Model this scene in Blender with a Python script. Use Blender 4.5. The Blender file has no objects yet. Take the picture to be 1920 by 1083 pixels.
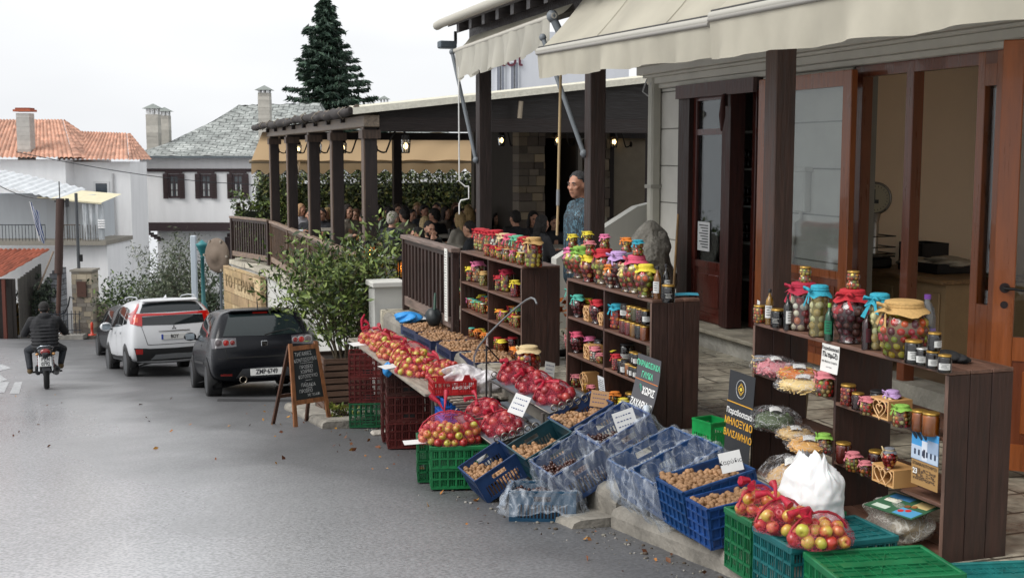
import bpy, math, random
import numpy as np
from mathutils import Vector, Matrix, Euler
from mathutils.bvhtree import BVHTree
R=math.radians; PI=math.pi
rnd=random.Random(7); nr=np.random.RandomState(7)
sc=bpy.context.scene; COL=sc.collection
# ---------------------------------------------------------------- camera, world, sun, exposure
F=2300.0; HC=1.92; TH=math.atan(251.5/F)
cd=bpy.data.cameras.new('camera'); cam=bpy.data.objects.new('camera',cd); COL.objects.link(cam)
cam.location=(0,0,HC); cam.rotation_euler=(PI/2-TH,0,0)
cd.sensor_width=36; cd.lens=F/1920*36; cd.clip_end=6000; cd.clip_start=.05
cd.dof.use_dof=True; cd.dof.focus_distance=8.2; cd.dof.aperture_fstop=11
sc.camera=cam
W=bpy.data.worlds.new('World'); sc.world=W; W.use_nodes=True
SUN_EL=R(48); SUN_AZ=R(-118)
def world():
    nt=W.node_tree; nt.nodes.clear(); N=nt.nodes.new; L=nt.links.new
    out=N('ShaderNodeOutputWorld'); bg=N('ShaderNodeBackground'); bg.inputs[1].default_value=.086
    sky=N('ShaderNodeTexSky'); sky.sky_type='NISHITA'; sky.sun_disc=False; sky.sun_elevation=SUN_EL; sky.sun_rotation=SUN_AZ
    sky.air_density=1.6; sky.dust_density=6; sky.ozone_density=1
    hs=N('ShaderNodeHueSaturation'); hs.inputs['Saturation'].default_value=.10; L(sky.outputs[0],hs.inputs['Color'])
    # an even overcast deck: mostly cloud white with soft darker banks
    tc=N('ShaderNodeTexCoord'); mp=N('ShaderNodeMapping'); mp.inputs['Scale'].default_value=(1,1,3); L(tc.outputs['Generated'],mp.inputs[0])
    no=N('ShaderNodeTexNoise'); no.inputs['Scale'].default_value=1.6; no.inputs['Detail'].default_value=4; L(mp.outputs[0],no.inputs[0])
    cr=N('ShaderNodeValToRGB'); cr.color_ramp.elements[0].position=.36; cr.color_ramp.elements[0].color=(6.8,7.0,7.3,1)
    cr.color_ramp.elements[1].position=.66; cr.color_ramp.elements[1].color=(8.8,8.9,9.0,1); L(no.outputs[0],cr.inputs[0])
    mx=N('ShaderNodeMix'); mx.data_type='RGBA'; mx.inputs['Factor'].default_value=.8
    L(hs.outputs[0],mx.inputs[6]); L(cr.outputs[0],mx.inputs[7]); L(mx.outputs[2],bg.inputs[0]); L(bg.outputs[0],out.inputs[0])
world()
sd=bpy.data.lights.new('sun','SUN'); so=bpy.data.objects.new('sun',sd); COL.objects.link(so)
sd.energy=1.5; sd.angle=R(38); sd.color=(1,.97,.93)
so.rotation_euler=Vector((math.sin(SUN_AZ)*math.cos(SUN_EL),math.cos(SUN_AZ)*math.cos(SUN_EL),math.sin(SUN_EL))).to_track_quat('Z','Y').to_euler()
sc.view_settings.view_transform='Standard'; sc.view_settings.look='None'; sc.view_settings.gamma=1; sc.view_settings.exposure=.76
try: sc.cycles.max_bounces=6; sc.cycles.transparent_max_bounces=12; sc.cycles.diffuse_bounces=3; sc.cycles.glossy_bounces=3; sc.cycles.caustics_reflective=False; sc.cycles.caustics_refractive=False; sc.cycles.use_denoising=True
except Exception: pass
# ---------------------------------------------------------------- frames
def at(px,py,z=None,Y=None):
    x=px-960; u=541.5-py; c=math.cos(TH); s=math.sin(TH)
    y=F*c+u*s; w=-F*s+u*c
    t=(z-HC)/w if z is not None else Y/y
    return Vector((x*t,y*t,HC+w*t))
AZ=R(18.6); O0=Vector((2.03,5.62,0)); TC=-3.72; SC=-4.67
def T(t,s,z=0): return Vector((O0.x+t*math.cos(AZ)-s*math.sin(AZ), O0.y+t*math.sin(AZ)+s*math.cos(AZ), z))
def s_of(px,t): return (t-TC)/math.tan(math.atan((px-960)/F)+AZ)+SC
def z_of(py,t,s):     # height seen at image row py above street point (t,s)
    P=T(t,s); return at(960,py,Y=P.y).z
def road_z(y):
    if y<5.2: return -.096
    if y<25: return .58-.13*y
    return -2.67-.107*(y-25)
# ---------------------------------------------------------------- colour, materials
def h(c):
    c=c.lstrip('#'); o=[]
    for i in (0,2,4):
        v=int(c[i:i+2],16)/255; o.append(v/12.92 if v<=.04045 else ((v+.055)/1.055)**2.4)
    return tuple(o)
def jc(c,a,b,r=rnd):
    k=r.uniform(a,b); return tuple(min(1,x*k) for x in c)
_m={}
def mat(name,rough=.6,metal=0,spec=.5,ns=0,na=0,bs=0,ba=0,coat=0,col=None,stretch=None,emit=0,alpha=None,sub=0,rn=0,bd=.02,coord='Object'):
    if name in _m: return _m[name]
    m=bpy.data.materials.new(name); m.use_nodes=True; nt=m.node_tree; N=nt.nodes.new; L=nt.links.new
    b=nt.nodes['Principled BSDF']
    b.inputs['Roughness'].default_value=rough; b.inputs['Metallic'].default_value=metal; b.inputs['Specular IOR Level'].default_value=spec
    b.inputs['Coat Weight'].default_value=coat; b.inputs['Coat Roughness'].default_value=.04
    if col is None:
        a=N('ShaderNodeAttribute'); a.attribute_name='Col'; src=a.outputs['Color']
    else:
        a=N('ShaderNodeRGB'); a.outputs[0].default_value=(*col,1); src=a.outputs[0]
    tc=N('ShaderNodeTexCoord'); mp=N('ShaderNodeMapping'); L(tc.outputs[coord],mp.inputs[0])
    if stretch: mp.inputs['Scale'].default_value=stretch
    if na:
        no=N('ShaderNodeTexNoise'); no.inputs['Scale'].default_value=ns; no.inputs['Detail'].default_value=5; no.inputs['Roughness'].default_value=.6; L(mp.outputs[0],no.inputs[0])
        mr=N('ShaderNodeMapRange'); mr.inputs[1].default_value=.3; mr.inputs[2].default_value=.7; mr.inputs[3].default_value=1-na; mr.inputs[4].default_value=1+na*.6; L(no.outputs[0],mr.inputs[0])
        vm=N('ShaderNodeVectorMath'); vm.operation='SCALE'; L(src,vm.inputs[0]); L(mr.outputs[0],vm.inputs['Scale']); src=vm.outputs[0]
        if rn:
            m2=N('ShaderNodeMapRange'); m2.inputs[1].default_value=.3; m2.inputs[2].default_value=.7; m2.inputs[3].default_value=max(.03,rough-rn); m2.inputs[4].default_value=min(1,rough+rn); L(no.outputs[0],m2.inputs[0]); L(m2.outputs[0],b.inputs['Roughness'])
    L(src,b.inputs['Base Color'])
    if ba:
        n2=N('ShaderNodeTexNoise'); n2.inputs['Scale'].default_value=bs; n2.inputs['Detail'].default_value=6; L(mp.outputs[0],n2.inputs[0])
        bu=N('ShaderNodeBump'); bu.inputs['Strength'].default_value=ba; bu.inputs['Distance'].default_value=bd; L(n2.outputs[0],bu.inputs['Height']); L(bu.outputs[0],b.inputs['Normal'])
    if emit:
        L(src,b.inputs['Emission Color']); b.inputs['Emission Strength'].default_value=emit
    if sub:
        b.inputs['Subsurface Weight'].default_value=sub; b.inputs['Subsurface Radius'].default_value=(.02,.008,.005); b.inputs['Subsurface Scale'].default_value=.5
    if alpha is not None:
        tr=N('ShaderNodeBsdfTransparent'); ms=N('ShaderNodeMixShader'); ms.inputs[0].default_value=alpha
        L(tr.outputs[0],ms.inputs[1]); L(b.outputs[0],ms.inputs[2]); L(ms.outputs[0],nt.nodes['Material Output'].inputs[0])
    _m[name]=m; return m
def film(name,lo,hi,scale,col=(.85,.88,.9),rough=.12,tint=(1,1,1),mode='noise',bump=.6,stretch=None):
    """thin see-through sheet: transparent where the pattern is low, milky or threaded where it is high"""
    if name in _m: return _m[name]
    m=bpy.data.materials.new(name); m.use_nodes=True; nt=m.node_tree; N=nt.nodes.new; L=nt.links.new
    b=nt.nodes['Principled BSDF']; b.inputs['Base Color'].default_value=(*col,1); b.inputs['Roughness'].default_value=rough
    tc=N('ShaderNodeTexCoord'); mp=N('ShaderNodeMapping'); L(tc.outputs['Object'],mp.inputs[0])
    if stretch: mp.inputs['Scale'].default_value=stretch
    if mode in('noise','crease'):
        no=N('ShaderNodeTexNoise'); no.inputs['Scale'].default_value=scale; no.inputs['Detail'].default_value=3; no.inputs['Distortion'].default_value=1.5
        L(mp.outputs[0],no.inputs[0]); o=no.outputs[0]; a0,a1=.35,.7
    else:
        no=N('ShaderNodeTexVoronoi'); no.feature='DISTANCE_TO_EDGE'; no.inputs['Scale'].default_value=scale; L(mp.outputs[0],no.inputs[0]); o=no.outputs['Distance']; a0,a1=.16,.04
    if mode=='crease':
        def ridge(sc_,w,seed):
            n1=N('ShaderNodeTexNoise'); n1.inputs['Scale'].default_value=sc_; n1.inputs['Detail'].default_value=2; n1.inputs['Distortion'].default_value=.8; L(mp.outputs[0],n1.inputs[0])
            s1=N('ShaderNodeMath'); s1.operation='SUBTRACT'; s1.inputs[1].default_value=.5; L(n1.outputs[0],s1.inputs[0]); s2=N('ShaderNodeMath'); s2.operation='ABSOLUTE'; L(s1.outputs[0],s2.inputs[0])
            s3=N('ShaderNodeMapRange'); s3.inputs[1].default_value=0; s3.inputs[2].default_value=w; s3.inputs[3].default_value=1; s3.inputs[4].default_value=0; L(s2.outputs[0],s3.inputs[0]); return s3.outputs[0]
        r1=ridge(scale,.035,0); r2=ridge(scale*2.7,.03,1); mxx=N('ShaderNodeMath'); mxx.operation='MAXIMUM'; L(r1,mxx.inputs[0]); L(r2,mxx.inputs[1]); pw=N('ShaderNodeMath'); pw.operation='POWER'; pw.inputs[1].default_value=2; L(mxx.outputs[0],pw.inputs[0]); o=pw.outputs[0]; a0,a1=0,1
    mr=N('ShaderNodeMapRange'); mr.inputs[1].default_value=a0; mr.inputs[2].default_value=a1; mr.inputs[3].default_value=lo; mr.inputs[4].default_value=hi; L(o,mr.inputs[0])
    if mode in('noise','crease'):
        bu=N('ShaderNodeBump'); bu.inputs['Strength'].default_value=bump; bu.inputs['Distance'].default_value=.02; L(o,bu.inputs['Height']); L(bu.outputs[0],b.inputs['Normal'])
    tr=N('ShaderNodeBsdfTransparent'); tr.inputs[0].default_value=(*tint,1); ms=N('ShaderNodeMixShader')
    L(mr.outputs[0],ms.inputs[0]); L(tr.outputs[0],ms.inputs[1]); L(b.outputs[0],ms.inputs[2]); L(ms.outputs[0],nt.nodes['Material Output'].inputs[0])
    _m[name]=m; return m
def pane(name,tint=(.9,.95,.95),refl=1.0,rough=.02,body=0,bcol=(.02,.02,.02)):
    """window or jar glass: fresnel reflection over a clear, slightly tinted pane"""
    if name in _m: return _m[name]
    m=bpy.data.materials.new(name); m.use_nodes=True; nt=m.node_tree; N=nt.nodes.new; L=nt.links.new
    nt.nodes.remove(nt.nodes['Principled BSDF'])
    g=N('ShaderNodeBsdfGlossy'); g.inputs['Roughness'].default_value=rough; tr=N('ShaderNodeBsdfTransparent'); tr.inputs[0].default_value=(*tint,1)
    fr=N('ShaderNodeFresnel'); fr.inputs[0].default_value=1.5; mu=N('ShaderNodeMath'); mu.operation='MULTIPLY'; mu.inputs[1].default_value=refl; mu.use_clamp=True
    L(fr.outputs[0],mu.inputs[0]); ms=N('ShaderNodeMixShader'); L(mu.outputs[0],ms.inputs[0])
    base=tr.outputs[0]
    if body:
        d=N('ShaderNodeBsdfDiffuse'); d.inputs[0].default_value=(*bcol,1); m2=N('ShaderNodeMixShader'); m2.inputs[0].default_value=body; L(tr.outputs[0],m2.inputs[1]); L(d.outputs[0],m2.inputs[2]); base=m2.outputs[0]
    L(base,ms.inputs[1]); L(g.outputs[0],ms.inputs[2]); L(ms.outputs[0],nt.nodes['Material Output'].inputs[0])
    _m[name]=m; return m
def brick(name,c1,c2,cm,scale,bw,rh,mortar=.02,rough=.8,ba=.5,rot=None,noise=.3,sq=1,offs=.5,nz=3,wet=0,coord='Object'):
    if name in _m: return _m[name]
    m=bpy.data.materials.new(name); m.use_nodes=True; nt=m.node_tree; N=nt.nodes.new; L=nt.links.new
    b=nt.nodes['Principled BSDF']; b.inputs['Roughness'].default_value=rough
    tc=N('ShaderNodeTexCoord'); mp=N('ShaderNodeMapping'); L(tc.outputs[coord],mp.inputs[0])
    if rot: mp.inputs['Rotation'].default_value=rot
    no=N('ShaderNodeTexNoise'); no.inputs['Scale'].default_value=nz; no.inputs['Detail'].default_value=5
    L(mp.outputs[0],no.inputs[0])
    wn=N('ShaderNodeVectorMath'); wn.operation='SCALE'; wn.inputs['Scale'].default_value=.06; L(no.outputs['Color'],wn.inputs[0])
    ad=N('ShaderNodeVectorMath'); ad.operation='ADD'; L(mp.outputs[0],ad.inputs[0]); L(wn.outputs[0],ad.inputs[1])
    bt=N('ShaderNodeTexBrick'); bt.inputs['Color1'].default_value=(*c1,1); bt.inputs['Color2'].default_value=(*c2,1); bt.inputs['Mortar'].default_value=(*cm,1)
    bt.inputs['Scale'].default_value=scale; bt.inputs['Brick Width'].default_value=bw; bt.inputs['Row Height'].default_value=rh; bt.inputs['Mortar Size'].default_value=mortar; bt.inputs['Mortar Smooth'].default_value=.3; bt.offset=offs; bt.squash=sq
    L(ad.outputs[0],bt.inputs[0])
    n2=N('ShaderNodeTexNoise'); n2.inputs['Scale'].default_value=nz*6; n2.inputs['Detail'].default_value=8; L(mp.outputs[0],n2.inputs[0])
    mr=N('ShaderNodeMapRange'); mr.inputs[1].default_value=.3; mr.inputs[2].default_value=.7; mr.inputs[3].default_value=1-noise; mr.inputs[4].default_value=1+noise; L(n2.outputs[0],mr.inputs[0])
    mr3=N('ShaderNodeMapRange'); mr3.inputs[1].default_value=.35; mr3.inputs[2].default_value=.65; mr3.inputs[3].default_value=1-noise; mr3.inputs[4].default_value=1+noise*.5; L(no.outputs[0],mr3.inputs[0])
    mm=N('ShaderNodeMath'); mm.operation='MULTIPLY'; L(mr.outputs[0],mm.inputs[0]); L(mr3.outputs[0],mm.inputs[1])
    vm=N('ShaderNodeVectorMath'); vm.operation='SCALE'; L(bt.outputs['Color'],vm.inputs[0]); L(mm.outputs[0],vm.inputs['Scale']); L(vm.outputs[0],b.inputs['Base Color'])
    if wet:
        mw=N('ShaderNodeMapRange'); mw.inputs[1].default_value=.4; mw.inputs[2].default_value=.6; mw.inputs[3].default_value=rough-wet; mw.inputs[4].default_value=rough; L(no.outputs[0],mw.inputs[0]); L(mw.outputs[0],b.inputs['Roughness'])
    if ba:
        mi=N('ShaderNodeMath'); mi.operation='SUBTRACT'; L(n2.outputs[0],mi.inputs[0]); L(bt.outputs['Fac'],mi.inputs[1])
        bu=N('ShaderNodeBump'); bu.inputs['Strength'].default_value=ba; bu.inputs['Distance'].default_value=.02; L(mi.outputs[0],bu.inputs['Height']); L(bu.outputs[0],b.inputs['Normal'])
    _m[name]=m; return m
# ---------------------------------------------------------------- mesh builder
class MB:
    def __init__(s): s.v=[];s.f=[];s.c=[];s.s=[];s.M=None
    def add(s,vs,fs,col,sm=False):
        n=len(s.v)
        if s.M is not None: vs=[s.M@Vector(v) for v in vs]
        s.v+= [tuple(v) for v in vs]; s.f+=[tuple(i+n for i in f) for f in fs]
        if isinstance(col,list): s.c+=col
        else: s.c+=[col]*len(fs)
        s.s+=[sm]*len(fs); return s
    def box(s,c,d,col=(.5,.5,.5),rz=0,rot=None,bev=0):
        x,y,z=d[0]/2,d[1]/2,d[2]/2
        m=Matrix.Translation(c)@(rot if rot is not None else Matrix.Rotation(rz,4,'Z'))
        if bev:
            e=min(bev,x*.9,y*.9,z*.9); vs=[];fs=[]
            idx={}
            for sx in (-1,1):
                for sy in (-1,1):
                    for sz in (-1,1):
                        for k,p in enumerate(((x-e,y-e,z),(x-e,y,z-e),(x,y-e,z-e))):
                            idx[(sx,sy,sz,k)]=len(vs); vs.append(m@Vector((sx*p[0],sy*p[1],sz*p[2])))
            q=lambda *a: fs.append(tuple(idx[i] for i in a))
            for sz in (-1,1):
                o=[(-1,-1),(1,-1),(1,1),(-1,1)]
                if sz<0:o=o[::-1]
                q(*[(a,b,sz,0) for a,b in o])
            for sy in (-1,1):
                o=[(-1,-1),(-1,1),(1,1),(1,-1)]
                if sy<0:o=o[::-1]
                q(*[(a,sy,b,1) for a,b in o])
            for sx in (-1,1):
                o=[(-1,-1),(1,-1),(1,1),(-1,1)]
                if sx<0:o=o[::-1]
                q(*[(sx,a,b,2) for a,b in o])
            for a in (-1,1):
                for b in (-1,1):
                    f=[(-1,a,b,0),(1,a,b,0),(1,a,b,1),(-1,a,b,1)]; q(*(f if a*b<0 else f[::-1]))
                    f=[(a,-1,b,0),(a,1,b,0),(a,1,b,2),(a,-1,b,2)]; q(*(f[::-1] if a*b<0 else f))
                    f=[(a,b,-1,1),(a,b,1,1),(a,b,1,2),(a,b,-1,2)]; q(*(f if a*b<0 else f[::-1]))
                    for cc in (-1,1):
                        f=[(a,b,cc,0),(a,b,cc,1),(a,b,cc,2)]; q(*(f if a*b*cc<0 else f[::-1]))
            return s.add(vs,fs,col)
        vs=[m@Vector(p) for p in ((-x,-y,-z),(x,-y,-z),(x,y,-z),(-x,y,-z),(-x,-y,z),(x,-y,z),(x,y,z),(-x,y,z))]
        return s.add(vs,[(3,2,1,0),(4,5,6,7),(0,1,5,4),(1,2,6,5),(2,3,7,6),(3,0,4,7)],col)
    def b2(s,lo,hi,col=(.5,.5,.5),bev=0):
        return s.box([(a+b)/2 for a,b in zip(lo,hi)],[abs(b-a) for a,b in zip(lo,hi)],col,bev=bev)
    def cyl(s,p0,p1,r0,r1=None,n=10,col=(.5,.5,.5),cap=True,sm=True):
        p0=Vector(p0);p1=Vector(p1); r1=r0 if r1 is None else r1
        d=(p1-p0); q=d.to_track_quat('Z','Y').to_matrix()
        vs=[];
        for p,r in ((p0,r0),(p1,r1)):
            for i in range(n):
                a=2*PI*i/n; vs.append(p+q@Vector((r*math.cos(a),r*math.sin(a),0)))
        s.add(vs,[(i,(i+1)%n,n+(i+1)%n,n+i) for i in range(n)],col,sm)
        if cap:
            s.add([vs[i] for i in range(n)],[tuple(range(n-1,-1,-1))],col); s.add([vs[n+i] for i in range(n)],[tuple(range(n))],col)
        return s
    def tube(s,pts,r,n=8,col=(.5,.5,.5),closed=False,sm=True):
        pts=[Vector(p) for p in pts]; m=len(pts); vs=[]; rr=r if isinstance(r,(list,tuple)) else [r]*m
        up=None
        for i,p in enumerate(pts):
            a=pts[(i-1)%m] if (i>0 or closed) else p; b=pts[(i+1)%m] if (i<m-1 or closed) else p
            d=(b-a).normalized()
            if up is None: up=d.orthogonal().normalized()
            up=(up-d*up.dot(d)); up=up.normalized() if up.length>1e-6 else d.orthogonal().normalized()
            w=d.cross(up)
            for k in range(n):
                t=2*PI*k/n; vs.append(p+up*(rr[i]*math.cos(t))+w*(rr[i]*math.sin(t)))
        fs=[]
        for i in range(m if closed else m-1):
            j=(i+1)%m
            for k in range(n): fs.append((i*n+k,i*n+(k+1)%n,j*n+(k+1)%n,j*n+k))
        s.add(vs,fs,col,sm)
        if not closed:
            s.add(vs[:n],[tuple(range(n-1,-1,-1))],col); s.add(vs[-n:],[tuple(range(n))],col)
        return s
    def ball(s,c,r,col=(.5,.5,.5),n=10,m=6,rot=None):
        r=r if isinstance(r,(list,tuple)) else (r,r,r); vs=[];c=Vector(c)
        def P(x,y,z):
            v=Vector((x*r[0],y*r[1],z*r[2])); return c+(rot@v if rot is not None else v)
        vs.append(P(0,0,1))
        for j in range(1,m):
            th=PI*j/m
            for i in range(n):
                a=2*PI*i/n; vs.append(P(math.sin(th)*math.cos(a),math.sin(th)*math.sin(a),math.cos(th)))
        vs.append(P(0,0,-1)); fs=[]
        for i in range(n): fs.append((0,1+i,1+(i+1)%n)); 
        for j in range(m-2):
            for i in range(n):
                a=1+j*n+i;b=1+j*n+(i+1)%n; fs.append((a,a+n,b+n,b))
        L=len(vs)-1
        for i in range(n): fs.append((L,1+(m-2)*n+(i+1)%n,1+(m-2)*n+i))
        return s.add(vs,fs,col,True)
    def lathe(s,prof,c=(0,0,0),n=20,col=(.5,.5,.5),wob=None,cap=True,sm=True):
        vs=[];c=Vector(c)
        for j,(r,z) in enumerate(prof):
            for i in range(n):
                a=2*PI*i/n; rr=r;zz=z
                if wob: rr,zz=wob(j,a,r,z)
                vs.append(c+Vector((rr*math.cos(a),rr*math.sin(a),zz)))
        fs=[(j*n+i,j*n+(i+1)%n,(j+1)*n+(i+1)%n,(j+1)*n+i) for j in range(len(prof)-1) for i in range(n)]
        s.add(vs,fs,col,sm)
        if cap:
            if prof[0][0]>1e-4: s.add(vs[:n],[tuple(range(n-1,-1,-1))],col)
            if prof[-1][0]>1e-4: s.add(vs[-n:],[tuple(range(n))],col)
        return s
    def grid(s,fn,nu,nv,col=(.5,.5,.5),sm=True,cf=None):
        vs=[fn(u/nu,v/nv) for v in range(nv+1) for u in range(nu+1)]
        fs=[(v*(nu+1)+u,v*(nu+1)+u+1,(v+1)*(nu+1)+u+1,(v+1)*(nu+1)+u) for v in range(nv) for u in range(nu)]
        if cf: col=[cf((u+.5)/nu,(v+.5)/nv) for v in range(nv) for u in range(nu)]
        return s.add(vs,fs,col,sm)
    def prism(s,poly,z0,z1,col=(.5,.5,.5)):
        n=len(poly); vs=[(x,y,z0) for x,y in poly]+[(x,y,z1) for x,y in poly]
        return s.add(vs,[tuple(range(n-1,-1,-1)),tuple(range(n,2*n))]+[(i,(i+1)%n,n+(i+1)%n,n+i) for i in range(n)],col)
    def extr(s,poly,d,col=(.5,.5,.5)):   # extrude a 3-D polygon by vector d
        n=len(poly); poly=[Vector(p) for p in poly]; d=Vector(d); vs=poly+[p+d for p in poly]
        return s.add(vs,[tuple(range(n-1,-1,-1)),tuple(range(n,2*n))]+[(i,(i+1)%n,n+(i+1)%n,n+i) for i in range(n)],col)
    def mesh(s,name):
        me=bpy.data.meshes.new(name); me.from_pydata(s.v,[],s.f); 
        ca=me.color_attributes.new('Col','FLOAT_COLOR','CORNER')
        cnt=np.array([len(f) for f in s.f]); c=np.array(s.c,dtype=np.float32); c=np.hstack([c,np.ones((len(c),1),np.float32)])
        ca.data.foreach_set('color',np.repeat(c,cnt,axis=0).ravel())
        me.polygons.foreach_set('use_smooth',s.s); me.update(); return me
    def build(s,name,m,parent=None,loc=None,rz=0):
        me=s.mesh(name); me.materials.append(m); return link(name,me,parent,loc,rz)
def link(name,me,parent=None,loc=None,rz=0,rot=None):
    o=bpy.data.objects.new(name,me); COL.objects.link(o)
    if loc is not None:o.location=loc
    if rz:o.rotation_euler=(0,0,rz)
    if rot is not None:o.rotation_euler=rot
    if parent is not None:o.parent=parent
    return o
def tag(o,label=None,cat=None,group=None,kind=None):
    if label:o['label']=label
    if cat:o['category']=cat
    if group:o['group']=group
    if kind:o['kind']=kind
    return o
def thing(name,label,cat,loc=(0,0,0),rz=0,group=None,M=None):
    o=bpy.data.objects.new(name,None); COL.objects.link(o); o.empty_display_size=.1
    if M is not None:o.matrix_world=M
    else:o.location=loc;o.rotation_euler=(0,0,rz)
    return tag(o,label,cat,group)
def copy_tree(o,parent=None,loc=None,rz=None):
    c=o.copy(); COL.objects.link(c); c.parent=parent
    if loc is not None:c.location=loc
    if rz is not None:c.rotation_euler=(0,0,rz)
    for ch in list(o.children): copy_tree(ch,c)
    return c
def evalmesh(me,mods):
    o=bpy.data.objects.new('t',me); COL.objects.link(o)
    for typ,kw in mods:
        m=o.modifiers.new('m',typ)
        for k,v in kw.items(): setattr(m,k,v)
    dg=bpy.context.evaluated_depsgraph_get(); r=bpy.data.meshes.new_from_object(o.evaluated_get(dg)); bpy.data.objects.remove(o)
    return r
_fonts={}
def text(txt,size,m,parent,mtx,name='lettering',ext=.0006,align='CENTER',bold=0,sx=1,space=1,lines=1.0):
    cu=bpy.data.curves.new('t','FONT'); cu.body=txt; cu.size=size; cu.align_x=align; cu.align_y='CENTER'; cu.extrude=ext; cu.space_character=space; cu.offset=bold; cu.resolution_u=3; cu.space_line=lines
    o=bpy.data.objects.new('t',cu); COL.objects.link(o)
    dg=bpy.context.evaluated_depsgraph_get(); me=bpy.data.meshes.new_from_object(o.evaluated_get(dg)); bpy.data.objects.remove(o)
    me.transform(Matrix.Diagonal((sx,1,1,1))); me.materials.clear(); me.materials.append(m)
    ob=link(name,me,parent); ob.matrix_local=mtx; return ob
def setcol(me,col):
    ca=me.color_attributes.get('Col') or me.color_attributes.new('Col','FLOAT_COLOR','CORNER')
    ca.data.foreach_set('color',np.tile(np.array([*col,1],np.float32),len(me.loops)))
def leaves(name,C,size,cols,m,parent=None,aspect=.45,up=0,dirs=None,loc=None,jit=.35):
    """leaf-sized folded blades at the centres C (n,3)"""
    C=np.asarray(C,float); n=len(C)
    d=nr.normal(size=(n,3)) if dirs is None else np.asarray(dirs)+nr.normal(size=(n,3))*.35
    d[:,2]+=up; d/=np.linalg.norm(d,axis=1)[:,None]
    a=nr.normal(size=(n,3)); w=np.cross(d,a); w/=np.linalg.norm(w,axis=1)[:,None]+1e-9; nn=np.cross(d,w)
    L=(size*(1+jit*nr.normal(size=n))).clip(size*.35,size*2)[:,None]
    V=np.empty((n,4,3)); V[:,0]=C-d*L/2; V[:,1]=C+w*L*aspect/2+nn*L*.08; V[:,2]=C+d*L/2; V[:,3]=C-w*L*aspect/2+nn*L*.08
    me=bpy.data.meshes.new(name); me.vertices.add(n*4); me.vertices.foreach_set('co',V.ravel())
    fi=np.empty((n,2,3),np.int32); b=np.arange(n)*4
    fi[:,0]=np.stack([b,b+1,b+2],1); fi[:,1]=np.stack([b,b+2,b+3],1)
    me.loops.add(n*6); me.loops.foreach_set('vertex_index',fi.ravel()); me.polygons.add(n*2); me.polygons.foreach_set('loop_start',np.arange(n*2)*3)
    try: me.polygons.foreach_set('loop_total',np.full(n*2,3))
    except Exception: pass
    me.update(calc_edges=True)
    cc=np.array(cols)[nr.randint(0,len(cols),n)]*(1+.25*nr.normal(size=(n,1))).clip(.5,1.6)
    ca=me.color_attributes.new('Col','FLOAT_COLOR','CORNER'); ca.data.foreach_set('color',np.repeat(np.hstack([cc,np.ones((n,1))]),6,axis=0).astype(np.float32).ravel())
    me.materials.append(m); return link(name,me,parent,loc)
# common materials
MATTE=mat('painted_matte',.75,ns=6,na=.12,bs=30,ba=.15)
PLAIN=mat('plain_satin',.5)
PLAST=mat('crate_plastic',.42,ns=9,na=.3,bs=14,ba=.12,spec=.45,rn=.1)
WOOD=mat('dark_stained_wood',.55,ns=5,na=.55,bs=8,ba=.5,stretch=(6,6,.7),rn=.12,bd=.01)
WOODH=mat('horizontal_stained_wood',.5,ns=5,na=.5,bs=8,ba=.5,stretch=(6,.7,6),rn=.14,bd=.01)
WOODX=mat('crosswise_stained_wood',.5,ns=5,na=.35,bs=8,ba=.5,stretch=(.7,6,6),rn=.14,bd=.01)
METAL=mat('worn_metal',.35,metal=.9,ns=20,na=.2,rn=.12)
IRON=mat('dark_iron',.5,metal=.5,ns=20,na=.2)
CLOTH=mat('cloth',.85,ns=18,na=.15,bs=40,ba=.25)
PAPER=mat('paper',.8,ns=8,na=.05)
INK=mat('ink',.7,col=(.02,.02,.025)); WHITEINK=mat('white_ink',.7,col=(.8,.8,.78)); GOLDINK=mat('golden_ink',.6,col=h('#d9a02c')); GREENINK=mat('green_ink',.6,col=h('#5fc9a0')); GREYINK=mat('grey_ink',.7,col=(.25,.25,.26)); CHALK=mat('chalk',.95,col=(.55,.56,.55),ns=60,na=.5)
LEAF=mat('leaf',.42,spec=.45); LEAFM=mat('leaf_matt',.6,spec=.3)
BARK=mat('bark',.9,ns=10,na=.35,bs=18,ba=.8,stretch=(3,3,.6))
GLASSJ=pane('jar_glass',(.975,.98,.975),.9,.03)
GLASSW=pane('window_glass',(.80,.84,.85),.9,.015)
LAMPGLOW=mat('lamp_glow',.3,col=(1,.66,.28),emit=4.5)
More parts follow.
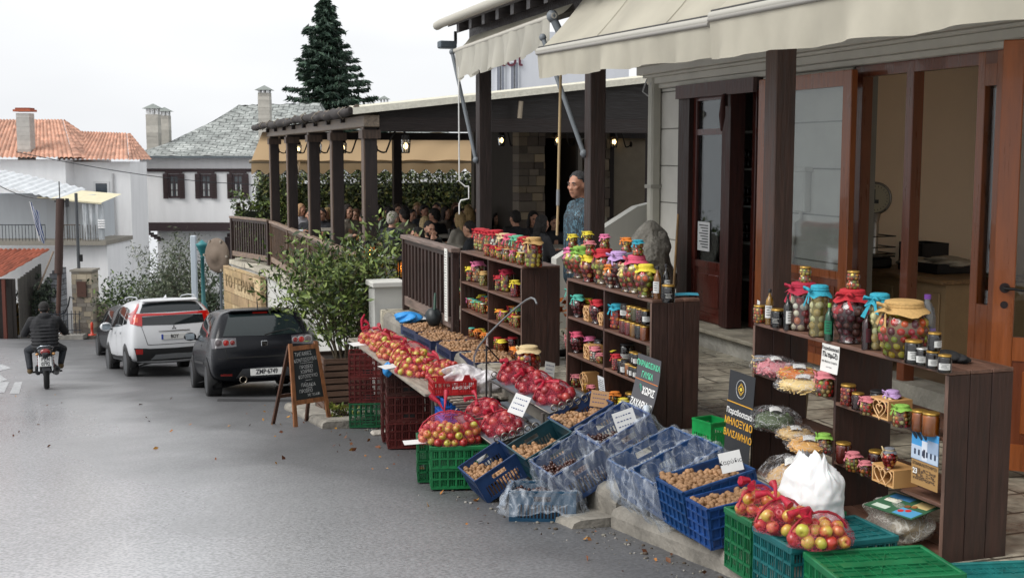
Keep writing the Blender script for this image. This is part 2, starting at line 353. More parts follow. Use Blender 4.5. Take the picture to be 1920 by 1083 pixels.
# ================================================================ SETTING: road, pavement, steps
def TB(mb,name,m,parent=None): return mb.build(name,m,parent,O0 if parent is None else None,AZ if parent is None else 0)
def asphalt():
    m=bpy.data.materials.new('wet_asphalt'); m.use_nodes=True; nt=m.node_tree; N=nt.nodes.new; L=nt.links.new; b=nt.nodes['Principled BSDF']
    tc=N('ShaderNodeTexCoord')
    def noise(scale,det=4,st=None,dist=0):
        mp=N('ShaderNodeMapping'); L(tc.outputs['Object'],mp.inputs[0])
        if st: mp.inputs['Scale'].default_value=st; mp.inputs['Rotation'].default_value=(0,0,-AZ)
        no=N('ShaderNodeTexNoise'); no.inputs['Scale'].default_value=scale; no.inputs['Detail'].default_value=det; no.inputs['Distortion'].default_value=dist; L(mp.outputs[0],no.inputs[0]); return no.outputs[0]
    def rng(x,a,b_,c,d):
        r=N('ShaderNodeMapRange'); r.inputs[1].default_value=a; r.inputs[2].default_value=b_; r.inputs[3].default_value=c; r.inputs[4].default_value=d; L(x,r.inputs[0]); return r.outputs[0]
    def ma(op,x,y):
        n=N('ShaderNodeMath'); n.operation=op
        for i,q in enumerate((x,y)):
            if isinstance(q,(int,float)): n.inputs[i].default_value=q
            else: L(q,n.inputs[i])
        return n.outputs[0]
    # distance across the street (t) warped by noise: older, smoother surface away from the kerb, with wet sky sheen put into its colour
    dt=N('ShaderNodeVectorMath'); dt.operation='DOT_PRODUCT'; L(tc.outputs['Object'],dt.inputs[0]); dt.inputs[1].default_value=(math.cos(AZ+R(7)),math.sin(AZ+R(7)),0)
    tt=ma('ADD',dt.outputs['Value'],rng(noise(.35,3),.3,.7,-.45,.45))
    old=rng(tt,3.1,.9,0,1)
    grit=noise(48,6); mid=noise(1.3,5,(1,.35,1)); patch=noise(.22,4,None,1.2)
    base=ma('MULTIPLY',rng(grit,.36,.64,.72,1.3),rng(mid,.3,.7,.85,1.15))
    lev=ma('ADD',.09,ma('MULTIPLY',old,.27)); lev=ma('MULTIPLY',lev,rng(patch,.38,.62,.94,1.04))  # paler base colour stands in for sky sheen on the wet side
    val=ma('MULTIPLY',base,lev)
    cb=N('ShaderNodeCombineColor'); L(val,cb.inputs[0]); L(ma('MULTIPLY',val,1.01),cb.inputs[1]); L(ma('MULTIPLY',val,1.05),cb.inputs[2]); L(cb.outputs[0],b.inputs['Base Color'])
    ro=ma('SUBTRACT',rng(mid,.3,.7,.55,.45),ma('MULTIPLY',old,rng(patch,.35,.65,.27,.33))); L(ro,b.inputs['Roughness'])
    b.inputs['Specular IOR Level'].default_value=.5
    bu=N('ShaderNodeBump'); bu.inputs['Distance'].default_value=.006; L(rng(old,0,1,.5,.15),bu.inputs['Strength']); L(grit,bu.inputs['Height']); L(bu.outputs[0],b.inputs['Normal'])
    return m
ASPH=asphalt()
g=MB()
ys=[-12,-6,0,3,5.2]+[5.2+i*1.1 for i in range(1,18)]+[25,30,40,50,70,100,160,300,700,1800]
xs=[-900,-200,-80,-40,-25,-15,-10,-6,-3,0,3,6,10,20,40,100,300,900]
for j in range(len(ys)-1):
    for i in range(len(xs)-1):
        g.add([(xs[i],ys[j],road_z(ys[j])),(xs[i+1],ys[j],road_z(ys[j])),(xs[i+1],ys[j+1],road_z(ys[j+1])),(xs[i],ys[j+1],road_z(ys[j+1]))],[(0,1,2,3)],(.1,.1,.1))
tag(g.build('road',ASPH),kind='structure')
PT_=[Vector((-4.6,18.9,0)),Vector((-3.35,18.75,0)),Vector((-3.2,18.25,0)),Vector((-4.5,18.4,0))]
g=MB(); g.add([(p.x,p.y,road_z(p.y)+.004) for p in PT_],[(3,2,1,0)],(.03,.03,.032)); tag(g.build('road_patch',mat('fresh_bitumen',.6,ns=40,na=.4)),kind='structure')
# painted bars at the left kerb side
WP=mat('worn_road_paint',.5,ns=14,na=.5,col=(.42,.43,.44))
g=MB()
for (a,b_,c_,d_) in [((-30,690),(4,683),(22,690),(-14,698)),((-40,712),(-2,701),(14,712),(-20,722)),((28,716),(42,716),(36,738),(18,738)),((0,716),(18,716),(8,736),(-14,736)),((-20,745),(-6,742),(-10,765),(-28,765))]:
    P=[]
    for (px,py) in (a,b_,c_,d_):
        lo,hi=10,45
        for _ in range(40):
            mY=(lo+hi)/2
            if at(px,py,Y=mY).z>road_z(mY): lo=mY
            else: hi=mY
        q=at(px,py,Y=mY); P.append((q.x,q.y,road_z(q.y)+.006))
    g.add(P,[(3,2,1,0)],(.5,.5,.5))
tag(g.build('road_marking',WP),kind='structure')
# stone terrace in front of the shop
PAVE=brick('terrace_paving',h('#aba595'),h('#948d7e'),h('#4c473e'),1,.62,.3,.012,.5,.5,noise=.38,nz=2.2,wet=.25,rot=(0,0,0))
def slab(mb,t0,t1,s0,s1,z,zb=-3.5,col=(.4,.4,.4)):
    mb.b2((t0,s0,zb),(t1,s1,z),col)
g=MB(); slab(g,-.42,12,-6,9.9,0); slab(g,-.42,12,9.9,10.3,-.004)
tag(TB(g,'terrace_pavement',PAVE),kind='structure')
CONC=mat('weathered_concrete',.85,ns=3.5,na=.42,bs=22,ba=.9,rn=.12,bd=.015)
CC=h('#88837a')
# rough stepped slabs down to the road (jittered edges)
def rough_slab(name,t0,t1,s0,s1,zf,th,col=CC,n=28,j=.012,label=None):
    r=random.Random(hash(name)%999 if 0 else len(name)*7)
    g=MB()
    ms=[s0+(s1-s0)*i/n for i in range(n+1)]
    rows=[]
    for s_ in ms:
        e=r.uniform(-j,j); z=zf(s_)
        rows.append([(t1,s_,z),(t0+.06+e,s_,z+r.uniform(-.004,.004)),(t0+.015+e,s_,z-.018+r.uniform(-.006,.006)),(t0+e*.6,s_,z-.06),(t0+.01+r.uniform(-j,j),s_,z-th)])
    vs=[p for row in rows for p in row]; k=5
    g.add(vs,[(i*k+a,i*k+a+1,(i+1)*k+a+1,(i+1)*k+a) for i in range(n) for a in range(k-1)],col,False)
    g.add(rows[0]+[(t1,s0,zf(s0)-th)],[(0,1,2,3,4,5)],col); g.add(rows[-1]+[(t1,s1,zf(s1)-th)],[(5,4,3,2,1,0)],col)
    o=TB(g,name,CONC); return tag(o,kind='structure')
def ry(t,s): return road_z(T(t,s).y)
rough_slab('pavement_edge',-.47,-.40,2.3,9.9,lambda s:.004,.9)
rough_slab('terrace_kerb_edge',-.47,-.40,-6,2.28,lambda s:.003,.5,j=.006)
rough_slab('kerb',-.76,-.44,-6,2.18,lambda s:ry(-.76,s)+.135,.35,n=70,j=.01)
rough_slab('step_middle',-.72,-.44,2.2,3.35,lambda s:-.19,.6,n=14)
rough_slab('step_lower',-1.02,-.70,2.2,4.2,lambda s:ry(-1,s)+.05,.3,n=20)
rough_slab('side_pavement',-1.35,-.45,9.2,12.4,lambda s:ry(-1.2,s)+.09,.4,n=24)
# gravelly grit, stones and fallen leaves in the gutter
g=MB(); r=random.Random(4)
for _ in range(600):
    s_=r.uniform(-.5,11.5); t0=-.8 if s_<2.2 else (-1.05 if s_<4.3 else -.6)
    t_=t0-abs(r.gauss(0,.16)); P=T(t_,s_); q=.004+r.random()**3*.014
    c=r.choice([h('#77736a'),h('#55524c'),h('#94908a'),h('#4a4035')])
    g.ball((P.x,P.y,road_z(P.y)+q*.3),(q,q*r.uniform(.6,1),q*.6),c,5,3)
tag(g.build('gutter_gravel',mat('grit',.85),None),kind='stuff')
C=[];
for _ in range(70):
    s_=r.uniform(-.5,12); t_=(-.8 if s_<2.2 else -1.1)-abs(r.gauss(0,.35)); P=T(t_,s_); C.append((P.x,P.y,road_z(P.y)+.012))
for _ in range(40):
    P=T(r.uniform(-6,-1.5),r.uniform(6,18)); C.append((P.x,P.y,road_z(P.y)+.01))
o=leaves('fallen_leaf_litter',C,.045,[h('#6b3d22'),h('#8a5a2c'),h('#5a3a26'),h('#a3742f')],LEAFM,dirs=[(r.uniform(-1,1),r.uniform(-1,1),0) for _ in C],aspect=.6); tag(o,kind='stuff')
# ================================================================ FAR HOUSES
WHITE=mat('white_render',.85,ns=1.6,na=.07,bs=6,ba=.15,stretch=(1.6,1.6,.3))
wc=h('#f2f2f2')
TILE=mat('clay_tile',.8,ns=2.5,na=.3,bs=20,ba=.2)
def tile_roof(g,p00,p10,p01,p11,n,rows=10,amp=.055,col=h('#b78a74'),r=random.Random(3)):
    """p00-p10 along the eave, p01-p11 along the ridge"""
    p00,p10,p01,p11=map(Vector,(p00,p10,p01,p11)); nm=(p10-p00).cross(p01-p00).normalized()
    def fn(u,v):
        a=p00.lerp(p10,u);b=p01.lerp(p11,u); p=a.lerp(b,v)
        k=(u*n)%1; w=abs(math.sin(PI*k)); return p+nm*(amp*w + .035*(1-((v*rows)%1)))
    cs=[jc(col,.75,1.25,r) for _ in range(400)]
    g.grid(fn,n*5,rows*3,cf=lambda u,v: cs[(int(u*n)*7+int(v*rows)*31)%400],sm=False)
SLATE=brick('slate_roof',h('#a2a6a3'),h('#878c89'),h('#5c605e'),1,.55,.3,.03,.7,.8,noise=.35,nz=1.4,coord='Object')
STONE=brick('stone_masonry',h('#8f877a'),h('#6c6459'),h('#a39d92'),1,.55,.24,.018,.85,.8,noise=.3,nz=2,coord='Object',rot=(PI/2,0,0))
STONES=brick('side_stone_masonry',h('#8f877a'),h('#6c6459'),h('#a39d92'),1,.55,.24,.018,.85,.8,noise=.3,nz=2,coord='Object',rot=(PI/2,0,PI/2))
def chimney_cap(par,x,y,z,w,name='chimney',hh=1.6,m=None,style='slate'):
    g=MB(); 
    for zz in np.arange(0,hh,.18): g.box((x,y,z+zz+.09),(w*(1+.04*rnd.random()),w*(1+.04*rnd.random()),.178),jc(h('#b5b1a8'),.8,1.1,rnd))
    c=g.build(name,MATTE,par)
    g=MB()
    for sx in (-1,0,1):
        for sy in (-1,1): g.box((x+sx*w*.4,y+sy*w*.4,z+hh+.14),(w*.16,w*.16,.28),wc)
    g.build('chimney_vent_pillar',WHITE,c)
    g=MB(); zt=z+hh+.28
    if style=='slate':
        g.add([(x-w*.75,y-w*.75,zt),(x+w*.75,y-w*.75,zt),(x+w*.75,y+w*.75,zt),(x-w*.75,y+w*.75,zt),(x,y,zt+w*.45),(x,y,zt)],[(0,1,4),(1,2,4),(2,3,4),(3,0,4),(3,2,1,0)],h('#7d837f'))
    else:
        g.box((x,y,zt),(w*1.3,w*1.3,.12),h('#a4593f'))
    g.build('chimney_cap',MATTE,c); return c
def shut_window(par,cx,y,cz,w,hh,shut=True,glass=True):
    d=h('#3a2a2c'); f=MB()
    for sx in (-1,1): f.b2((cx+sx*w/2-.05,y-.06,cz-hh/2),(cx+sx*w/2+.05,y+.04,cz+hh/2),d)
    f.b2((cx-w/2+.05,y-.058,cz+hh/2-.09),(cx+w/2-.05,y+.04,cz+hh/2),d); f.b2((cx-w/2+.05,y-.058,cz-hh/2),(cx+w/2-.05,y+.04,cz-hh/2+.09),d)
    for k in (.33,.66): f.b2((cx-w/2+.05,y-.04,cz-hh/2+hh*k-.02),(cx+w/2-.05,y,cz-hh/2+hh*k+.02),d)
    f.b2((cx-.02,y-.042,cz-hh/2),(cx+.02,y-.002,cz+hh/2),d)
    fo=f.build('window_frame',PLAIN,par)
    g=MB(); g.b2((cx-w/2+.04,y-.02,cz-hh/2+.05),(cx+w/2-.04,y-.005,cz+hh/2-.05),h('#4c5256')); g.build('window_pane',mat('dark_pane',.08,spec=.8),fo)
    g=MB(); g.b2((cx-w/2+.08,y-.03,cz-hh/2+.1),(cx-w/2+.3*w,y-.022,cz+hh*.1),h('#b9bbb9')); g.b2((cx+.2*w,y-.03,cz-hh/2+.1),(cx+w/2-.08,y-.022,cz+hh*.1),h('#b9bbb9')); g.build('curtain',CLOTH,fo)
    if shut:
        for sx in (-1,1):
            g=MB(); xo=cx+sx*(w/2+.05+w*.27); g.b2((xo-w*.26,y-.12,cz-hh/2-.03),(xo+w*.26,y-.07,cz+hh/2+.03),d)
            for k in range(8): g.b2((xo-w*.2,y-.135,cz-hh/2+.1+k*(hh-.2)/8),(xo+w*.2,y-.12,cz-hh/2+.1+(k+.6)*(hh-.2)/8),h('#30211f'))
            g.build('shutter',PLAIN,fo)
        g=MB(); g.b2((cx-w*.9,y-.09,cz+hh/2+.04),(cx+w*.9,y-.01,cz+hh/2+.2),d); g.build('lintel',PLAIN,fo)
    return fo
# --- slate-roofed mansion
Y=60; par=thing('mansion','white mansion with grey slate roof, dark shuttered windows and brown timber bands','house',(-14,Y,-6))
ox=Vector((-14,Y,-6))
def L_(px,py,Y_=60): return at(px,py,Y=Y_)-ox
x0=L_(262,300).x; x1=L_(620,300).x; ze=L_(300,291).z; zb=L_(300,417).z; z1=L_(300,432).z; xl=L_(287,430).x
g=MB(); g.b2((x0,0,zb),(x1,11,ze),wc); g.b2((xl,.7,-2),(x1,11,zb-.35),wc); g.build('wall',WHITE,par)
g=MB(); d=h('#3b2d30'); g.b2((x0-.05,-.06,zb-.42),(x1,.1,zb),d); g2=MB(); g2.b2((x0-.06,-.08,L_(300,322).z),(x1,0,L_(300,317).z+.02),d); g2.build('timber_band',MATTE,par)
g.build('timber_band',MATTE,par); g=MB()
for i in range(5): g.b2((x0+.1+i*.16,-.05,zb-.42-.1*i-.1),(x0+.25+i*.16,.6,zb-.42-.1*i),d)
g.build('corner_bracket',MATTE,par); g=MB()
for k in range(12): g.b2((xl+k*1.3,.0,zb-.36),(xl+k*1.3+.12,.75,zb-.3),h('#e0e0e0'))
g.build('joist_row',MATTE,par)
for px in (327,387,447,507): 
    c=L_(px,349); shut_window(par,c.x,0,c.z,.46,1.15)
c=L_(437,470); shut_window(par,c.x,.7,c.z,.46,1.2)
# roof: hip, eave overhang .45
rp=[L_(247,289,59.5),L_(640,289,59.5)]
zr=ze; e0=Vector((x0-.45,-.5,zr-.05)); e1=Vector((x1+.5,-.5,zr-.05)); e2=Vector((x1+.5,12,zr-.05)); e3=Vector((x0-.45,12,zr-.05))
r0=L_(448,205,66)+Vector((0,0,.2)); r1=L_(600,193,66); r0=Vector((r0.x,6,r0.z)); r1=Vector((r1.x,6,r1.z))
g=MB()
def slp(a,b,c,d_,nn=12):
    g.grid(lambda u,v:a.lerp(b,u).lerp(d_.lerp(c,u),v)+Vector((0,0,.05*math.sin(u*37+v*11)*math.sin(v*23+u*5)-.25*math.sin(PI*v))),nn,8,(.3,.3,.3),False)
slp(e0,e1,r1,r0,24); slp(e3,e0,r0,r0+Vector((0,.01,0))); slp(e1,e2,r1,r1+Vector((.01,0,0))); slp(e2,e3,r0,r1)
ro=g.build('roof',SLATE,par)
g=MB(); g.b2((x0-.5,-.55,zr-.13),(x1+.5,-.45,zr-.04),h('#5d666b')); g.b2((x0-.4,-.45,zr-.1),(x1+.4,11.9,zr-.07),h('#6a6a6a')); g.build('gutter',PLAIN,ro)
for (px,py,w_,hh,YY) in ((289,268,.58,1.45,61.6),(310,262,.5,1.2,63.4),(498,262,.56,2.2,61.6)):
    c=L_(px,py,YY); chimney_cap(ro,c.x,c.y,c.z-.4,w_,hh=hh+.35)
# two distant chimneys right of the conifer belong to a further roof
par=thing('village_house','pale house far up behind the conifer showing its slate roof and chimneys','house',at(715,240,Y=78))
ox=Vector(par.location)
g=MB(); g.b2((-4,0,-6),(5,6,-1.3),wc); g.build('wall',WHITE,par)
g=MB(); g.add([(-4.5,-.5,-1.3),(5.5,-.5,-1.3),(5.5,6.5,-1.3),(-4.5,6.5,-1.3),(-2,3,.6),(3,3,.6)],[(0,1,5,4),(1,2,5),(2,3,4,5),(3,0,4)],(.3,.3,.3)); ro=g.build('roof',SLATE,par)
for px,py in ((694,205),(720,203)):
    c=at(px,py,Y=80)-ox; chimney_cap(ro,c.x,2.2,c.z-.6,.5,hh=.9)
# --- tiled house (left) in two blocks
par=thing('tiled_house','large white house with orange clay tile roof, grey chimney and one small square window','house',(-20,52,-6)); ox=Vector((-20,52,-6))
A=lambda px,py,YY=52: at(px,py,Y=YY)-ox
g=MB(); a=A(-260,294);b=A(122,300); g.b2((a.x,0,-2),(b.x,6,b.z),wc)
c=A(122,304);d_=A(230,306); g.b2((c.x,1.0,-2),(d_.x,3.4,c.z),wc); e=A(262,306,56); g.add([(d_.x,1,-2),(e.x,4.6,-2),(e.x,4.6,c.z),(d_.x,1,c.z)],[(0,1,2,3)],wc)
g.build('wall',WHITE,par)
g=MB(); z=b.z+.05
tile_roof(g,(a.x,-.4,z),(b.x+.5,-.4,z),(a.x,5,z+1.72),(A(40,300).x,5,z+1.72),46,12)
z=c.z+.05
tile_roof(g,(b.x-.6,.5,z),(d_.x+.1,.5,z),(b.x-1.2,5.5,z+1.28),(d_.x-1.5,5.5,z+1.2),16,8)
tile_roof(g,(d_.x+.1,.5,z),(e.x+.4,4.6,z),(d_.x-1.5,5.5,z+1.2),(d_.x-1.4,5.6,z+1.2),6,8)
tile_roof(g,(b.x+.5,-.4,b.z+.05),(b.x+.5,6,b.z+.05),(A(40,300).x,5,b.z+1.77),(A(40,300).x,5.1,b.z+1.77),6,12)
ro=g.build('roof',TILE,par)
c0=A(36,288,51.8); g=MB()
for k in range(11): g.box((c0.x,.6,c0.z-.3+k*.19),(.56,.56,.187),jc(h('#b3b0aa'),.85,1.1,rnd))
ch=g.build('chimney',MATTE,ro); g=MB(); g.box((c0.x,.6,c0.z-.3+2.11),(.74,.74,.09),h('#a4593f')); g.box((c0.x,.6,c0.z-.3+2.19),(.6,.6,.07),h('#8d4a36')); g.build('chimney_cap',MATTE,ch)
c0=A(176,356); c0.y=1.0; g=MB(); w2,h2=.27,.27
for lo,hi in (((-.34,-.05,-.34),(.34,.02,-.25)),((-.34,-.05,.25),(.34,.02,.34)),((-.34,-.05,-.25),(-.25,.02,.25)),((.25,-.05,-.25),(.34,.02,.25))): g.b2((c0.x+lo[0],1+lo[1],c0.z+lo[2]),(c0.x+hi[0],1+hi[1],c0.z+hi[2]),h('#e4e4e4'))
f=g.build('window_frame',PLAIN,par); g=MB(); g.b2((c0.x-.25,.97,c0.z-.25),(c0.x+.25,.985,c0.z+.25),h('#3c4650')); g.build('window_pane',mat('dark_pane',.08),f)
g=MB(); c1=A(198,330); g.cyl((c1.x,.93,-1),(c1.x,.93,A(198,326).z),.04,n=6,col=h('#c0c0c0')); g.build('drainpipe',PLAIN,par)
# --- lower annex with balcony, tarp and lean-to roof, in front
par=thing('balcony_annex','low white annex with a railed balcony, clear tarp and corrugated lean-to roof','house',(-20,47,-6)); ox=Vector((-20,47,-6))
A=lambda px,py,YY=47: at(px,py,Y=YY)-ox
g=MB(); a=A(-200,350);b=A(112,372);zf=A(100,452).z; g.b2((a.x,1.6,zf),(A(150,372).x,4,A(60,372).z+.1),h('#c3c8cc'))
g.b2((A(96,452).x,.4,-1.2),(A(194,452).x,3.5,zf-.16),wc); g.build('wall',WHITE,par)
g=MB(); g.b2((a.x,0,zf-.16),(A(198,452).x,3.4,zf),h('#8b867c')); g.build('balcony_slab',MATTE,par)
g=MB()
for k in range(46):
    x=a.x+ (A(84,450).x-a.x)*k/45; g.cyl((x,.08,zf),(x,.08,zf+.62),.012,n=4,col=h('#3c4248'))
g.cyl((a.x,.08,zf+.62),(A(84,450).x,.08,zf+.62),.02,n=5,col=h('#3c4248'))
for k in range(14):
    x=A(120,450).x+.1*k; g.cyl((x,.08,zf),(x,.08,zf+.62),.012,n=4,col=h('#5a5048'))
g.cyl((A(112,450).x,.08,zf+.62),(A(150,450).x,.08,zf+.62),.02,n=5,col=h('#5a5048'))
g.build('railing',IRON,par)
g=MB(); g.grid(lambda u,v:Vector((a.x+(b.x-a.x)*u,-.1+3*v,A(0,350).z+.5-(.85+.5)*max(0,(u-.2))**1.3+.35*v+.03*math.sin(u*130))),120,4,h('#c9cdd0')); g.build('corrugated_roof',mat('sheet_roof',.5,ns=3,na=.2),par)
g=MB(); p=A(70,369);q=A(190,380); g.add([(p.x,0,p.z),(q.x,0,q.z),(q.x,2.5,q.z+.25),(p.x,2.5,p.z+.25),(p.x,0,p.z-.06),(q.x,0,q.z-.06)],[(0,1,2,3),(4,5,1,0)],h('#cfc7a8')); g.build('canopy',MATTE,par)
g=MB(); g.grid(lambda u,v:Vector((A(150,380).x+(A(192,380).x-A(150,380).x)*u,.1+.07*math.sin(u*21+v*2)+.03*math.sin(u*47),zf+.05+(q.z-.1-zf)*v)),40,8,h('#aeb4b6')); g.build('tarp',film('tarp_film',.35,.95,2.2,(.55,.58,.6),.35,stretch=(1,1,.35)),par)
c=A(61,410); g=MB(); g.b2((c.x-.02,1.5,zf),(c.x+.75,1.59,zf+1.9),h('#b9bec2')); g.build('door',PLAIN,par)
g=MB()
for k in range(4): g.b2((A(196,430).x-.25,.0,zf+.5+k*.09),(A(196,430).x,.1,zf+.55+k*.09),wc)
g.build('shutter',PLAIN,par)
# shed with clay roof below the balcony
par=thing('garage_shed','dark timber shed with small clay tile roof under the balcony','shed',(-20,45,-6)); ox=Vector((-20,45,-6)); A=lambda px,py,YY=45: at(px,py,Y=YY)-ox
g=MB(); a=A(-160,480); b=A(52,512); tile_roof(g,(a.x,-1.2,A(0,515).z),(b.x-.5,-1.2,A(0,515).z),(a.x,1.2,A(0,474).z),(b.x+.4,1.2,A(0,474).z),26,6,col=h('#8d4c38')); g.build('roof',TILE,par)
g=MB(); zt=A(0,518).z
for k in range(30):
    x=a.x+(b.x-a.x-.3)*k/29; g.b2((x,-.9+.02*(k%2),-1.6),(x+.17,-.85+.02*(k%2),zt),jc(h('#2b2623'),.7,1.2,rnd))
for k in range(8):
    y=-.9+.28*k; x=b.x+.0; g.b2((x-.03,y,-1.6),(x,y+.26,zt+.05*k),jc(h('#4a4742'),.7,1.2,rnd))
g.build('wall',MATTE,par)
g=MB(); g.b2((A(28,560).x,-1.15,-1.6),(A(34,560).x,-1.05,zt),h('#5a2c20')); g.b2((A(6,560).x,-1.15,-1.6),(A(10,560).x,-1.05,zt),h('#3a2a24')); g.build('post',MATTE,par)
# concrete block stair
par=thing('block_stair','flight of grey concrete block steps beside the ivy','stair',(-20,46,-6)); ox=Vector((-20,46,-6)); A=lambda px,py,YY=46: at(px,py,Y=YY)-ox
g=MB()
for k in range(11):
    x=A(66,560).x+.0; z=A(66,560).z+.19*k*.6+.0; g.b2((x+.055*k,-.6+.12*k,-1.4),(x+.95,-.48+.12*k,z),jc(h('#85858a'),.8,1.1,rnd))
g.build('steps',brick('blocks',h('#8b8d90'),h('#75777b'),h('#4a4a4a'),1,.4,.2,.02,.9,.4,rot=(PI/2,0,0)),par)
g=MB(); g.cyl(A(62,600)+Vector((0,-.8,0)),A(104,470)+Vector((0,-.2,0)),.035,n=6,col=h('#8c7b6b')); g.build('handrail',PLAIN,par)
# stone gate piers
def pier(px0,px1,pyt,pyb,Y_,nm,lab,cap=True,box=False):
    a=at(px0,pyt,Y=Y_); b=at(px1,pyb,Y=Y_); par=thing(nm,lab,'pillar',((a.x+b.x)/2,Y_,b.z)); w=(b.x-a.x); hh=a.z-b.z; g=MB(); z=-.4; r=random.Random(px0)
    while z<hh:
        rh=r.uniform(.09,.2); x=-w/2
        while x<w/2:
            bw=r.uniform(.14,.36); bw=min(bw,w/2-x); 
            c=jc(r.choice([h('#8a7f6e'),h('#79736a'),h('#9b907d'),h('#6a625a')]),.75,1.25,r)
            if bw>.03: g.b2((x,-w*.5+r.uniform(-.012,.012),z),(x+bw-.012,w*.5,min(z+rh-.012,hh)),c)
            x+=bw
        z+=rh
    g.b2((-w/2+.015,-w/2+.02,-.4),(w/2-.015,w/2,hh-.01),h('#a49c8c')); g.build('masonry',MATTE,par)
    if cap: g=MB(); g.box((0,0,hh+.03),(w*1.12,w*1.1,.07),h('#8a8479')); g.build('cap_stone',MATTE,par)
    if box: g=MB(); g.box((.0,-w*.5-.03,hh*.7),(w*.45,.06,hh*.26),h('#4a2f25')); g.build('meter_box',MATTE,par)
    return par
pier(140,182,507,616,44,'stone_pillar','tall rubble stone gate pillar with a brown meter box',True,True)
pier(181,203,570,616,44.3,'stone_pillar','short rubble stone pillar right of the tall gate pillar')
par=thing('utility_pole','thick rusty brown utility pole in front of the white annex','pole',at(107,612,Y=43.5)); 
g=MB(); b=at(113,372,Y=43.5)-Vector(par.location); g.cyl((0,0,-.4),(b.x*.75,0,b.z*.6),.085,n=8,col=h('#4b332a')); g.cyl((b.x*.6-.05,0,b.z*.42),(b.x,0,b.z),.15,n=8,col=h('#42302a')); g.build('pole_shaft',MATTE,par)
g=MB(); g.box((b.x+.05,0,b.z-.1),(.5,.08,.06),h('#3a3a3a')); g.box((b.x+.24,0,b.z-.15),(.1,.1,.3),h('#2e2e30')); g.cyl((b.x-.02,0,b.z),(b.x-.02,0,b.z+.6),.02,n=5,col=h('#333333')); g.build('crossarm',IRON,par)
for (px,pyt,pyb,Y_,r_,nm,lab,c) in ((148,362,508,44.2,.06,'steel_post','thin grey steel post standing over the stone gate pillar','#5c5f62'),):
    a=at(px,pyb,Y=Y_); par=MB().cyl((0,0,0),(0,0,at(px,pyt,Y=Y_).z-a.z),r_,n=8,col=h(c)).cyl((.1,0,.35),(.1,0,.6),.06,n=8,col=h('#2c2c2c')).build(nm,IRON,None,a); tag(par,lab,'post')
# iron fence
par=thing('iron_fence','dark iron fence with upright bars between pole and stone pillar','fence',at(120,624,Y=43.4)); g=MB()
for k in range(9): g.cyl((-.55+.14*k,0,-.1),(-.55+.14*k,0,.8),.014,n=4,col=h('#2b3038'))
for z in (.1,.68): g.cyl((-.6,0,z),(.62,0,z),.014,n=4,col=h('#2b3038'))
g.build('bars',IRON,par); g=MB(); g.box((0,0,-.12),(1.5,.5,.16),h('#8d8a84')); g.build('plinth',CONC,par)
g=MB(); g.tube([at(px,py,Y=43.6) for px,py in ((139,560),(131,556),(128,572),(122,585),(108,592))],.03,6,h('#23262a')); o=g.build('black_hose',PLAIN); tag(o,'black corrugated hose curling down beside the iron fence','hose')
# flag
par=thing('flag','blue and white striped flag hanging from a tilted pole on the balcony','flag',at(56,378,Y=46.2)); L0=Vector(par.location); g=MB()
pe=at(74,452,Y=46.2)-L0; g.cyl((0,0,0),(pe.x,0,pe.z),.02,n=5,col=h('#d8d8d8')); g.build('flag_pole',PLAIN,par)
g=MB(); g.grid(lambda u,v:Vector((pe.x*v*.95+.32*u*(1-.3*v),.06*math.sin(u*9+v*7),pe.z*v*.85-.42*u+.04*math.sin(u*8))),9,14,cf=lambda u,v:h('#2f4a7f') if int(u*9)%2==0 else h('#c9ccd2')); g.build('flag_cloth',CLOTH,par)
# wires
g=MB(); P=at(-20,338,Y=44);Q=at(113,372,Y=43.5); g.tube([P.lerp(Q,k/8)+Vector((0,0,-.25*math.sin(PI*k/8))) for k in range(9)],.018,4,h('#2a2a2e')); tag(g.build('power_cable',PLAIN),'dark power cable sagging from the left edge to the rusty pole','cable')
P=at(30,285,Y=50);Q=at(540,349,Y=56); g=MB(); g.tube([P.lerp(Q,k/14)+Vector((0,0,-.3*math.sin(PI*k/14))) for k in range(15)],.022,4,h('#33363a')); tag(g.build('power_cable',PLAIN),'dark cable crossing the white mansion above its upper windows','cable')
# yellow bin, traffic bollard
a=at(16,627,Y=45); par=thing('grit_bin','faded yellow bin at the left edge of the road','bin',a); g=MB(); g.add([(-.62,-.3,0),(.42,-.3,0),(.42,.3,0),(-.62,.3,0),(-.55,-.25,1.05),(.3,-.25,1.05),(.3,.25,1.05),(-.55,.25,1.05)],[(0,1,5,4),(1,2,6,5),(2,3,7,6),(3,0,4,7),(4,5,6,7)],h('#b98a1e')); g.build('bin_body',MATTE,par); g=MB(); g.box((-.12,0,1.08),(.92,.56,.07),h('#a97f20')); g.build('lid',MATTE,par)
a=at(173,628,Y=42); par=thing('road_bollard','small orange plastic bollard on the road edge','bollard',a); g=MB(); g.lathe([(.14,0),(.14,.03),(.05,.05),(.05,.18),(.045,.2),(.05,.22),(.05,.42),(.02,.46),(.0,.46)],n=10,col=h('#b8351c')); g.build('bollard_body',PLAST,par)
# --- trees ------------------------------------------------------------
def branchy(g,p,d,L,r,depth,rr,tips,spread=.6,grav=0,col=h('#5a5046')):
    pts=[p];rads=[r]; q=Vector(p); d=d.normalized(); n=4
    for k in range(n):
        d=(d+Vector((rr.uniform(-1,1),rr.uniform(-1,1),rr.uniform(-1,1)))*.18+Vector((0,0,grav))).normalized(); q=q+d*(L/n); pts.append(q.copy()); rads.append(r*(1-.5*(k+1)/n))
    g.tube(pts,rads,6 if r>.03 else 4,col)
    if depth==0: tips.append(q); return
    for _ in range(rr.choice([2,3,3])):
        i=rr.randint(2,n); dd=(d+Vector((rr.uniform(-1,1),rr.uniform(-1,1),rr.uniform(-.3,.8)))*spread*1.4).normalized()
        branchy(g,pts[i],dd,L*rr.uniform(.6,.8),rads[i]*.75,depth-1,rr,tips,spread,grav,col); tips.append(pts[i])
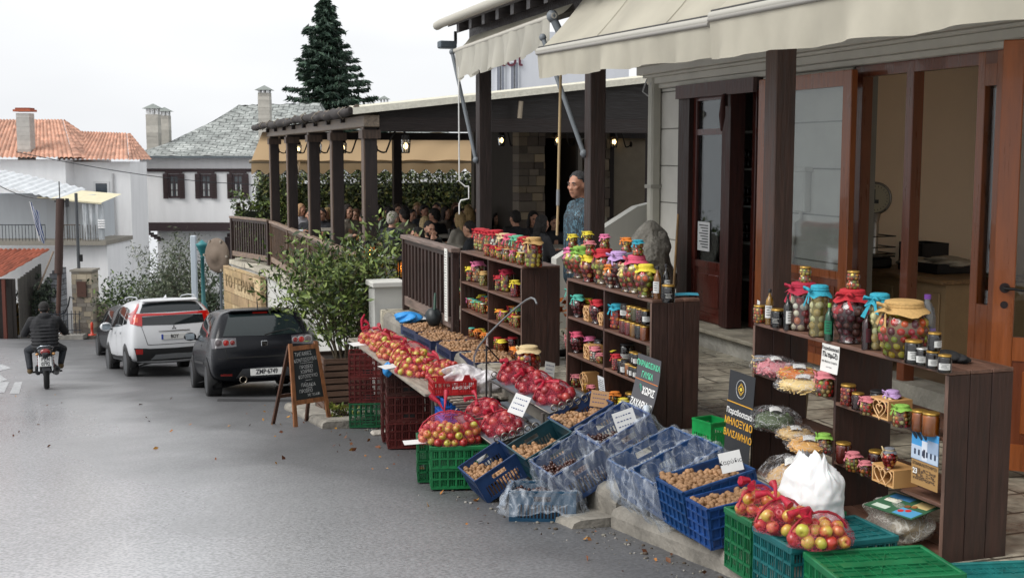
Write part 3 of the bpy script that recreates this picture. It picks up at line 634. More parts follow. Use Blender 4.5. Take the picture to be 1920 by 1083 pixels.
# conifer
par=thing('conifer','tall dark green conifer standing behind the slate mansion','tree',at(615,330,Y=72)); g=MB(); b=Vector(par.location)
Ht=at(617,-14,Y=72).z-b.z; g.cyl((0,0,-4),(0,0,Ht),.32,.03,8,h('#463c33')); 
rr=random.Random(11); C=[];D=[];br=MB()
for k in range(150):
    f=(k/150)**.85; z=Ht*(.02+.97*f); Lm=(4.1*(1-f)**.85+.2)*rr.uniform(.55,1.15); a=k*2.4+rr.uniform(-.3,.3)
    p=Vector((0,0,z)); pts=[p]
    for q in range(1,8):
        u=q/7; pts.append(Vector((math.cos(a)*Lm*u,math.sin(a)*Lm*u,z+.10*Lm-.42*Lm*u+.34*Lm*u*u)))
    br.tube(pts,[.05*(1-.8*i/7) for i in range(8)],4,h('#463c33'))
    for q in range(int(28+80*Lm)):
        u=rr.random()**.7; i=min(6,int(u*7)); pp=pts[i].lerp(pts[i+1],u*7-i); w=.34*Lm*(1-.55*u)*rr.uniform(-1,1); 
        C.append((pp.x-math.sin(a)*w,pp.y+math.cos(a)*w,pp.z-.12*abs(w)-rr.random()*.16)); D.append((math.cos(a)*.7-math.sin(a)*np.sign(w)*.6,math.sin(a)*.7+math.cos(a)*np.sign(w)*.6,-.5))
g.build('trunk',BARK,par); br.build('boughs',BARK,par)
leaves('crown',C,.34,[h('#374a3c'),h('#27382e'),h('#4c6250'),h('#2f4238')],LEAFM,par,.28,dirs=D)
# olive tree
par=thing('olive_tree','loose silvery olive tree in front of the mansion','tree',at(338,640,Y=40)); g=MB(); rr=random.Random(5); tips=[]
for dx in (-.5,0,.45): branchy(g,Vector((dx*.3,0,-.2)),Vector((dx,0,1)),1.5,.08,3,rr,tips,.75,.01)
g.build('trunk',BARK,par); C=[]
for t_ in tips:
    for _ in range(42): C.append(tuple(t_+Vector((rr.gauss(0,.22),rr.gauss(0,.22),rr.gauss(0,.19)))))
leaves('crown',C,.12,[h('#646e58'),h('#4b5642'),h('#7a8069'),h('#3c4633')],LEAFM,par,.26)
def bush(name,lab,box,n,size,cols,m=LEAF,cat='bush',lump=7,seed=1,stems=True,asp=.45,grp=None):
    """box: centre base, half sizes (x,y), height. leaves sit in lumpy clusters round stems"""
    (cx,cy,cz),(hx,hy,hz)=box; rr=random.Random(seed); par=thing(name,lab,cat,(cx,cy,cz),0,grp); cl=[]
    for _ in range(lump*6): cl.append((rr.uniform(-1,1)*hx*.85,rr.uniform(-1,1)*hy*.85,rr.uniform(.15,1)*hz*.9,rr.uniform(.25,.5)*min(hx,hz)*.8))
    C=[]
    for _ in range(n):
        c=rr.choice(cl); v=Vector((rr.gauss(0,1),rr.gauss(0,1),rr.gauss(0,1))).normalized()*c[3]*rr.uniform(.6,1.08); C.append((c[0]+v.x,c[1]+v.y,max(.02,c[2]+v.z)))
    leaves('foliage',C,size,cols,m,par,asp)
    g=MB()
    for c in cl[:24]: g.tube([(c[0]*.1,c[1]*.1,-.1),(c[0]*.5,c[1]*.5,c[2]*.5),(c[0],c[1],c[2])],[.02,.013,.006],4,h('#4d4234'))
    g.build('stem',BARK,par); return par
GR=[h('#46572f'),h('#33422a'),h('#5a6b3a'),h('#27331f')]
a=at(275,575,Y=42); bush('hedge','rough green hedge between stone pillars and olive tree',((a.x,a.y,a.z-1.0),(1.9,.8,1.9)),3500,.13,GR,LEAFM,'hedge',9,3)
a=at(428,600,Y=38); bush('shrub','dark green shrub behind the mirror post beside the stone sign',((a.x,a.y,a.z-.5),(1.0,.6,2.3)),2200,.12,[h('#3d4a35'),h('#2d3a2a'),h('#505c46')],LEAFM,'bush',6,8)
a=at(78,622,Y=45.5); bush('ivy','dark ivy mound climbing beside the concrete steps',((a.x,a.y,a.z),(.75,.4,2.3)),2600,.11,[h('#3c4639'),h('#2a332a'),h('#4f5a4a')],LEAFM,'ivy',6,9)
# teal lamp post, white post, mirror back
par=thing('street_lamp','teal green street lamp post behind the cars','street lamp',at(382,575,Y=34)); b=Vector(par.location); zt=at(380,458,Y=34).z-b.z; g=MB(); g.lathe([(.1,-.6),(.1,.1),(.06,.15),(.05,zt-.4),(.07,zt-.38),(.04,zt-.3)],n=10,col=h('#1f5a5c')); g.build('post_shaft',PLAIN,par)
g=MB(); g.lathe([(.05,zt-.3),(.16,zt-.05),(.19,zt),(.1,zt+.05),(.02,zt+.12),(0,zt+.13)],n=8,col=h('#2a7377')); g.build('lamp_head',PLAIN,par)
a=at(366,575,Y=35); o=MB().box((0,0,.75),(.16,.12,2.6),h('#aeb8c0'),bev=.02).build('white_post',PLAIN,None,a); tag(o,'pale grey square post left of the teal lamp','post')
par=thing('traffic_mirror','round traffic mirror seen from its brown back on a grey post','traffic mirror',at(416,600,Y=30)); b=Vector(par.location); c=at(404,479,Y=29.9)-b; g=MB(); g.cyl((0,0,-.6),(0,0,at(416,468,Y=30).z-b.z),.035,n=8,col=h('#5f666b')); g.box((-.08,0,c.z),(.2,.06,.08),h('#4a4a4a')); g.build('post',IRON,par)
g=MB(); q=Matrix.Translation(c)@Matrix.Rotation(R(-35),4,'Z')@Matrix.Rotation(PI/2,4,'X'); g.M=q; g.lathe([(0,.09),(.14,.085),(.16,.05),(.3,.03),(.38,.0),(.43,-.05),(.43,-.07),(.3,-.04),(0,-.03)],n=28,col=h('#6b5d50'))
for k in range(6): g.box((.4*math.cos(k*PI/3),.4*math.sin(k*PI/3),0),(.05,.05,.05),h('#8c8377'))
g.M=None; g.build('mirror_back',MATTE,par)
# white building top centre behind the pergola
par=thing('white_villa','white building with slim grey windows rising behind the pergola roof','building',at(1000,250,Y=40)); ox=Vector(par.location); A=lambda px,py,YY=40: at(px,py,Y=YY)-ox
g=MB(); a=A(918,330);b=A(1180,60); g.b2((a.x,0,a.z-2),(b.x,8,b.z),h('#c9ccd2')); g.build('wall',WHITE,par)
for px in (932,940,958,966):
    p=A(px,118);q=A(px+5,172); f=MB().b2((p.x-.04,-.05,q.z-.04),(q.x+.04,.01,p.z+.04),h('#dfe2e6')).build('window_frame',PLAIN,par); MB().b2((p.x,-.07,q.z),(q.x,-.052,p.z),h('#6f7480')).build('window_pane',mat('dark_pane',.08),f)
p=A(941,120); text('Σισι',.62,mat('maroon_ink',.6,col=h('#5a2030')),par,Matrix.Translation((p.x+.1,-.09,p.z+.12))@Matrix.Rotation(PI/2,4,'X'),bold=.01)
for px in (934,950):
    p=A(px,262);q=A(px+12,278); f=MB().b2((p.x,-.05,q.z),(q.x,-.0,p.z),h('#7d838c')).build('window_pane',PLAIN,par)
# ================================================================ STREET-SIDE STRUCTURES (t across, s along the street, z up)
_off={}
def TT(name,label,cat,t,s,z=0,group=None):
    p=thing(name,label,cat,T(t,s,z),AZ,group); _off[p.name]=Vector((t,s,z)); return p
def GB(par,root=None):
    g=MB(); g.M=Matrix.Translation(-_off[(root or par).name]); return g
DB=h('#231917'); DB2=h('#3c2a22'); PALEW=h('#8d7f70')
# ---- restaurant terrace: base wall with cap, sign
par=TT('terrace_wall','long white rendered restaurant terrace wall with pale stone coping','wall',-.4,16,-4)
path=[(-.40,10.8),(-.40,14),(-.40,17),(-.40,19),(-.42,20.6),(-.55,22.2),(-.86,24.1),(-.2,25.4),(1.2,26.4)]
g=GB(par)
for (a,b) in zip(path,path[1:]): g.add([(a[0],a[1],-5),(b[0],b[1],-5),(b[0],b[1],-.58),(a[0],a[1],-.58)],[(3,2,1,0)],h('#c4c4bf'))
g.add([(a[0],a[1],-.58) for a in path]+[(4,26.5,-.58),(4,10.8,-.58)],[tuple(range(len(path)+2))],h('#8a867d'))
g.add([(-.4,10.8,-5),(4,10.8,-5),(4,10.8,-.45),(-.4,10.8,-.45)],[(0,1,2,3)],h('#c4c4bf'))
g.build('wall',WHITE,par)
g=GB(par); r=random.Random(2)
for (a,b) in zip(path,path[1:]):
    A_=Vector((*a,0));B_=Vector((*b,0)); n=max(1,int((B_-A_).length/.55)); d=(B_-A_).normalized(); w=Vector((d.y,-d.x,0))
    if w.x>0: w=-w
    for k in range(n):
        p=A_.lerp(B_,k/n)+d*.006; q=A_.lerp(B_,(k+1)/n)-d*.006; z=-.48+r.uniform(-.008,.008)
        e=w*(.05+r.uniform(-.01,.01)); i=-w*.42
        g.extr([p+e+Vector((0,0,z-.09)),q+e+Vector((0,0,z-.09)),q+i+Vector((0,0,z-.09)),p+i+Vector((0,0,z-.09))][::-1],(0,0,.09),jc(h('#b5b0a2'),.85,1.1,r))
g.build('coping',CONC,par)
# carved stone sign on the wall
par=TT('stone_sign','sandstone slab sign with carved dark Greek letters on the terrace wall','sign',-.9,22.4,-2)
P=Vector((-.93,24.0,0));Q=Vector((-.47,20.95,0)); d=(Q-P); n_=Vector((-d.y,d.x,0)).normalized(); n_=-n_ if n_.x>0 else n_
Lg=d.length; dd=d.normalized(); g=GB(par); r=random.Random(8)
z=-2.3
while z<-.62:
    hh=r.uniform(.18,.3); x=0
    while x<Lg:
        w=min(r.uniform(.5,1.0),Lg-x+r.uniform(-.04,.04)); 
        p=P+dd*x; q=P+dd*(x+w-.012)
        g.extr([p+n_*.02+Vector((0,0,z)),q+n_*.02+Vector((0,0,z)),q+n_*.02+Vector((0,0,min(z+hh-.012,-.6))),p+n_*.02+Vector((0,0,min(z+hh-.012,-.6)))],n_*(.1+r.uniform(0,.015)),jc(r.choice([h('#b39a72'),h('#a58d6c'),h('#bda883')]),.8,1.15,r))
        x+=w
    z+=hh
g.build('slab',mat('sandstone',.85,ns=6,na=.3,bs=20,ba=.6),par)
xa=d.normalized(); za=Vector((0,0,1)); ya=xa.cross(za)
mt=Matrix((( xa.x,0,n_.x,0),(xa.y,0,n_.y,0),(0,1,0,0),(0,0,0,1)))
c=P+d*.45+n_*.14-_off[par.name]+Vector((0,0,-.93)); mm=mt.copy(); mm.translation=c
text('ΤΟ ΓΕΡΑΝΙ',.36,mat('carved_brown',.8,col=h('#7d6a4a')),par,mm,bold=.003,sx=1.35)
# ---- railings
RW=h('#6f5844')
def railing(name,lab,p,q,z0,z1,col,topcol,n,parts_m=WOOD,th=.03,grp=None):
    par=TT(name,lab,'railing',(p[0]+q[0])/2,(p[1]+q[1])/2,z0,grp); P=Vector((*p,0));Q=Vector((*q,0)); d=Q-P; ang=math.atan2(d.y,d.x); L_=d.length
    g=GB(par); c=(P+Q)/2
    g.box((c.x,c.y,z1-.04),(L_,.11,.05),topcol,rz=ang,bev=.006); g.build('top_rail',WOODH,par)
    g=GB(par); g.box((c.x,c.y,z1-.09),(L_,.045,.06),col,rz=ang); g.box((c.x,c.y,z0+.14),(L_,.05,.11),topcol,rz=ang); g.build('bottom_rail',WOODH,par)
    g=GB(par)
    for k in range(n):
        c=P.lerp(Q,(k+.5)/n); g.box((c.x,c.y,(z0+.19+z1-.12)/2),(th*1.6,th*.8,z1-z0-.31),col,rz=ang)
    g.build('balusters',WOOD,par)
    for c in (P+d.normalized()*.035,Q-d.normalized()*.035):
        g=GB(par); g.box((c.x,c.y,(z0+z1)/2-.035),(.07,.075,z1-z0-.07),col,rz=ang); g.build('post',WOOD,par)
    return par
S=[12.2,14.65,16.85,19.4,21.9]
for i in range(4):
    railing('wooden_railing',['second','third','fourth','farthest'][i] and ['brown slat railing partly behind the potted laurel, nearest of the pergola row','brown slat railing between second and third pergola posts','brown slat railing between third and fourth pergola posts','brown slat railing between the two farthest pergola posts'][i],(-.22,S[i]),(-.22,S[i+1]),-.45,.53,h('#5f4a3a'),h('#8d7868'),17,grp='pergola railings')
railing('wooden_railing','dark slat railing angled outward at the far corner over the stone sign',(-.26,22.0),(-.86,23.9),-.45,.55,h('#3a2c27'),h('#7d6a5c'),16,grp='pergola railings')
fr=railing('wooden_railing','tall dark brown slatted fence panel left of the far jar shelf',(-.14,7.82),(-.12,10.2),-.02,.95,h('#36241f'),h('#75645c'),14,th=.042)
g=GB(fr); g.box((-.205,7.98,.53),(.006,.11,.78),h('#d5d5cf')); pl=g.build('price_list',PAPER,fr)
g=GB(fr)
for k in range(26): g.b2((-.2095,7.95,.88-k*.028),(-.2085,8.005+.012*(k%3),.885-k*.028),h('#30343a'))
g.build('printed_lines',PAPER,pl)
# ---- pergola
par=TT('pergola','long timber pergola with dark posts and cream canvas roof over the restaurant terrace','pergola',2,17,-.45)
for i,s_ in enumerate(S):
    g=GB(par); g.box((-.12,s_,.95),(.17,.17,2.8),DB); g.box((-.12,s_,2.2),(.26,.26,.12),h('#4a3a30')); g.box((-.215,s_,.95),(.02,.172,2.78),h('#5f4e42')); g.build('post',WOOD,par)
for (t_,s_) in ((2.55,21.9),(5.2,21.9),(4.2,12.2)):
    g=GB(par); g.box((t_,s_,.9),(.18,.18,2.75),DB); g.build('post',WOOD,par)
g=GB(par); g.b2((-.24,12.0,2.3),(-.02,22.3,2.46),PALEW,bev=.01); g.build('fascia_beam',WOODH,par)
g=GB(par); g.b2((-.015,12.08,2.24),(5.6,12.3,2.44),DB); g.b2((.0,21.8,2.24),(5.6,22.0,2.4),DB)
g.extr([(-.02,12.1,2.44),(5.6,12.1,2.44),(5.6,12.1,3.20),(-.02,12.1,2.50)],(0,.1,0),h('#1d1716'))
for k in range(1,9): s_=12.2+k*1.2; g.add([(-.3,s_-.05,2.47),(-.3,s_+.05,2.47),(5.6,s_+.05,3.17),(5.6,s_-.05,3.17),(-.3,s_-.05,2.38),(-.3,s_+.05,2.38),(5.6,s_+.05,3.07),(5.6,s_-.05,3.07)],[(3,2,1,0),(4,5,6,7),(0,1,5,4),(2,3,7,6),(0,4,7,3),(1,2,6,5)],DB)
g.build('crossbeam',WOODX,par)
g=GB(par); rr=random.Random(2)
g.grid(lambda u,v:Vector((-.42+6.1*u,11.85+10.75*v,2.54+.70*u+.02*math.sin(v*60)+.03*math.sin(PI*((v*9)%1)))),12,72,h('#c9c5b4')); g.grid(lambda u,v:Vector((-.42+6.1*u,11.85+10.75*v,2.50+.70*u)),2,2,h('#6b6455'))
g.add([(-.42,11.85,2.46),(5.68,11.85,3.16),(5.68,11.85,3.25),(-.42,11.85,2.55)],[(0,1,2,3)],h('#d9d6c8'))
g.build('canvas_roof',CLOTH,par)
g=GB(par); pts=[Vector((-.45+rr.uniform(-.02,.02),11.9+10.8*k/60,2.50+rr.uniform(-.02,.02))) for k in range(61)]
g.tube(pts,[.06+rr.uniform(-.015,.02) for _ in pts],7,h('#2c2624')); g.tube([p+Vector((.08,0,.045)) for p in pts],[.035+rr.uniform(-.01,.015) for _ in pts],6,h('#5d5248'))
for k in range(9): p=pts[3+k*6]; g.tube([p+Vector((0,.02,-.08)),p+Vector((-.07,0,0)),p+Vector((0,0,.08)),p+Vector((.08,.02,0))],.012,5,h('#7b7367'),closed=True)
g.build('rolled_blind',MATTE,par)
# inner beige awning at the far end of the pergola
par=TT('inner_awning','translucent beige awning with scalloped valance at the far end under the pergola','awning',2.5,23,-.4)
TAN=mat('tan_canvas',.8,ns=3,na=.15,sub=.0)
m_=bpy.data.materials.new('backlit_canvas'); m_.use_nodes=True; nt=m_.node_tree; b=nt.nodes['Principled BSDF']; b.inputs['Base Color'].default_value=(*h('#a8947a'),1); b.inputs['Roughness'].default_value=.85
tl=nt.nodes.new('ShaderNodeBsdfTranslucent'); tl.inputs[0].default_value=(*h('#cdb08a'),1); ms=nt.nodes.new('ShaderNodeMixShader'); ms.inputs[0].default_value=.5; nt.links.new(b.outputs[0],ms.inputs[1]); nt.links.new(tl.outputs[0],ms.inputs[2]); nt.links.new(ms.outputs[0],nt.nodes['Material Output'].inputs[0]); BACKLIT=m_
g=GB(par); g.grid(lambda u,v:Vector((-.35+5.8*u,22.05+2.1*v,2.40-.62*v+.02*math.sin(u*40))),40,6,h('#b98f5e'))
g.grid(lambda u,v:Vector((-.35+5.8*u,24.16+.03*math.sin(u*50),1.74-.22*v*(1+.25*math.cos(u*110)))),160,3,h('#a5825a')); g.build('canvas',BACKLIT,par)
g=GB(par); g.cyl((-.4,24.15,1.76),(5.5,24.15,1.76),.04,n=8,col=h('#8d8474')); 
for t_ in (.4,2.7,5.0): g.cyl((t_,22.1,1.5),(t_+.35,24.1,1.74),.022,n=6,col=h('#b3b0a8')); g.cyl((t_,22.1,1.5),(t_-.1,22.1,2.3),.018,n=6,col=h('#3b3532'))
g.build('frame',PLAIN,par)
# hedge behind the terrace
def hedge_box(name,lab,t0,t1,s0,s1,z0,z1,n,seed,cols,size=.09):
    rr=random.Random(seed); par=TT(name,lab,'hedge',(t0+t1)/2,(s0+s1)/2,z0); o=_off[par.name]; C=[]
    for _ in range(n):
        f=rr.random(); t_=rr.uniform(t0,t1); s_=s0+(s1-s0)*rr.random()**2; top=z1+.14*math.sin(t_*3+seed)+.1*math.sin(t_*7.3)
        C.append((t_-o.x,s_-o.y,rr.uniform(z0,top+.1*rr.random())-o.z))
    leaves('foliage',C,size,cols,LEAF,par)
    g=GB(par)
    for k in range(10): t_=t0+(t1-t0)*(k+.5)/10; g.cyl((t_,(s0+s1)/2,z0),(t_+rr.uniform(-.1,.1),(s0+s1)/2,z1-.2),.03,n=5,col=h('#3a3026'))
    g.b2((t0+.1,s0+.45,z0),(t1-.1,s0+.7,z1-.4),h('#1c2416')); g.build('stem',BARK,par); return par  # dark slab added inside the leaves so no sky shows through
HG=[h('#4d5c30'),h('#36452a'),h('#667342'),h('#29331f'),h('#7a7a45')]
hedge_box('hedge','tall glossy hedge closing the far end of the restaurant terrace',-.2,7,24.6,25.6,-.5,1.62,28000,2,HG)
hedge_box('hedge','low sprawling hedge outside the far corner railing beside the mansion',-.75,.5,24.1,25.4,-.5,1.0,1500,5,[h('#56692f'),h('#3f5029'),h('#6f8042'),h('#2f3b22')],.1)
# ---- restaurant building behind the tables
par=TT('restaurant_building','dim stone-cornered restaurant building with dark doorways behind the diners','building',5,15.4,-.3)
WD=h('#38312a'); g=GB(par); g.b2((4.08,15.05,-.4),(4.12,19,2.8),WD); g.b2((3.5,15.1,2.35),(8,15.3,2.86),h('#3a302a')); g.b2((4.75,15.1,-.4),(6.0,15.3,2.35),h('#8d8270')); g.b2((6.5,15.1,-.4),(9,15.3,2.35),WD); g.b2((3.45,19,-.4),(9,19.2,2.8),h('#6d665c')); g.b2((3.5,15.3,-.4),(3.6,19,2.8),h('#38312a')); g.b2((9,9,-.4),(9.2,15.1,3.0),WD)  # shade under the pergola roof is put into the dark wall colours
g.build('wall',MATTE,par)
def quoin(t0,t1,s0,s1,z0,z1,seed):
    g=GB(par); r=random.Random(seed); z=z0
    while z<z1:
        hh=r.uniform(.1,.2); x=t0
        while x<t1-.02:
            w=min(r.uniform(.12,.34),t1-x); e=r.uniform(0,.02); g.b2((x,s0-e,z),(x+w-.01,s1,min(z1,z+hh-.01)),jc(r.choice([h('#7d6f5d'),h('#6b6155'),h('#92826a'),h('#5c5148')]),.6,1.3,r)); x+=w
        z+=hh
    g.build('quoin',MATTE,par)
quoin(3.02,3.5,14.98,15.3,-.4,2.8,1); quoin(4.3,4.7,15.0,15.3,-.4,2.8,2); quoin(6.02,6.5,15.0,15.3,-.4,2.9,3); quoin(5.1,5.6,12.31,12.42,-.4,3.0,4)
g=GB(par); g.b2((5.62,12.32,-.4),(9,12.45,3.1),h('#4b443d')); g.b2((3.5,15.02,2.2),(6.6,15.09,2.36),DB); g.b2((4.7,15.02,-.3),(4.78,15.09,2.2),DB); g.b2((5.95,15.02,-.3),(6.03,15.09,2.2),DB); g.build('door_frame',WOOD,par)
g=GB(par); g.extr([(4.0,14.2,-.3),(4.6,14.2,-.3),(4.3,14.2,.9),(3.95,14.2,.9)],(0,.04,0),h('#8a8474')); g.build('menu_board',MATTE,par)
# gooseneck lanterns
def goose(t,s,z,dt,lab,grp='gooseneck lanterns of the restaurant',ds=0,sc_=1):
    par=TT('wall_lantern',lab,'lamp',t,s,z,grp); g=GB(par)
    pts=[]
    for k in range(13):
        u=k/12; pts.append((t+dt*u,s+ds*u,z+sc_*(-.05*math.sin(PI*min(1,u*2)) + (.28*math.sin(PI*max(0,(u-.35)/.65)*.72)))))
    g.tube(pts,.013,6,h('#1b1817')); e=Vector(pts[-1]); g.cyl((t,s,z),(t+dt*.03,s+ds*.03,z),.05,n=10,col=h('#1b1817')); g.build('arm',IRON,par)
    g=GB(par); g.cyl(e+Vector((0,0,-.02)),e+Vector((0,0,-.09)),.05,.06,8,h('#1b1817')); 
    for k in range(6): a=k*PI/3; g.cyl(e+Vector((.07*math.cos(a),.07*math.sin(a),-.09)),e+Vector((.055*math.cos(a),.055*math.sin(a),-.26)),.006,n=4,col=h('#1b1817'))
    g.lathe([(.075,-.145),(.078,-.15)],e,12,h('#1b1817'),cap=False); g.cyl(e+Vector((0,0,-.26)),e+Vector((0,0,-.275)),.057,n=8,col=h('#1b1817')); g.build('cage',IRON,par)
    g=GB(par); g.ball(e+Vector((0,0,-.175)),(.034,.034,.045),(1,.7,.3),10,6); g.build('bulb',LAMPGLOW,par)
    g=GB(par); g.lathe([(.06,-.09),(.066,-.16),(.05,-.26)],e,12,(.9,.9,.9),cap=False); g.build('glass_shade',GLASSW,par)
    return par
for i,s_ in enumerate(S): goose(-.03,s_,2.0,.42,['lit caged gooseneck lantern on the nearest pergola post','lit caged gooseneck lantern on the second pergola post','caged gooseneck lantern on the middle pergola post','caged gooseneck lantern on the fourth pergola post','caged gooseneck lantern on the farthest pergola post'][i])
for px,y_,lab,dt,s_ in ((1046,262,'lit wall lantern on the dark restaurant wall left of the standing man',-.3,14.98),(1151,265,'lit wall lantern on the restaurant wall right of the standing man',-.32,14.98),(941,262,'lit caged lantern hanging beside the dark post behind the jars',-.25,15.6)):
    t_=math.tan(math.atan((px-960)/F)+AZ)*(s_-SC)+TC; P=T(t_,s_); z=at(px,y_,Y=P.y).z+.17-.22; goose(t_-dt,s_,z,dt,lab)
# floor lanterns with candle
for (px,py,s_,lab) in ((693,489,11.9,'lit black candle lantern on the wall beside the nearest pergola post'),(756,520,11.0,'lit candle lantern half hidden behind the slatted fence panel')):
    t_=math.tan(math.atan((px-960)/F)+AZ)*(s_-SC)+TC; P=T(t_,s_); z=at(px,py,Y=P.y).z; par=TT('candle_lantern',lab,'lantern',t_,s_,z)
    g=MB(); g.box((0,0,-.1),(.16,.16,.22),h('#191718')); g.box((0,0,.23),(.15,.15,.02),h('#191718')); g.lathe([(.1,.24),(.03,.3),(.012,.31)],n=4,col=h('#191718'))
    for a in (-1,1):
        for b_ in (-1,1): g.box((a*.065,b_*.065,.12),(.014,.014,.22),h('#191718'))
    g.tube([(.02*math.cos(k*.8),0,.33+.02*math.sin(k*.8)) for k in range(8)],.004,4,h('#191718')); g.build('lantern_case',IRON,par)
    g=MB(); g.cyl((0,0,.01),(0,0,.09),.03,n=8,col=h('#d9b070')); g.build('candle',PLAIN,par); g=MB(); g.ball((0,0,.12),(.018,.018,.036),(1,.7,.3),8,6); g.build('flame',mat('flame',.4,col=(1,.55,.16),emit=22),par)
    g=MB(); g.box((0,0,.12),(.12,.12,.2),(1,.7,.4)); g.build('lantern_glass',pane('amber_glass',(1,.72,.4),1,.1,.18,(.9,.45,.15)),par)
# white pier and post beside the fence panel
par=TT('white_pier','white pier with flat coping between potted laurel and slatted fence','pier',-.3,10.55,-.9); g=GB(par); g.b2((-.46,10.42,-1.2),(-.1,10.78,.26),h('#c2c2bd')); g.build('pier_body',WHITE,par); g=GB(par); g.b2((-.5,10.36,.26),(-.06,10.79,.33),h('#c9c8c2'),bev=.01); g.build('coping',WHITE,par)
par=TT('white_pier','smaller white plastered block behind the pier under the seated white-haired man','pier',.1,12.4,-.45); g=GB(par); g.b2((-.1,12.45,-.5),(.45,12.8,.42),h('#aaaaa6')); g.build('pier_body',WHITE,par); g=GB(par); g.b2((-.14,12.42,.42),(.49,12.83,.47),h('#b5b5b0')); g.build('coping',WHITE,par)
# ================================================================ SHOP
WT=2.2
S_=lambda px,t=WT: s_of(px,t)
par=TT('shop_building','cream block-jointed shop front with moulded cornice and two wide openings','building',WT,3,0)
sL=S_(1230); sD1=S_(1280); sD2=S_(1426); sO1=S_(1592); sO2=S_(1872); zt=2.64
PL=mat('cream_render',.8,ns=2.5,na=.1,bs=10,ba=.1); BC=h('#d0cec6')
g=GB(par)
def blocks(s0,s1,z0,z1):
    g.b2((WT+.012,s0,z0),(WT+.25,s1,z1),h('#8b8a82')); z=z0
    while z<z1:
        hz=min(.40,z1-z); g.b2((WT,s0+.006,z+.006),(WT+.011,s1-.006,z+hz-.008),BC); z+=.40
blocks(sD1,sL,0.2,zt); blocks(sO1,sD2,0.2,zt); blocks(-3,-2.6,.0,zt)  # unseen front wall past the right opening left out to let daylight in
g.b2((WT,-3,zt+.26),(WT+.25,sL,4.2),BC); g.b2((WT+.01,-3,zt),(WT+.2,sL,zt+.26),BC); g.build('wall',PL,par)
g=GB(par); 
for z0,z1,e in ((zt,zt+.05,.05),(zt+.05,zt+.12,.10),(zt+.12,zt+.15,.14),(zt+.15,zt+.24,.2),(zt+.24,zt+.27,.24)): g.b2((WT-e,-3,z0),(WT-.001,sL+e*.6,z1),h('#c9c6bc'),bev=.006)
g.build('cornice',PL,par)
g=GB(par); g.b2((WT-.27,5.0,.16),(WT+.4,7.6,.20),h('#9a9485'),bev=.008); g.b2((WT-.2,5.0,0),(WT+.24,7.6,.155),h('#a09e96')); g.b2((WT-.02,-3,.0),(WT+.24,5.0,.155),h('#8a877e')); g.build('doorstep',CONC,par)
# interior rooms
g=GB(par); BE=h('#f4dcbe')
g.b2((4.5,-3.6,0),(4.6,sO1+1.1,3),BE); g.b2((WT+.26,5.2,0),(4.5,5.25,3),BE); g.b2((4.5,4.5,0),(4.6,5.3,3),BE); g.b2((WT+.26,-3.6,2.9),(5.2,5.2,3),h('#e4d8c4')); g.b2((WT+.25,-3.6,.02),(5.2,5.2,.12),h('#6f5c48'))  # unseen near end wall left out so daylight reaches the room
g.build('interior_wall',mat('beige_interior',.8,ns=1,na=.06),par)
g=GB(par); DK=h('#8a8580'); g.b2((3.6,sD2-.2,0),(3.7,sD1+.6,2.9),DK); g.b2((WT+.26,sD1+.5,0),(3.6,sD1+.6,2.9),DK); g.b2((WT+.26,sD2-.3,0),(3.6,sD2-.2,2.9),DK); g.b2((WT+.26,sD2-.2,2.8),(3.6,sD1+.5,2.9),DK); g.b2((WT+.26,sD2-.2,.05),(3.6,sD1+.5,.15),h('#4a3f38')); g.build('store_room',MATTE,par)
MAH=h('#4f2018'); ORW=h('#8e4c22'); ORD=h('#6a3419')
VARN=mat('varnished_door_wood',.32,ns=4,na=.28,bs=10,ba=.12,stretch=(6,6,.6),coat=.25,rn=.08)
# left dark-red door set
par=TT('shop_door','dark red glazed shop door with tall panes and solid lower panel','door',WT,6.6,.2)
def leaf(par,g,s0,s1,z0,z1,t,st=.07,panel=.55,trans=2.12,col=MAH,lowcol=None):
    g.b2((t-.03,s0,z0),(t+.03,s0+st,z1),col,bev=.006); g.b2((t-.03,s1-st,z0),(t+.03,s1,z1),col,bev=.006)
    for a,b in ((z1-st,z1),(z0,z0+.09),(z0+panel,z0+panel+.07)): g.b2((t-.027,s0+st,a),(t+.027,s1-st,b),col)
    if trans: g.b2((t-.027,s0+st,trans),(t+.027,s1-st,trans+.06),col)
    g.b2((t-.012,s0+st,z0+.09),(t+.012,s1-st,z0+panel),lowcol or col)
    g.b2((t-.022,s0+st+.06,z0+.15),(t-.012,s1-st-.06,z0+panel-.06),lowcol or col,bev=.005)
zd=.21; a1=S_(1300);a2=S_(1362);a3=S_(1376)
g=GB(par); g.b2((WT-.06,a1,zd),(WT+.1,sD1,zt),h('#33201c')); g.b2((WT-.1,sD2,zt-.14),(WT-.06,sD1-.002,zt-.001),h('#5a4340')); g.b2((WT-.0595,sD2,zt-.10),(WT+.1,a1,zt),h('#33201c')); g.b2((WT-.06,a3-.02,zd),(WT+.1,a2,zt-.1),h('#3b1a15')); g.build('door_frame',WOOD,par)
g=GB(par); leaf(par,g,a2,a1,zd,zt-.1,WT+.02); dl=g.build('door_leaf',VARN,par); g=GB(par); g.b2((WT+.018,a2+.07,zd+.62),(WT+.024,a1-.07,zt-.17),(.8,.8,.8)); g.build('window_pane',GLASSW,dl)
g=GB(par); g.b2((WT+.01,a1-.36,.93),(WT+.015,a1-.10,1.23),h('#c9cbcc')); nt_=g.build('notice',PAPER,dl); g=GB(par)
for k in range(9): g.b2((WT+.006,a1-.33,1.19-.028*k),(WT+.009,a1-.14-.03*(k%3),1.2-.028*k),h('#2c2f33'))
g.build('printed_lines',PAPER,nt_)
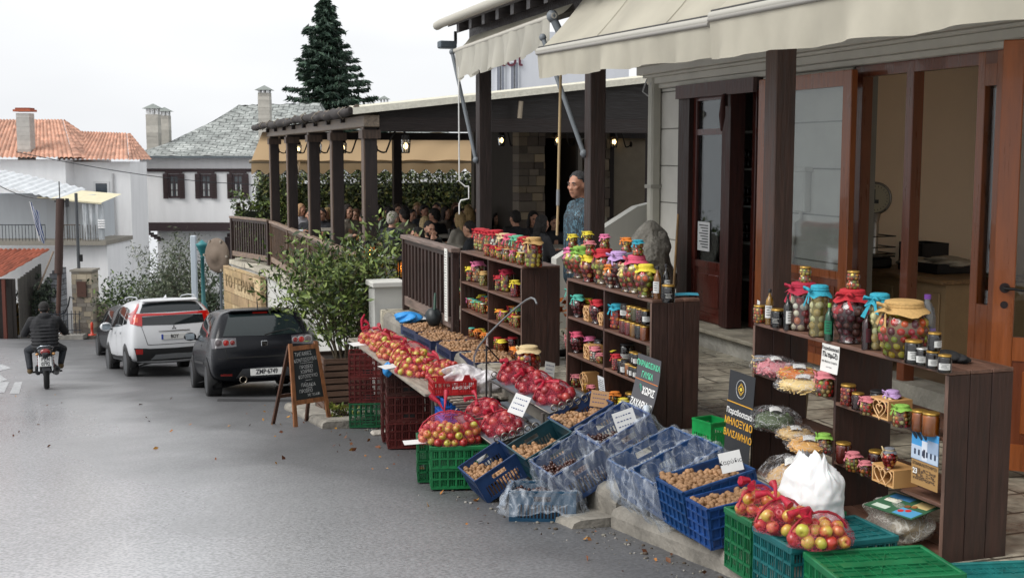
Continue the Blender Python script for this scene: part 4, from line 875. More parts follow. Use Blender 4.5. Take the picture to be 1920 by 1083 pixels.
# second leaf swung inward, shelves of dark jars behind
g=GB(par); a4=S_(1418); leaf(par,g,a4,a3,zd,zt-.1,WT+.22,panel=.5); dl=g.build('door_leaf',VARN,par); g=GB(par); g.b2((WT+.218,a4+.07,zd+.6),(WT+.223,a3-.07,zt-.17),(.8,.8,.8)); g.build('window_pane',GLASSW,dl)
g=GB(par); g.box((WT-.1,a3+.02,2.45),(.04,.03,.12),h('#2a1512')); g.tube([(WT-.12,a3+.02,2.5),(WT-.14,a3+.0,2.3),(WT-.13,a3+.03,2.15)],[.02,.035,.01],5,h('#3c1712')); g.build('hanging_peppers',MATTE,par)
par=TT('store_shelf','pale shelves of dark jars inside the dark red shop door','shelf',3.2,6.3,.2); g=GB(par)
for z in (.55,.95,1.35,1.75,2.15): g.b2((2.95,sD2-.1,z),(3.3,sD1+.4,z+.025),h('#b9b6ae'))
g.b2((2.95,sD2-.1,.2),(3.3,sD2-.07,2.5),h('#9a978f')); g.build('shelf_board',PLAIN,par)
jar0=None; r=random.Random(3)
for z in (.975,1.375,1.775):
    for k in range(22):
        for q in range(2):
            s_=sD2+.0+k*.105; j=MB().lathe([(.03,0),(.035,.01),(.035,.075),(.028,.085)],n=8,col=h('#20100c')) .lathe([(.03,.085),(.031,.086),(.031,.1),(.028,.102)],n=8,col=h('#55504a')) if jar0 is None else None
            if jar0 is None: jar0=j.mesh('dark_jar'); jar0.materials.append(mat('dark_jar_glass',.12))
            o=link('dark_jar',jar0,None,T(3.02+.02*(k%2),s_,z+q*.103),AZ); tag(o,'small dark jar among rows on the shelves inside the dark red door','jar','dark jars on the indoor shelves')
# orange wood leaf folded against the wall between the openings
par=TT('shop_door','orange varnished door leaf folded back against the cream wall, glass showing block joints','door',WT-.12,S_(1500),.1)
b1=s_of(1597,WT-.12); b2=s_of(1424,WT-.12)
g=GB(par); leaf(par,g,b1,b2,.14,2.6,WT-.12,st=.125,panel=.75,trans=None,col=ORW,lowcol=ORD); dl=g.build('door_leaf',VARN,par); g=GB(par); g.b2((WT-.122,b1+.125,.96),(WT-.118,b2-.125,2.475),(.8,.8,.8)); g.build('window_pane',pane('dull_window_glass',(.86,.88,.88),.22,.05),dl)
par=TT('meter_cabinet','cream electricity cabinet with a pipe on the block wall behind the orange door','cabinet',WT,S_(1508),1.5); g=GB(par); c=S_(1506); g.b2((WT-.07,c-.13,1.42),(WT-.001,c+.12,1.78),BC,bev=.01); g.b2((WT-.085,c-.15,1.775),(WT,c+.14,1.81),BC); g.build('cabinet_body',PL,par); g=GB(par); g.tube([(WT-.03,c-.02,1.43),(WT-.03,c-.02,1.36),(WT-.03,c+.09,1.32),(WT-.03,c+.1,.25)],.018,6,BC); g.build('pipe',PL,par)
# right orange frame with mullions
par=TT('shop_window_frame','orange varnished timber frame of the wide open shop window showing the counter','window frame',WT,S_(1730),.1)
g=GB(par)
for a,b,c_ in ((1594,1608,ORD),(1688,1702,ORD),(1820,1834,ORW),(1855,1878,ORW)):
    sa=S_(b);sb=S_(a); g.b2((WT+.02,sa,.1),(WT+.12,sb,zt),c_,bev=.005)
g.b2((WT+.022,S_(1878),zt-.09),(WT+.118,S_(1598),zt-.001),ORD)
g.b2((WT+.022,S_(1855),.1),(WT+.118,S_(1834),.86),ORW); g.b2((WT+.022,S_(1855),2.4),(WT+.118,S_(1834),2.55),ORW); g.build('frame_post',VARN,par)
g=GB(par); g.b2((WT+.06,S_(1856),.86),(WT+.066,S_(1833),2.4),(.8,.8,.8)); g.build('window_pane',GLASSW,par)
# big leaf at the right edge
par=TT('shop_door','large orange varnished door leaf with black handle at the right edge','door',1.3,1.27,.05); P=Vector((1.3,1.27,0)); q=math.atan2(.62-1.27,1.95-1.3)
g=MB(); L0=.95; zb_,zt_=.05,2.58
for a,b in ((0,.12),(L0-.12,L0)): g.b2((a,-.022,0),(b,.022,zt_-zb_),ORW,bev=.006)
for a,b in ((zt_-zb_-.13,zt_-zb_),(0,.16),(.66,.8)): g.b2((.12,-.02,a),(L0-.12,.02,b),ORW)
g.b2((.12,-.01,.16),(L0-.12,.01,.66),ORD); g.b2((.18,-.02,.22),(L0-.18,.0,.6),ORW,bev=.008); 
dl=g.build('door_leaf',VARN,par); dl.rotation_euler=(0,0,q)
g=MB(); g.b2((.12,-.003,.8),(L0-.12,.003,zt_-zb_-.13),(.8,.8,.8)); w_=g.build('window_pane',GLASSW,dl)
g=MB(); g.cyl((.065,-.02,1.09),(.065,-.07,1.09),.014,n=8,col=(.02,.02,.02)); g.tube([(.065,-.065,1.09),(.12,-.07,1.09),(.19,-.068,1.08),(.2,-.066,1.085)],[.012,.009,.007,.01],6,(.02,.02,.02)); g.cyl((.065,-.02,1.09),(.065,-.026,1.09),.03,n=12,col=(.03,.02,.02)); g.cyl((.065,-.02,.99),(.065,-.026,.99),.022,n=12,col=(.03,.02,.02)); g.build('door_handle',IRON,dl)
# counter, scale, trays
par=TT('shop_counter','cream panelled shop counter behind the orange window frame','counter',3.5,4.0,.12); g=GB(par); CRM=h('#a58a66')
cs0,cs1=S_(1840,3.3),5.12
g.b2((2.98,cs0,.12),(3.8,cs1,.84),CRM); 
for k in range(4): a=cs0+(cs1-cs0)*k/4; g.b2((2.96,a+.06,.2),(2.979,a+(cs1-cs0)/4-.06,.76),CRM,bev=.008)
g.build('counter_body',MATTE,par); g=GB(par); g.b2((2.9,cs0-.05,.84),(3.85,cs1+.05,.88),h('#8a6c4a'),bev=.008); g.build('counter_top',WOODH,par)
sp=s_of(1641,3.10); par=TT('weighing_scale','old shop scale with round white dial standing on the counter','scale',3.10,sp,.88)
g=MB(); g.b2((-.2,-.14,.0),(.12,.14,.1),h('#2a2826'),bev=.02); g.build('scale_base',IRON,par); g=MB(); g.lathe([(.055,.1),(.04,.16),(.04,.42),(.06,.5)],n=12,col=h('#b5b2ac')); g.build('column',METAL,par)
g=MB(); g.M=Matrix.Translation((0,0,.64))@Matrix.Rotation(R(-38),4,'Z')@Matrix.Rotation(R(90),4,'X'); g.lathe([(.125,-.04),(.15,-.03),(.152,.03),(.135,.045),(.13,.035)],n=28,col=h('#8b8780')); dh=g.build('dial_housing',METAL,par)
g=MB(); g.M=Matrix.Translation((0,0,.64))@Matrix.Rotation(R(-38),4,'Z')@Matrix.Rotation(R(90),4,'X'); g.cyl((0,0,.0),(0,0,.036),.13,n=28,col=h('#c9c0a4')); g.box((0,.02,.04),(.008,.13,.004),(.02,.02,.02)); g.box((0,-.03,.04),(.07,.035,.004),h('#3a3a3a'))
for k in range(24): a=k*PI/12; g.box((.11*math.sin(a),.11*math.cos(a),.038),(.004,.016,.002),(.03,.03,.03),rz=-a)
g.build('dial_face',PLAIN,dh)
g=MB(); 
for z in (.14,.2,.3): g.tube([(-.28,-.22,z),(.08,-.22,z),(.08,.22,z),(-.28,.22,z)],.006,4,h('#4a4744'),closed=True)
g.b2((-.28,-.22,.11),(.08,.22,.125),h('#55524e')); g.build('weighing_pan',METAL,par)
def trayish(px,t,w,d,hh,col,nm,lab,cat):
    s0=s_of(px,t); par=TT(nm,lab,cat,t,s0,.88); g=MB(); g.b2((-d/2,-w/2,0),(d/2,w/2,.012),col); 
    for a,b in (((-d/2,-w/2,0),(-d/2+.012,w/2,hh)),((d/2-.012,-w/2,0),(d/2,w/2,hh)),((-d/2,-w/2,0),(d/2,-w/2+.012,hh)),((-d/2,w/2-.012,0),(d/2,w/2,hh))): g.b2(a,b,col)
    g.build('tray',PLAIN,par); return par
trayish(1760,3.4,.55,.4,.09,h('#111216'),'black_tray','wide shallow black tray on the counter right of the mullion','tray')
trayish(1735,3.65,.35,.3,.22,h('#15161a'),'black_tray','taller black bin behind the shallow tray on the counter','tray')
def crumple(g,c,r,col,n=14,m=9,amp=.25,seed=0,flat=1):
    rr=random.Random(seed); ph=[(rr.uniform(2,6),rr.uniform(2,6),rr.uniform(0,6)) for _ in range(5)]
    c=Vector(c)
    def fn(u,v):
        th=PI*v;a=2*PI*u; k=1
        for i,(p,q,o) in enumerate(ph): k+=amp/ (1+i*.5)*math.sin(round(p)*a+q*3*v+o)*math.sin(PI*v)*.55
        return c+Vector((r[0]*k*math.sin(th)*math.cos(a),r[1]*k*math.sin(th)*math.sin(a),r[2]*math.cos(th)*(1+.2*amp*math.sin(a*3+seed))))
    g.grid(fn,n,m,col,True); return g
par=TT('cloth_heap','crumpled white cloth heap on the counter beside the black tray','cloth',3.3,s_of(1725,3.3),.88); g=MB(); crumple(g,(0,0,.05),(.12,.2,.07),h('#b5a996'),28,16,.35,3); crumple(g,(.1,-.3,.1),(.12,.24,.05),h('#a99c88'),28,14,.4,5); g.build('cloth',CLOTH,par)
# ---- posts, beam, tiled roof over the terrace, awnings
PT=.45
for i,(s_,lab) in enumerate(((2.31,'thick dark timber post standing in front of the orange shop door'),(5.41,'dark timber post right beside the standing man'),(8.71,'dark timber post behind the far jar shelf carrying the small awning'))):
    par=TT('timber_post',lab,'post',PT,s_,0); g=MB(); g.b2((-.072,-.072,0),(.072,.072,3.2),(h('#3c2820'),h('#30211c'),h('#2a1f1c'))[i],bev=.006); g.build('shaft',WOOD,par); g=MB(); g.b2((-.085,-.085,0),(.085,.085,.05),h('#2c2c2c')); g.build('foot_plate',IRON,par)
par=TT('tiled_canopy','low dark rafter roof with cream gutter over the shop terrace','roof',1,3,3.2)
g=GB(par); g.b2((PT-.08,-1,3.2),(PT+.08,9.0,3.36),DB); s_=-.8
while s_<9.05:
    g.add([(.12,s_-.05,3.26),(.12,s_+.05,3.26),(2.3,s_+.05,3.95),(2.3,s_-.05,3.95),(.12,s_-.05,3.36),(.12,s_+.05,3.36),(2.3,s_+.05,4.07),(2.3,s_-.05,4.07)],[(3,2,1,0),(4,5,6,7),(0,1,5,4),(0,4,7,3),(1,2,6,5)],h('#2b2626')); s_+=.47
g.build('rafter',WOODX,par)
g=GB(par); g.add([(.16,-1,3.375),(.16,9.15,3.375),(2.4,9.15,4.09),(2.4,-1,4.09),(.16,-1,3.42),(.16,9.15,3.42),(2.4,9.15,4.14),(2.4,-1,4.14)],[(3,2,1,0),(4,5,6,7),(0,1,5,4),(1,2,6,5)],h('#3a3432')); g.build('boarding',WOODH,par)
g=GB(par); g.tube([(.07,9.3,3.40),(.07,9.1,3.41),(.08,-1,3.45)],.05,10,h('#aaa69a')); g.build('gutter',PLAIN,par)
par=TT('floodlight','small grey floodlight under the roof corner','floodlight',.2,9.05,3.1); g=MB(); g.box((-.04,.14,.08),(.2,.14,.08),h('#5a646c'),bev=.01); g.box((.05,.1,.16),(.03,.03,.14),h('#333333')); g.build('lamp_case',IRON,par); g=MB(); g.box((-.04,.14,.037),(.17,.11,.004),h('#9aa8b0')); g.build('lens',PLAIN,par)
AWN=bpy.data.materials.new('cream_awning_canvas'); AWN.use_nodes=True; nt=AWN.node_tree; b=nt.nodes['Principled BSDF']; b.inputs['Roughness'].default_value=.85
at_=nt.nodes.new('ShaderNodeAttribute'); at_.attribute_name='Col'; no=nt.nodes.new('ShaderNodeTexNoise'); no.inputs['Scale'].default_value=1.7; no.inputs['Detail'].default_value=6; tc=nt.nodes.new('ShaderNodeTexCoord'); nt.links.new(tc.outputs['Object'],no.inputs[0])
mr=nt.nodes.new('ShaderNodeMapRange'); mr.inputs[1].default_value=.3; mr.inputs[2].default_value=.7; mr.inputs[3].default_value=.80; mr.inputs[4].default_value=1.05; nt.links.new(no.outputs[0],mr.inputs[0]); vm=nt.nodes.new('ShaderNodeVectorMath'); vm.operation='SCALE'; nt.links.new(at_.outputs['Color'],vm.inputs[0]); nt.links.new(mr.outputs[0],vm.inputs['Scale']); nt.links.new(vm.outputs[0],b.inputs['Base Color'])
tl=nt.nodes.new('ShaderNodeBsdfTranslucent'); nt.links.new(vm.outputs[0],tl.inputs[0]); ms=nt.nodes.new('ShaderNodeMixShader'); ms.inputs[0].default_value=.42; nt.links.new(b.outputs[0],ms.inputs[1]); nt.links.new(tl.outputs[0],ms.inputs[2]); nt.links.new(ms.outputs[0],nt.nodes['Material Output'].inputs[0])
CR=h('#d3cebd')
def awning(lab,s0,s1,tb,zb,zb2,tt,zt_,val,grp=None):
    par=TT('awning',lab,'awning',tb,(s0+s1)/2,zb,grp); n=60
    def top(u,v): 
        s_=s0+(s1-s0)*u; z0=zb+(zb2-zb)*u; sag=.03*math.sin(PI*v)*(1+.6*math.sin(u*9)); return Vector((tt+(tb-tt)*v,s_,zt_+(z0-zt_)*v-sag))
    g=GB(par); g.grid(top,n,10,CR); 
    for k in range(1,int(abs(s1-s0)/1.2)+1): u=k*1.2/abs(s1-s0); g.grid(lambda a,v:top(min(1,u+.004*a),v)+Vector((-.002,0,.003)),1,10,h('#a39e8e'))
    g.build('canopy_cloth',AWN,par)
    g=GB(par); g.grid(lambda u,v:Vector((tb-.012+.02*math.sin(u*31+2)*v+.012*math.sin(u*77)*v,s0+(s1-s0)*u,zb+(zb2-zb)*u-.03-val*v-.008*v*math.sin(u*23))),n*2,5,CR); 
    g.build('valance',AWN,par)
    g=GB(par); a=Vector((tb,s0,zb));b=Vector((tb,s1,zb2)); g.tube([a,b],.028,8,h('#a8a59c')); g.tube([a+Vector((-.015,0,-.022)),b+Vector((-.015,0,-.022))],.016,6,h('#8d8a84')); g.tube([a+Vector((.0,0,.03)),b+Vector((.0,0,.03))],.008,5,h('#3a3836')); g.build('front_bar',PLAIN,par)
    return par
a1=awning('wide cream awning in the middle over the jar shelves with aluminium front bar',5.35,2.22,-.1,2.80,2.74,.42,3.40,.2)
a=awning('nearest cream awning filling the upper right corner over the shop',2.16,-1.1,-.13,2.76,2.72,.42,3.36,.23)
def arm(par,p,q,r=.022,col=h('#6b7176')):
    g=GB(par); p=Vector(p);q=Vector(q); g.cyl(p,q,r,n=8,col=col); g.ball(p,r*1.7,col,8,6); g.ball(q,r*1.6,col,8,6); g.build('arm',PLAIN,par)
arm(a1,(PT-.08,5.47,1.93),(.1,5.8,2.96))
# small scalloped awning
par=TT('awning','small cream awning with scalloped wrinkled valance beyond the wide one','awning',.19,7.3,3.1)
g=GB(par); g.grid(lambda u,v:Vector((.40-.21*v,8.95-3.2*u,3.30-(.21-.05*u)*v-.03*math.sin(PI*v))),30,5,CR); g.build('canopy_cloth',AWN,par)
g=GB(par); g.grid(lambda u,v:Vector((.17+.045*math.sin(u*37)*v+.03*math.sin(u*83+1)*v,8.9-3.1*u,3.08+.07*u-v*(.30+.05*abs(math.sin(u*PI*13))-.06*u))),160,8,h('#cfccc0')); g.build('valance',AWN,par)
g=GB(par); g.tube([(.19,9.0,3.09),(.19,5.75,3.15)],.028,8,h('#b3afa4')); g.build('front_bar',PLAIN,par)
arm(par,(PT-.09,8.72,1.86),(.16,8.98,3.08)); arm(par,(.32,5.75,2.86),(.19,5.8,3.15),.035)
g=GB(par); g.tube([(.2,8.85,3.0),(.2,8.85,1.62),(.26,8.82,1.56),(.3,8.8,1.56)],.009,5,h('#d5d5d2')); g.tube([(.3,8.8,1.56),(.3,8.8,1.42),(.22,8.85,1.40),(.2,8.85,1.36),(.2,8.85,1.24)],.009,5,h('#d5d5d2')); g.build('crank',PLAIN,par)
par=TT('awning_crank_pole','thin bamboo-coloured crank pole hanging in front of the standing man','pole',.1,5.33,1.2); g=GB(par); g.cyl((.1,5.34,2.72),(.08,5.34,1.62),.013,n=8,col=h('#a38d68')); g.cyl((.08,5.34,1.62),(.078,5.34,1.48),.017,n=8,col=h('#7b7f83')); g.cyl((.078,5.34,1.48),(.07,5.34,1.22),.012,n=8,col=h('#a38d68')); g.build('rod',PLAIN,par)
# drainpipe, stair parapet, rock, broom
par=TT('drainpipe','cream drainpipe down the left edge of the shop front','pipe',WT-.08,sL-.1,0); g=GB(par); g.b2((WT-.12,sL-.14,.0),(WT-.005,sL-.01,3.0),h('#b5b3a8'),bev=.02); g.build('pipe',PL,par); g=GB(par); g.b2((WT-.13,sL-.15,1.55),(WT,sL+.02,1.59),h('#9a988f')); g.tube([(WT-.1,sL+.05,2.75),(WT-.12,sL+.12,2.62),(WT-.1,sL-.02,2.55),(WT-.12,sL-.1,2.7)],.009,5,h('#aaaaaa')); g.build('bracket',PLAIN,par)
par=TT('stair_parapet','sloping white stair parapet behind the rock stump','parapet',1.9,8.1,0); g=GB(par); g.extr([(1.05,7.95,0),(2.2,7.95,0),(2.2,7.95,1.38),(2.02,7.95,1.34),(1.05,7.95,.78)],(0,.16,0),h('#b8b7b0')); g.build('wall',WHITE,par)
par=TT('rock_stump','tall rough rock boulder standing against the shop corner','rock',1.72,6.95,0)
me=MB(); me.ball((0,0,.58),(.25,.24,.66),h('#85827a'),64,48); me=me.mesh('rock'); r=random.Random(1)
from mathutils import noise as NZ
for v in me.vertices:
    p=v.co*3.1; k=1+.42*NZ.noise(p*.8)+.22*NZ.noise(p*2.1)+.10*NZ.noise(p*5)+.05*NZ.noise(p*12); v.co=Vector((v.co.x*k,v.co.y*k,max(0,v.co.z*(1+.05*NZ.noise(p)))))
me.materials.append(mat('mossy_rock',.95,ns=5,na=.45,bs=16,ba=1,bd=.05)); link('boulder',me,par)
par=TT('broom','broom with pale wooden handle leaning by the dark red door','broom',1.75,6.5,0); g=MB(); g.cyl((0,0,.12),(.12,.12,1.32),.013,n=8,col=h('#8d7048')); g.build('handle',WOOD,par); g=MB(); g.box((0,0,.07),(.06,.26,.13),h('#7d5f38')); g.build('brush',CLOTH,par)
# ventilation duct tube hanging over diners
par=TT('hanging_tube','short pale tube hanging under the dark pergola beam','lamp',1.35,11.9,2.0); t_=math.tan(math.atan((975-960)/F)+AZ)*(11.9-SC)+TC; P=T(t_,11.9); g=MB(); g.cyl((t_-1.35,0,at(973,222,Y=P.y).z-2),(t_-1.35+.02,0,at(975,190,Y=P.y).z-2+.0),.035,n=8,col=h('#8d8272')); g.build('tube',MATTE,par)
g=MB(); g.cyl((t_-1.35+.02,0,at(975,190,Y=P.y).z-2),(t_-1.35+.02,0,.5),.006,n=4,col=h('#222222')); g.build('cord',IRON,par)
from mathutils import noise as NZ
# ================================================================ VEHICLES
CARGL=mat('car_glass',.05,spec=.6); PAINT=mat('car_paint',.26,coat=.1,spec=.25); TRIM=mat('car_trim',.45,ns=20,na=.1); TYRE=mat('tyre_rubber',.8,ns=30,na=.2,bs=60,ba=.3); CHROME=mat('chrome',.12,metal=1); LENS=mat('lamp_lens',.12,coat=.6)
def car(name,label,loc,rz,pitch,st,col,wl):
    M=Matrix.Translation(loc)@Matrix.Rotation(rz,4,'Z')@Matrix.Rotation(pitch,4,'X'); par=thing(name,label,'car',M=M)
    g=MB(); n=6; vs=[]
    for (ys,ws,zs) in st:
        ys=ys if isinstance(ys,list) else [ys]*6
        vs+=[(-ws[i],ys[i],zs[i]) for i in range(n)]+[(ws[i],ys[i],zs[i]) for i in range(n-1,-1,-1)]
    m=2*n; fs=[]
    for j in range(len(st)-1):
        for i in range(m): fs.append((j*m+i,j*m+(i+1)%m,(j+1)*m+(i+1)%m,(j+1)*m+i))
    for j,flip in ((0,1),(len(st)-1,0)):
        for i in range(n-1):
            q=(j*m+i,j*m+i+1,j*m+m-2-i,j*m+m-1-i); fs.append(q if not flip else q[::-1])
    g.add(vs,fs,col,True); me=evalmesh(g.mesh('body'),[('SUBSURF',dict(levels=3,render_levels=3))]); me.materials.clear(); me.materials.append(PAINT); setcol(me,col)
    for p in me.polygons: p.use_smooth=True
    body=link('body',me,par); bvh=BVHTree.FromPolygons([v.co for v in me.vertices],[p.vertices for p in me.polygons])
    def hit(o,d):
        r=bvh.ray_cast(Vector(o),Vector(d)); return r
    def patch(nm,top,bot,side,mtl,c,off=.004,nu=14,nv=6,parent=None):
        """top/bot polylines; side 'L','R' use (y,z); 'B' rear uses (x,z), 'T' top uses (x,y)"""
        def ev(pl,u):
            k=u*(len(pl)-1); i=min(int(k),len(pl)-2); f=k-i; return (pl[i][0]*(1-f)+pl[i+1][0]*f, pl[i][1]*(1-f)+pl[i+1][1]*f)
        vs=[];last=None
        for v in range(nv+1):
            for u in range(nu+1):
                a=ev(top,u/nu);b=ev(bot,u/nu); p=(a[0]+(b[0]-a[0])*v/nv,a[1]+(b[1]-a[1])*v/nv)
                if side in 'LR': s_=-1 if side=='L' else 1; r=hit((s_*3,p[0],p[1]),(-s_,0,0)); dv=Vector((s_,0,0)); fb=Vector((s_*st[2][1][2],p[0],p[1]))
                elif side=='B': r=hit((p[0],-3,p[1]),(0,1,0)); dv=Vector((0,-1,0)); fb=Vector((p[0],.1,p[1]))
                else: r=hit((p[0],p[1],4),(0,0,-1)); dv=Vector((0,0,1)); fb=Vector((p[0],p[1],1))
                q=(r[0]+ (dv*.5+(r[1] if r[1].dot(dv)>0 else -r[1])*.5).normalized()*off) if r[0] is not None else (last if last is not None else fb); last=q; vs.append(q)
        fs=[(v*(nu+1)+u,v*(nu+1)+u+1,(v+1)*(nu+1)+u+1,(v+1)*(nu+1)+u) for v in range(nv) for u in range(nu)]
        return MB().add(vs,fs,c,True).build(nm,mtl,parent or par)
    hw=wl['hw']; rw=wl['r']
    for yw in wl['y']:
        for s_ in (-1,1):
            # arch
            vs=[]; K=20
            for i in range(K+1):
                a=-.15*PI+1.3*PI*i/K
                for rr_ in (rw*.55,rw*1.17):
                    y=yw+rr_*math.cos(a);z=rw+rr_*math.sin(a); r=hit((s_*3,y,z),(-s_,0,0)); x=r[0].x if r[0] is not None else s_*(hw-.05); vs.append((x+s_*.006,y,z))
            MB().add(vs,[(2*i,2*i+1,2*i+3,2*i+2) for i in range(K)],wl.get('archcol',(.01,.01,.012)),True).build('wheel_arch',TRIM,par)
            w=MB(); w.M=Matrix.Translation((s_*(hw-.10),yw,rw))@Matrix.Rotation(s_*PI/2,4,'Y')
            w.lathe([(rw*.6,-.11),(rw*.9,-.115),(rw*.985,-.08),(rw,-.03),(rw,.05),(rw*.985,.09),(rw*.9,.115),(rw*.72,.118),(rw*.66,.10)],n=36,col=(.012,.012,.013),cap=False); wo=w.build('wheel',TYRE,par)
            w=MB(); w.M=Matrix.Translation((s_*(hw-.10),yw,rw))@Matrix.Rotation(s_*PI/2,4,'Y'); w.lathe([(rw*.70,.116),(rw*.66,.112),(rw*.64,.06),(rw*.6,.02),(0,.02)],n=36,col=h('#3a3c3f')); w.cyl((0,0,.03),(0,0,.10),rw*.16,n=12,col=h('#8e9195'))
            for k in range(wl.get('sp',5)):
                a=k*2*PI/wl.get('sp',5)
                for da in (-.16,.16): w.box((rw*.4*math.cos(a+da*.6),rw*.4*math.sin(a+da*.6),.095),(rw*.55,rw*.09,.03),h('#a5a8ab'),rot=Matrix.Rotation(a+da,4,'Z'))
            w.build('rim',mat('alloy',.4,metal=.25),wo)
    return par,body,patch,hit
def drop(px,py,side_y=None):
    lo,hi=4,80
    for _ in range(50):
        m=(lo+hi)/2
        if at(px,py,Y=m).z>road_z(m): lo=m
        else: hi=m
    q=at(px,py,Y=m); return Vector((q.x,q.y,road_z(q.y)))
def plate(par,c,w,hh,txt,rot,eu=True,two=None):
    g=MB(); g.box((0,0,0),(w,.012,hh),h('#c9cac8'),bev=.004); o=g.build('number_plate',PLAIN,par); o.location=c; o.rotation_euler=rot
    if eu: g=MB(); g.box((-w/2+.022,-.0065,0),(.04,.004,hh*.94),h('#23409a')); g.build('blue_strip',PLAIN,o)
    mm=Matrix.Translation((.015 if eu else 0,-.008,hh*.0 if not two else hh*.2))@Matrix.Rotation(PI/2,4,'X')
    text(txt,hh*(.9 if not two else .52),INK,o,mm,bold=.003,sx=.8)
    if two: text(two,hh*.52,INK,o,Matrix.Translation((0,-.008,-hh*.26))@Matrix.Rotation(PI/2,4,'X'),bold=.003,sx=.8)
    return o
PITCH=-math.atan(.13)*.97
# ---- black hatchback
p=drop(492,748); p=Vector((-3.93,19.35,0)); p.z=road_z(p.y)-.0
BK=h('#0c0e14')
stH=[([.14,.02,-.03,.02,.33,.47],[.62,.74,.77,.70,.54,.46],[.30,.40,.60,.97,1.31,1.375]),
 ([.18,.06,.02,.08,.38,.54],[.72,.82,.845,.80,.62,.53],[.24,.38,.60,.98,1.33,1.40]),
 (.42,[.76,.845,.865,.84,.655,.55],[.22,.37,.60,.98,1.34,1.415]),
 (1.0,[.76,.845,.87,.85,.68,.56],[.20,.36,.60,.96,1.37,1.45]),
 (1.9,[.76,.84,.865,.85,.69,.57],[.20,.35,.58,.94,1.38,1.46]),
 (2.4,[.76,.84,.86,.845,.68,.56],[.20,.35,.58,.92,1.31,1.40]),
 (3.05,[.76,.84,.86,.83,.72,.58],[.20,.35,.56,.88,.98,1.02]),
 (3.55,[.76,.83,.84,.79,.7,.5],[.20,.34,.52,.78,.86,.88]),
 (3.9,[.66,.74,.75,.70,.6,.4],[.24,.34,.48,.64,.70,.72]),
 (3.97,[.5,.6,.62,.56,.46,.3],[.28,.36,.46,.58,.62,.64])]
car1,b1_,pt,hit=car('parked_car','black three-door hatchback parked nearest, plate ZMP 6749, beside the chalkboard',p,R(20),PITCH,stH,BK,dict(hw=.86,r=.305,y=(.62,3.08),sp=7))
GL=(.012,.016,.018)
pt('rear_window',[(-.50,1.335),(0,1.355),(.50,1.335)],[(-.64,1.0),(0,.985),(.64,1.0)],'B',CARGL,h('#1c2526'),.006,24,8)
for sd in 'LR':
    pt('side_window',[(.72,1.30),(1.5,1.36),(2.25,1.30)],[(.55,1.0),(1.5,.98),(2.75,.96)],sd,CARGL,GL,.005,20,6)
    s_=-1 if sd=='L' else 1
    f=pt('tail_light',[(s_*.44,.965),(s_*.62,.975),(s_*.80,.965)],[(s_*.44,.83),(s_*.62,.82),(s_*.81,.81)],'B',LENS,h('#4d4a4e'),.008,12,5)
    for k,(x,rr_,c) in enumerate(((.50,.045,'#7a1a18'),(.60,.055,'#a01a14'),(.71,.06,'#5b5052'))):
        r=hit((s_*x,-3,.895),(0,1,0)); q=r[0]; g=MB(); g.M=Matrix.Translation(q+Vector((0,-.008,0)))@Matrix.Rotation(PI/2,4,'X'); g.lathe([(rr_*1.15,-.004),(rr_*1.1,.012),(rr_,.01),(rr_*.5,.016),(0,.018)],n=20,col=h('#8d8b8c')); g.lathe([(rr_*.85,.014),(rr_*.45,.022),(0,.024)],n=20,col=h(c)); g.build('lamp',LENS,f)
pt('bumper_shadow_gap',[(-.80,.655),(0,.65),(.80,.655)],[(-.80,.645),(0,.64),(.80,.645)],'B',TRIM,(.004,.004,.004),.003,20,1)
pt('diffuser',[(-.36,.47),(0,.49),(.36,.47)],[(-.46,.33),(0,.32),(.46,.33)],'B',TRIM,h('#4a4c50'),.006,16,3)
for s_ in (-1,1): pt('reflector',[(s_*.52,.40),(s_*.70,.405)],[(s_*.52,.365),(s_*.70,.37)],'B',LENS,h('#8a1512'),.007,6,2)
for s_ in (-1,1): pt('tailgate_gap',[(s_*.655,.98),(s_*.60,.66)],[(s_*.648,.98),(s_*.592,.66)],'B',TRIM,(.003,.003,.003),.004,10,1)
pt('tailgate_gap',[(-.60,.665),(.60,.665)],[(-.60,.655),(.60,.655)],'B',TRIM,(.003,.003,.003),.004,10,1)
r=hit((0,-3,.86),(0,1,0))[0]; g=MB(); g.box(r+Vector((0,-.01,0)),(.10,.015,.09),h('#b5b8ba'),bev=.012); g.box(r+Vector((.012,-.02,.02)),(.06,.01,.012),h('#2a2a2c')); g.box(r+Vector((-.012,-.02,-.02)),(.06,.01,.012),h('#2a2a2c')); g.build('emblem',CHROME,car1)
r=hit((.02,-3,.41),(0,1,0))[0]; plate(car1,r+Vector((0,-.03,0)),.52,.115,'ZMP·6749',(R(-6),0,0),False)
g=MB(); g.M=Matrix.Translation((-.36,.12,.30))@Matrix.Rotation(PI/2,4,'X'); g.lathe([(.052,-.2),(.058,.12),(.06,.15),(.05,.152),(.045,.0)],n=20,col=h('#8d8478'),cap=False); g.build('exhaust_pipe',CHROME,car1)
g=MB(); g.box((0,.44,1.40),(.98,.16,.028),BK,bev=.012,rot=Matrix.Rotation(R(8),4,'X')); g.build('roof_spoiler',PAINT,car1); g=MB(); g.box((0,.385,1.355),(.24,.02,.022),h('#7a1210')); g.build('brake_light',LENS,car1)
g=MB(); g.tube([(0,.62,1.43),(0,.66,1.62)],[.012,.004],6,(.01,.01,.01)); g.build('antenna',TRIM,car1)
g=MB(); r=hit((.0,-3,1.02),(0,1,0))[0]; g.tube([r+Vector((.02,-.02,-.02)),r+Vector((.2,.0,.02)),r+Vector((.42,.04,.05))],.01,5,(.01,.01,.01)); g.build('wiper',TRIM,car1)
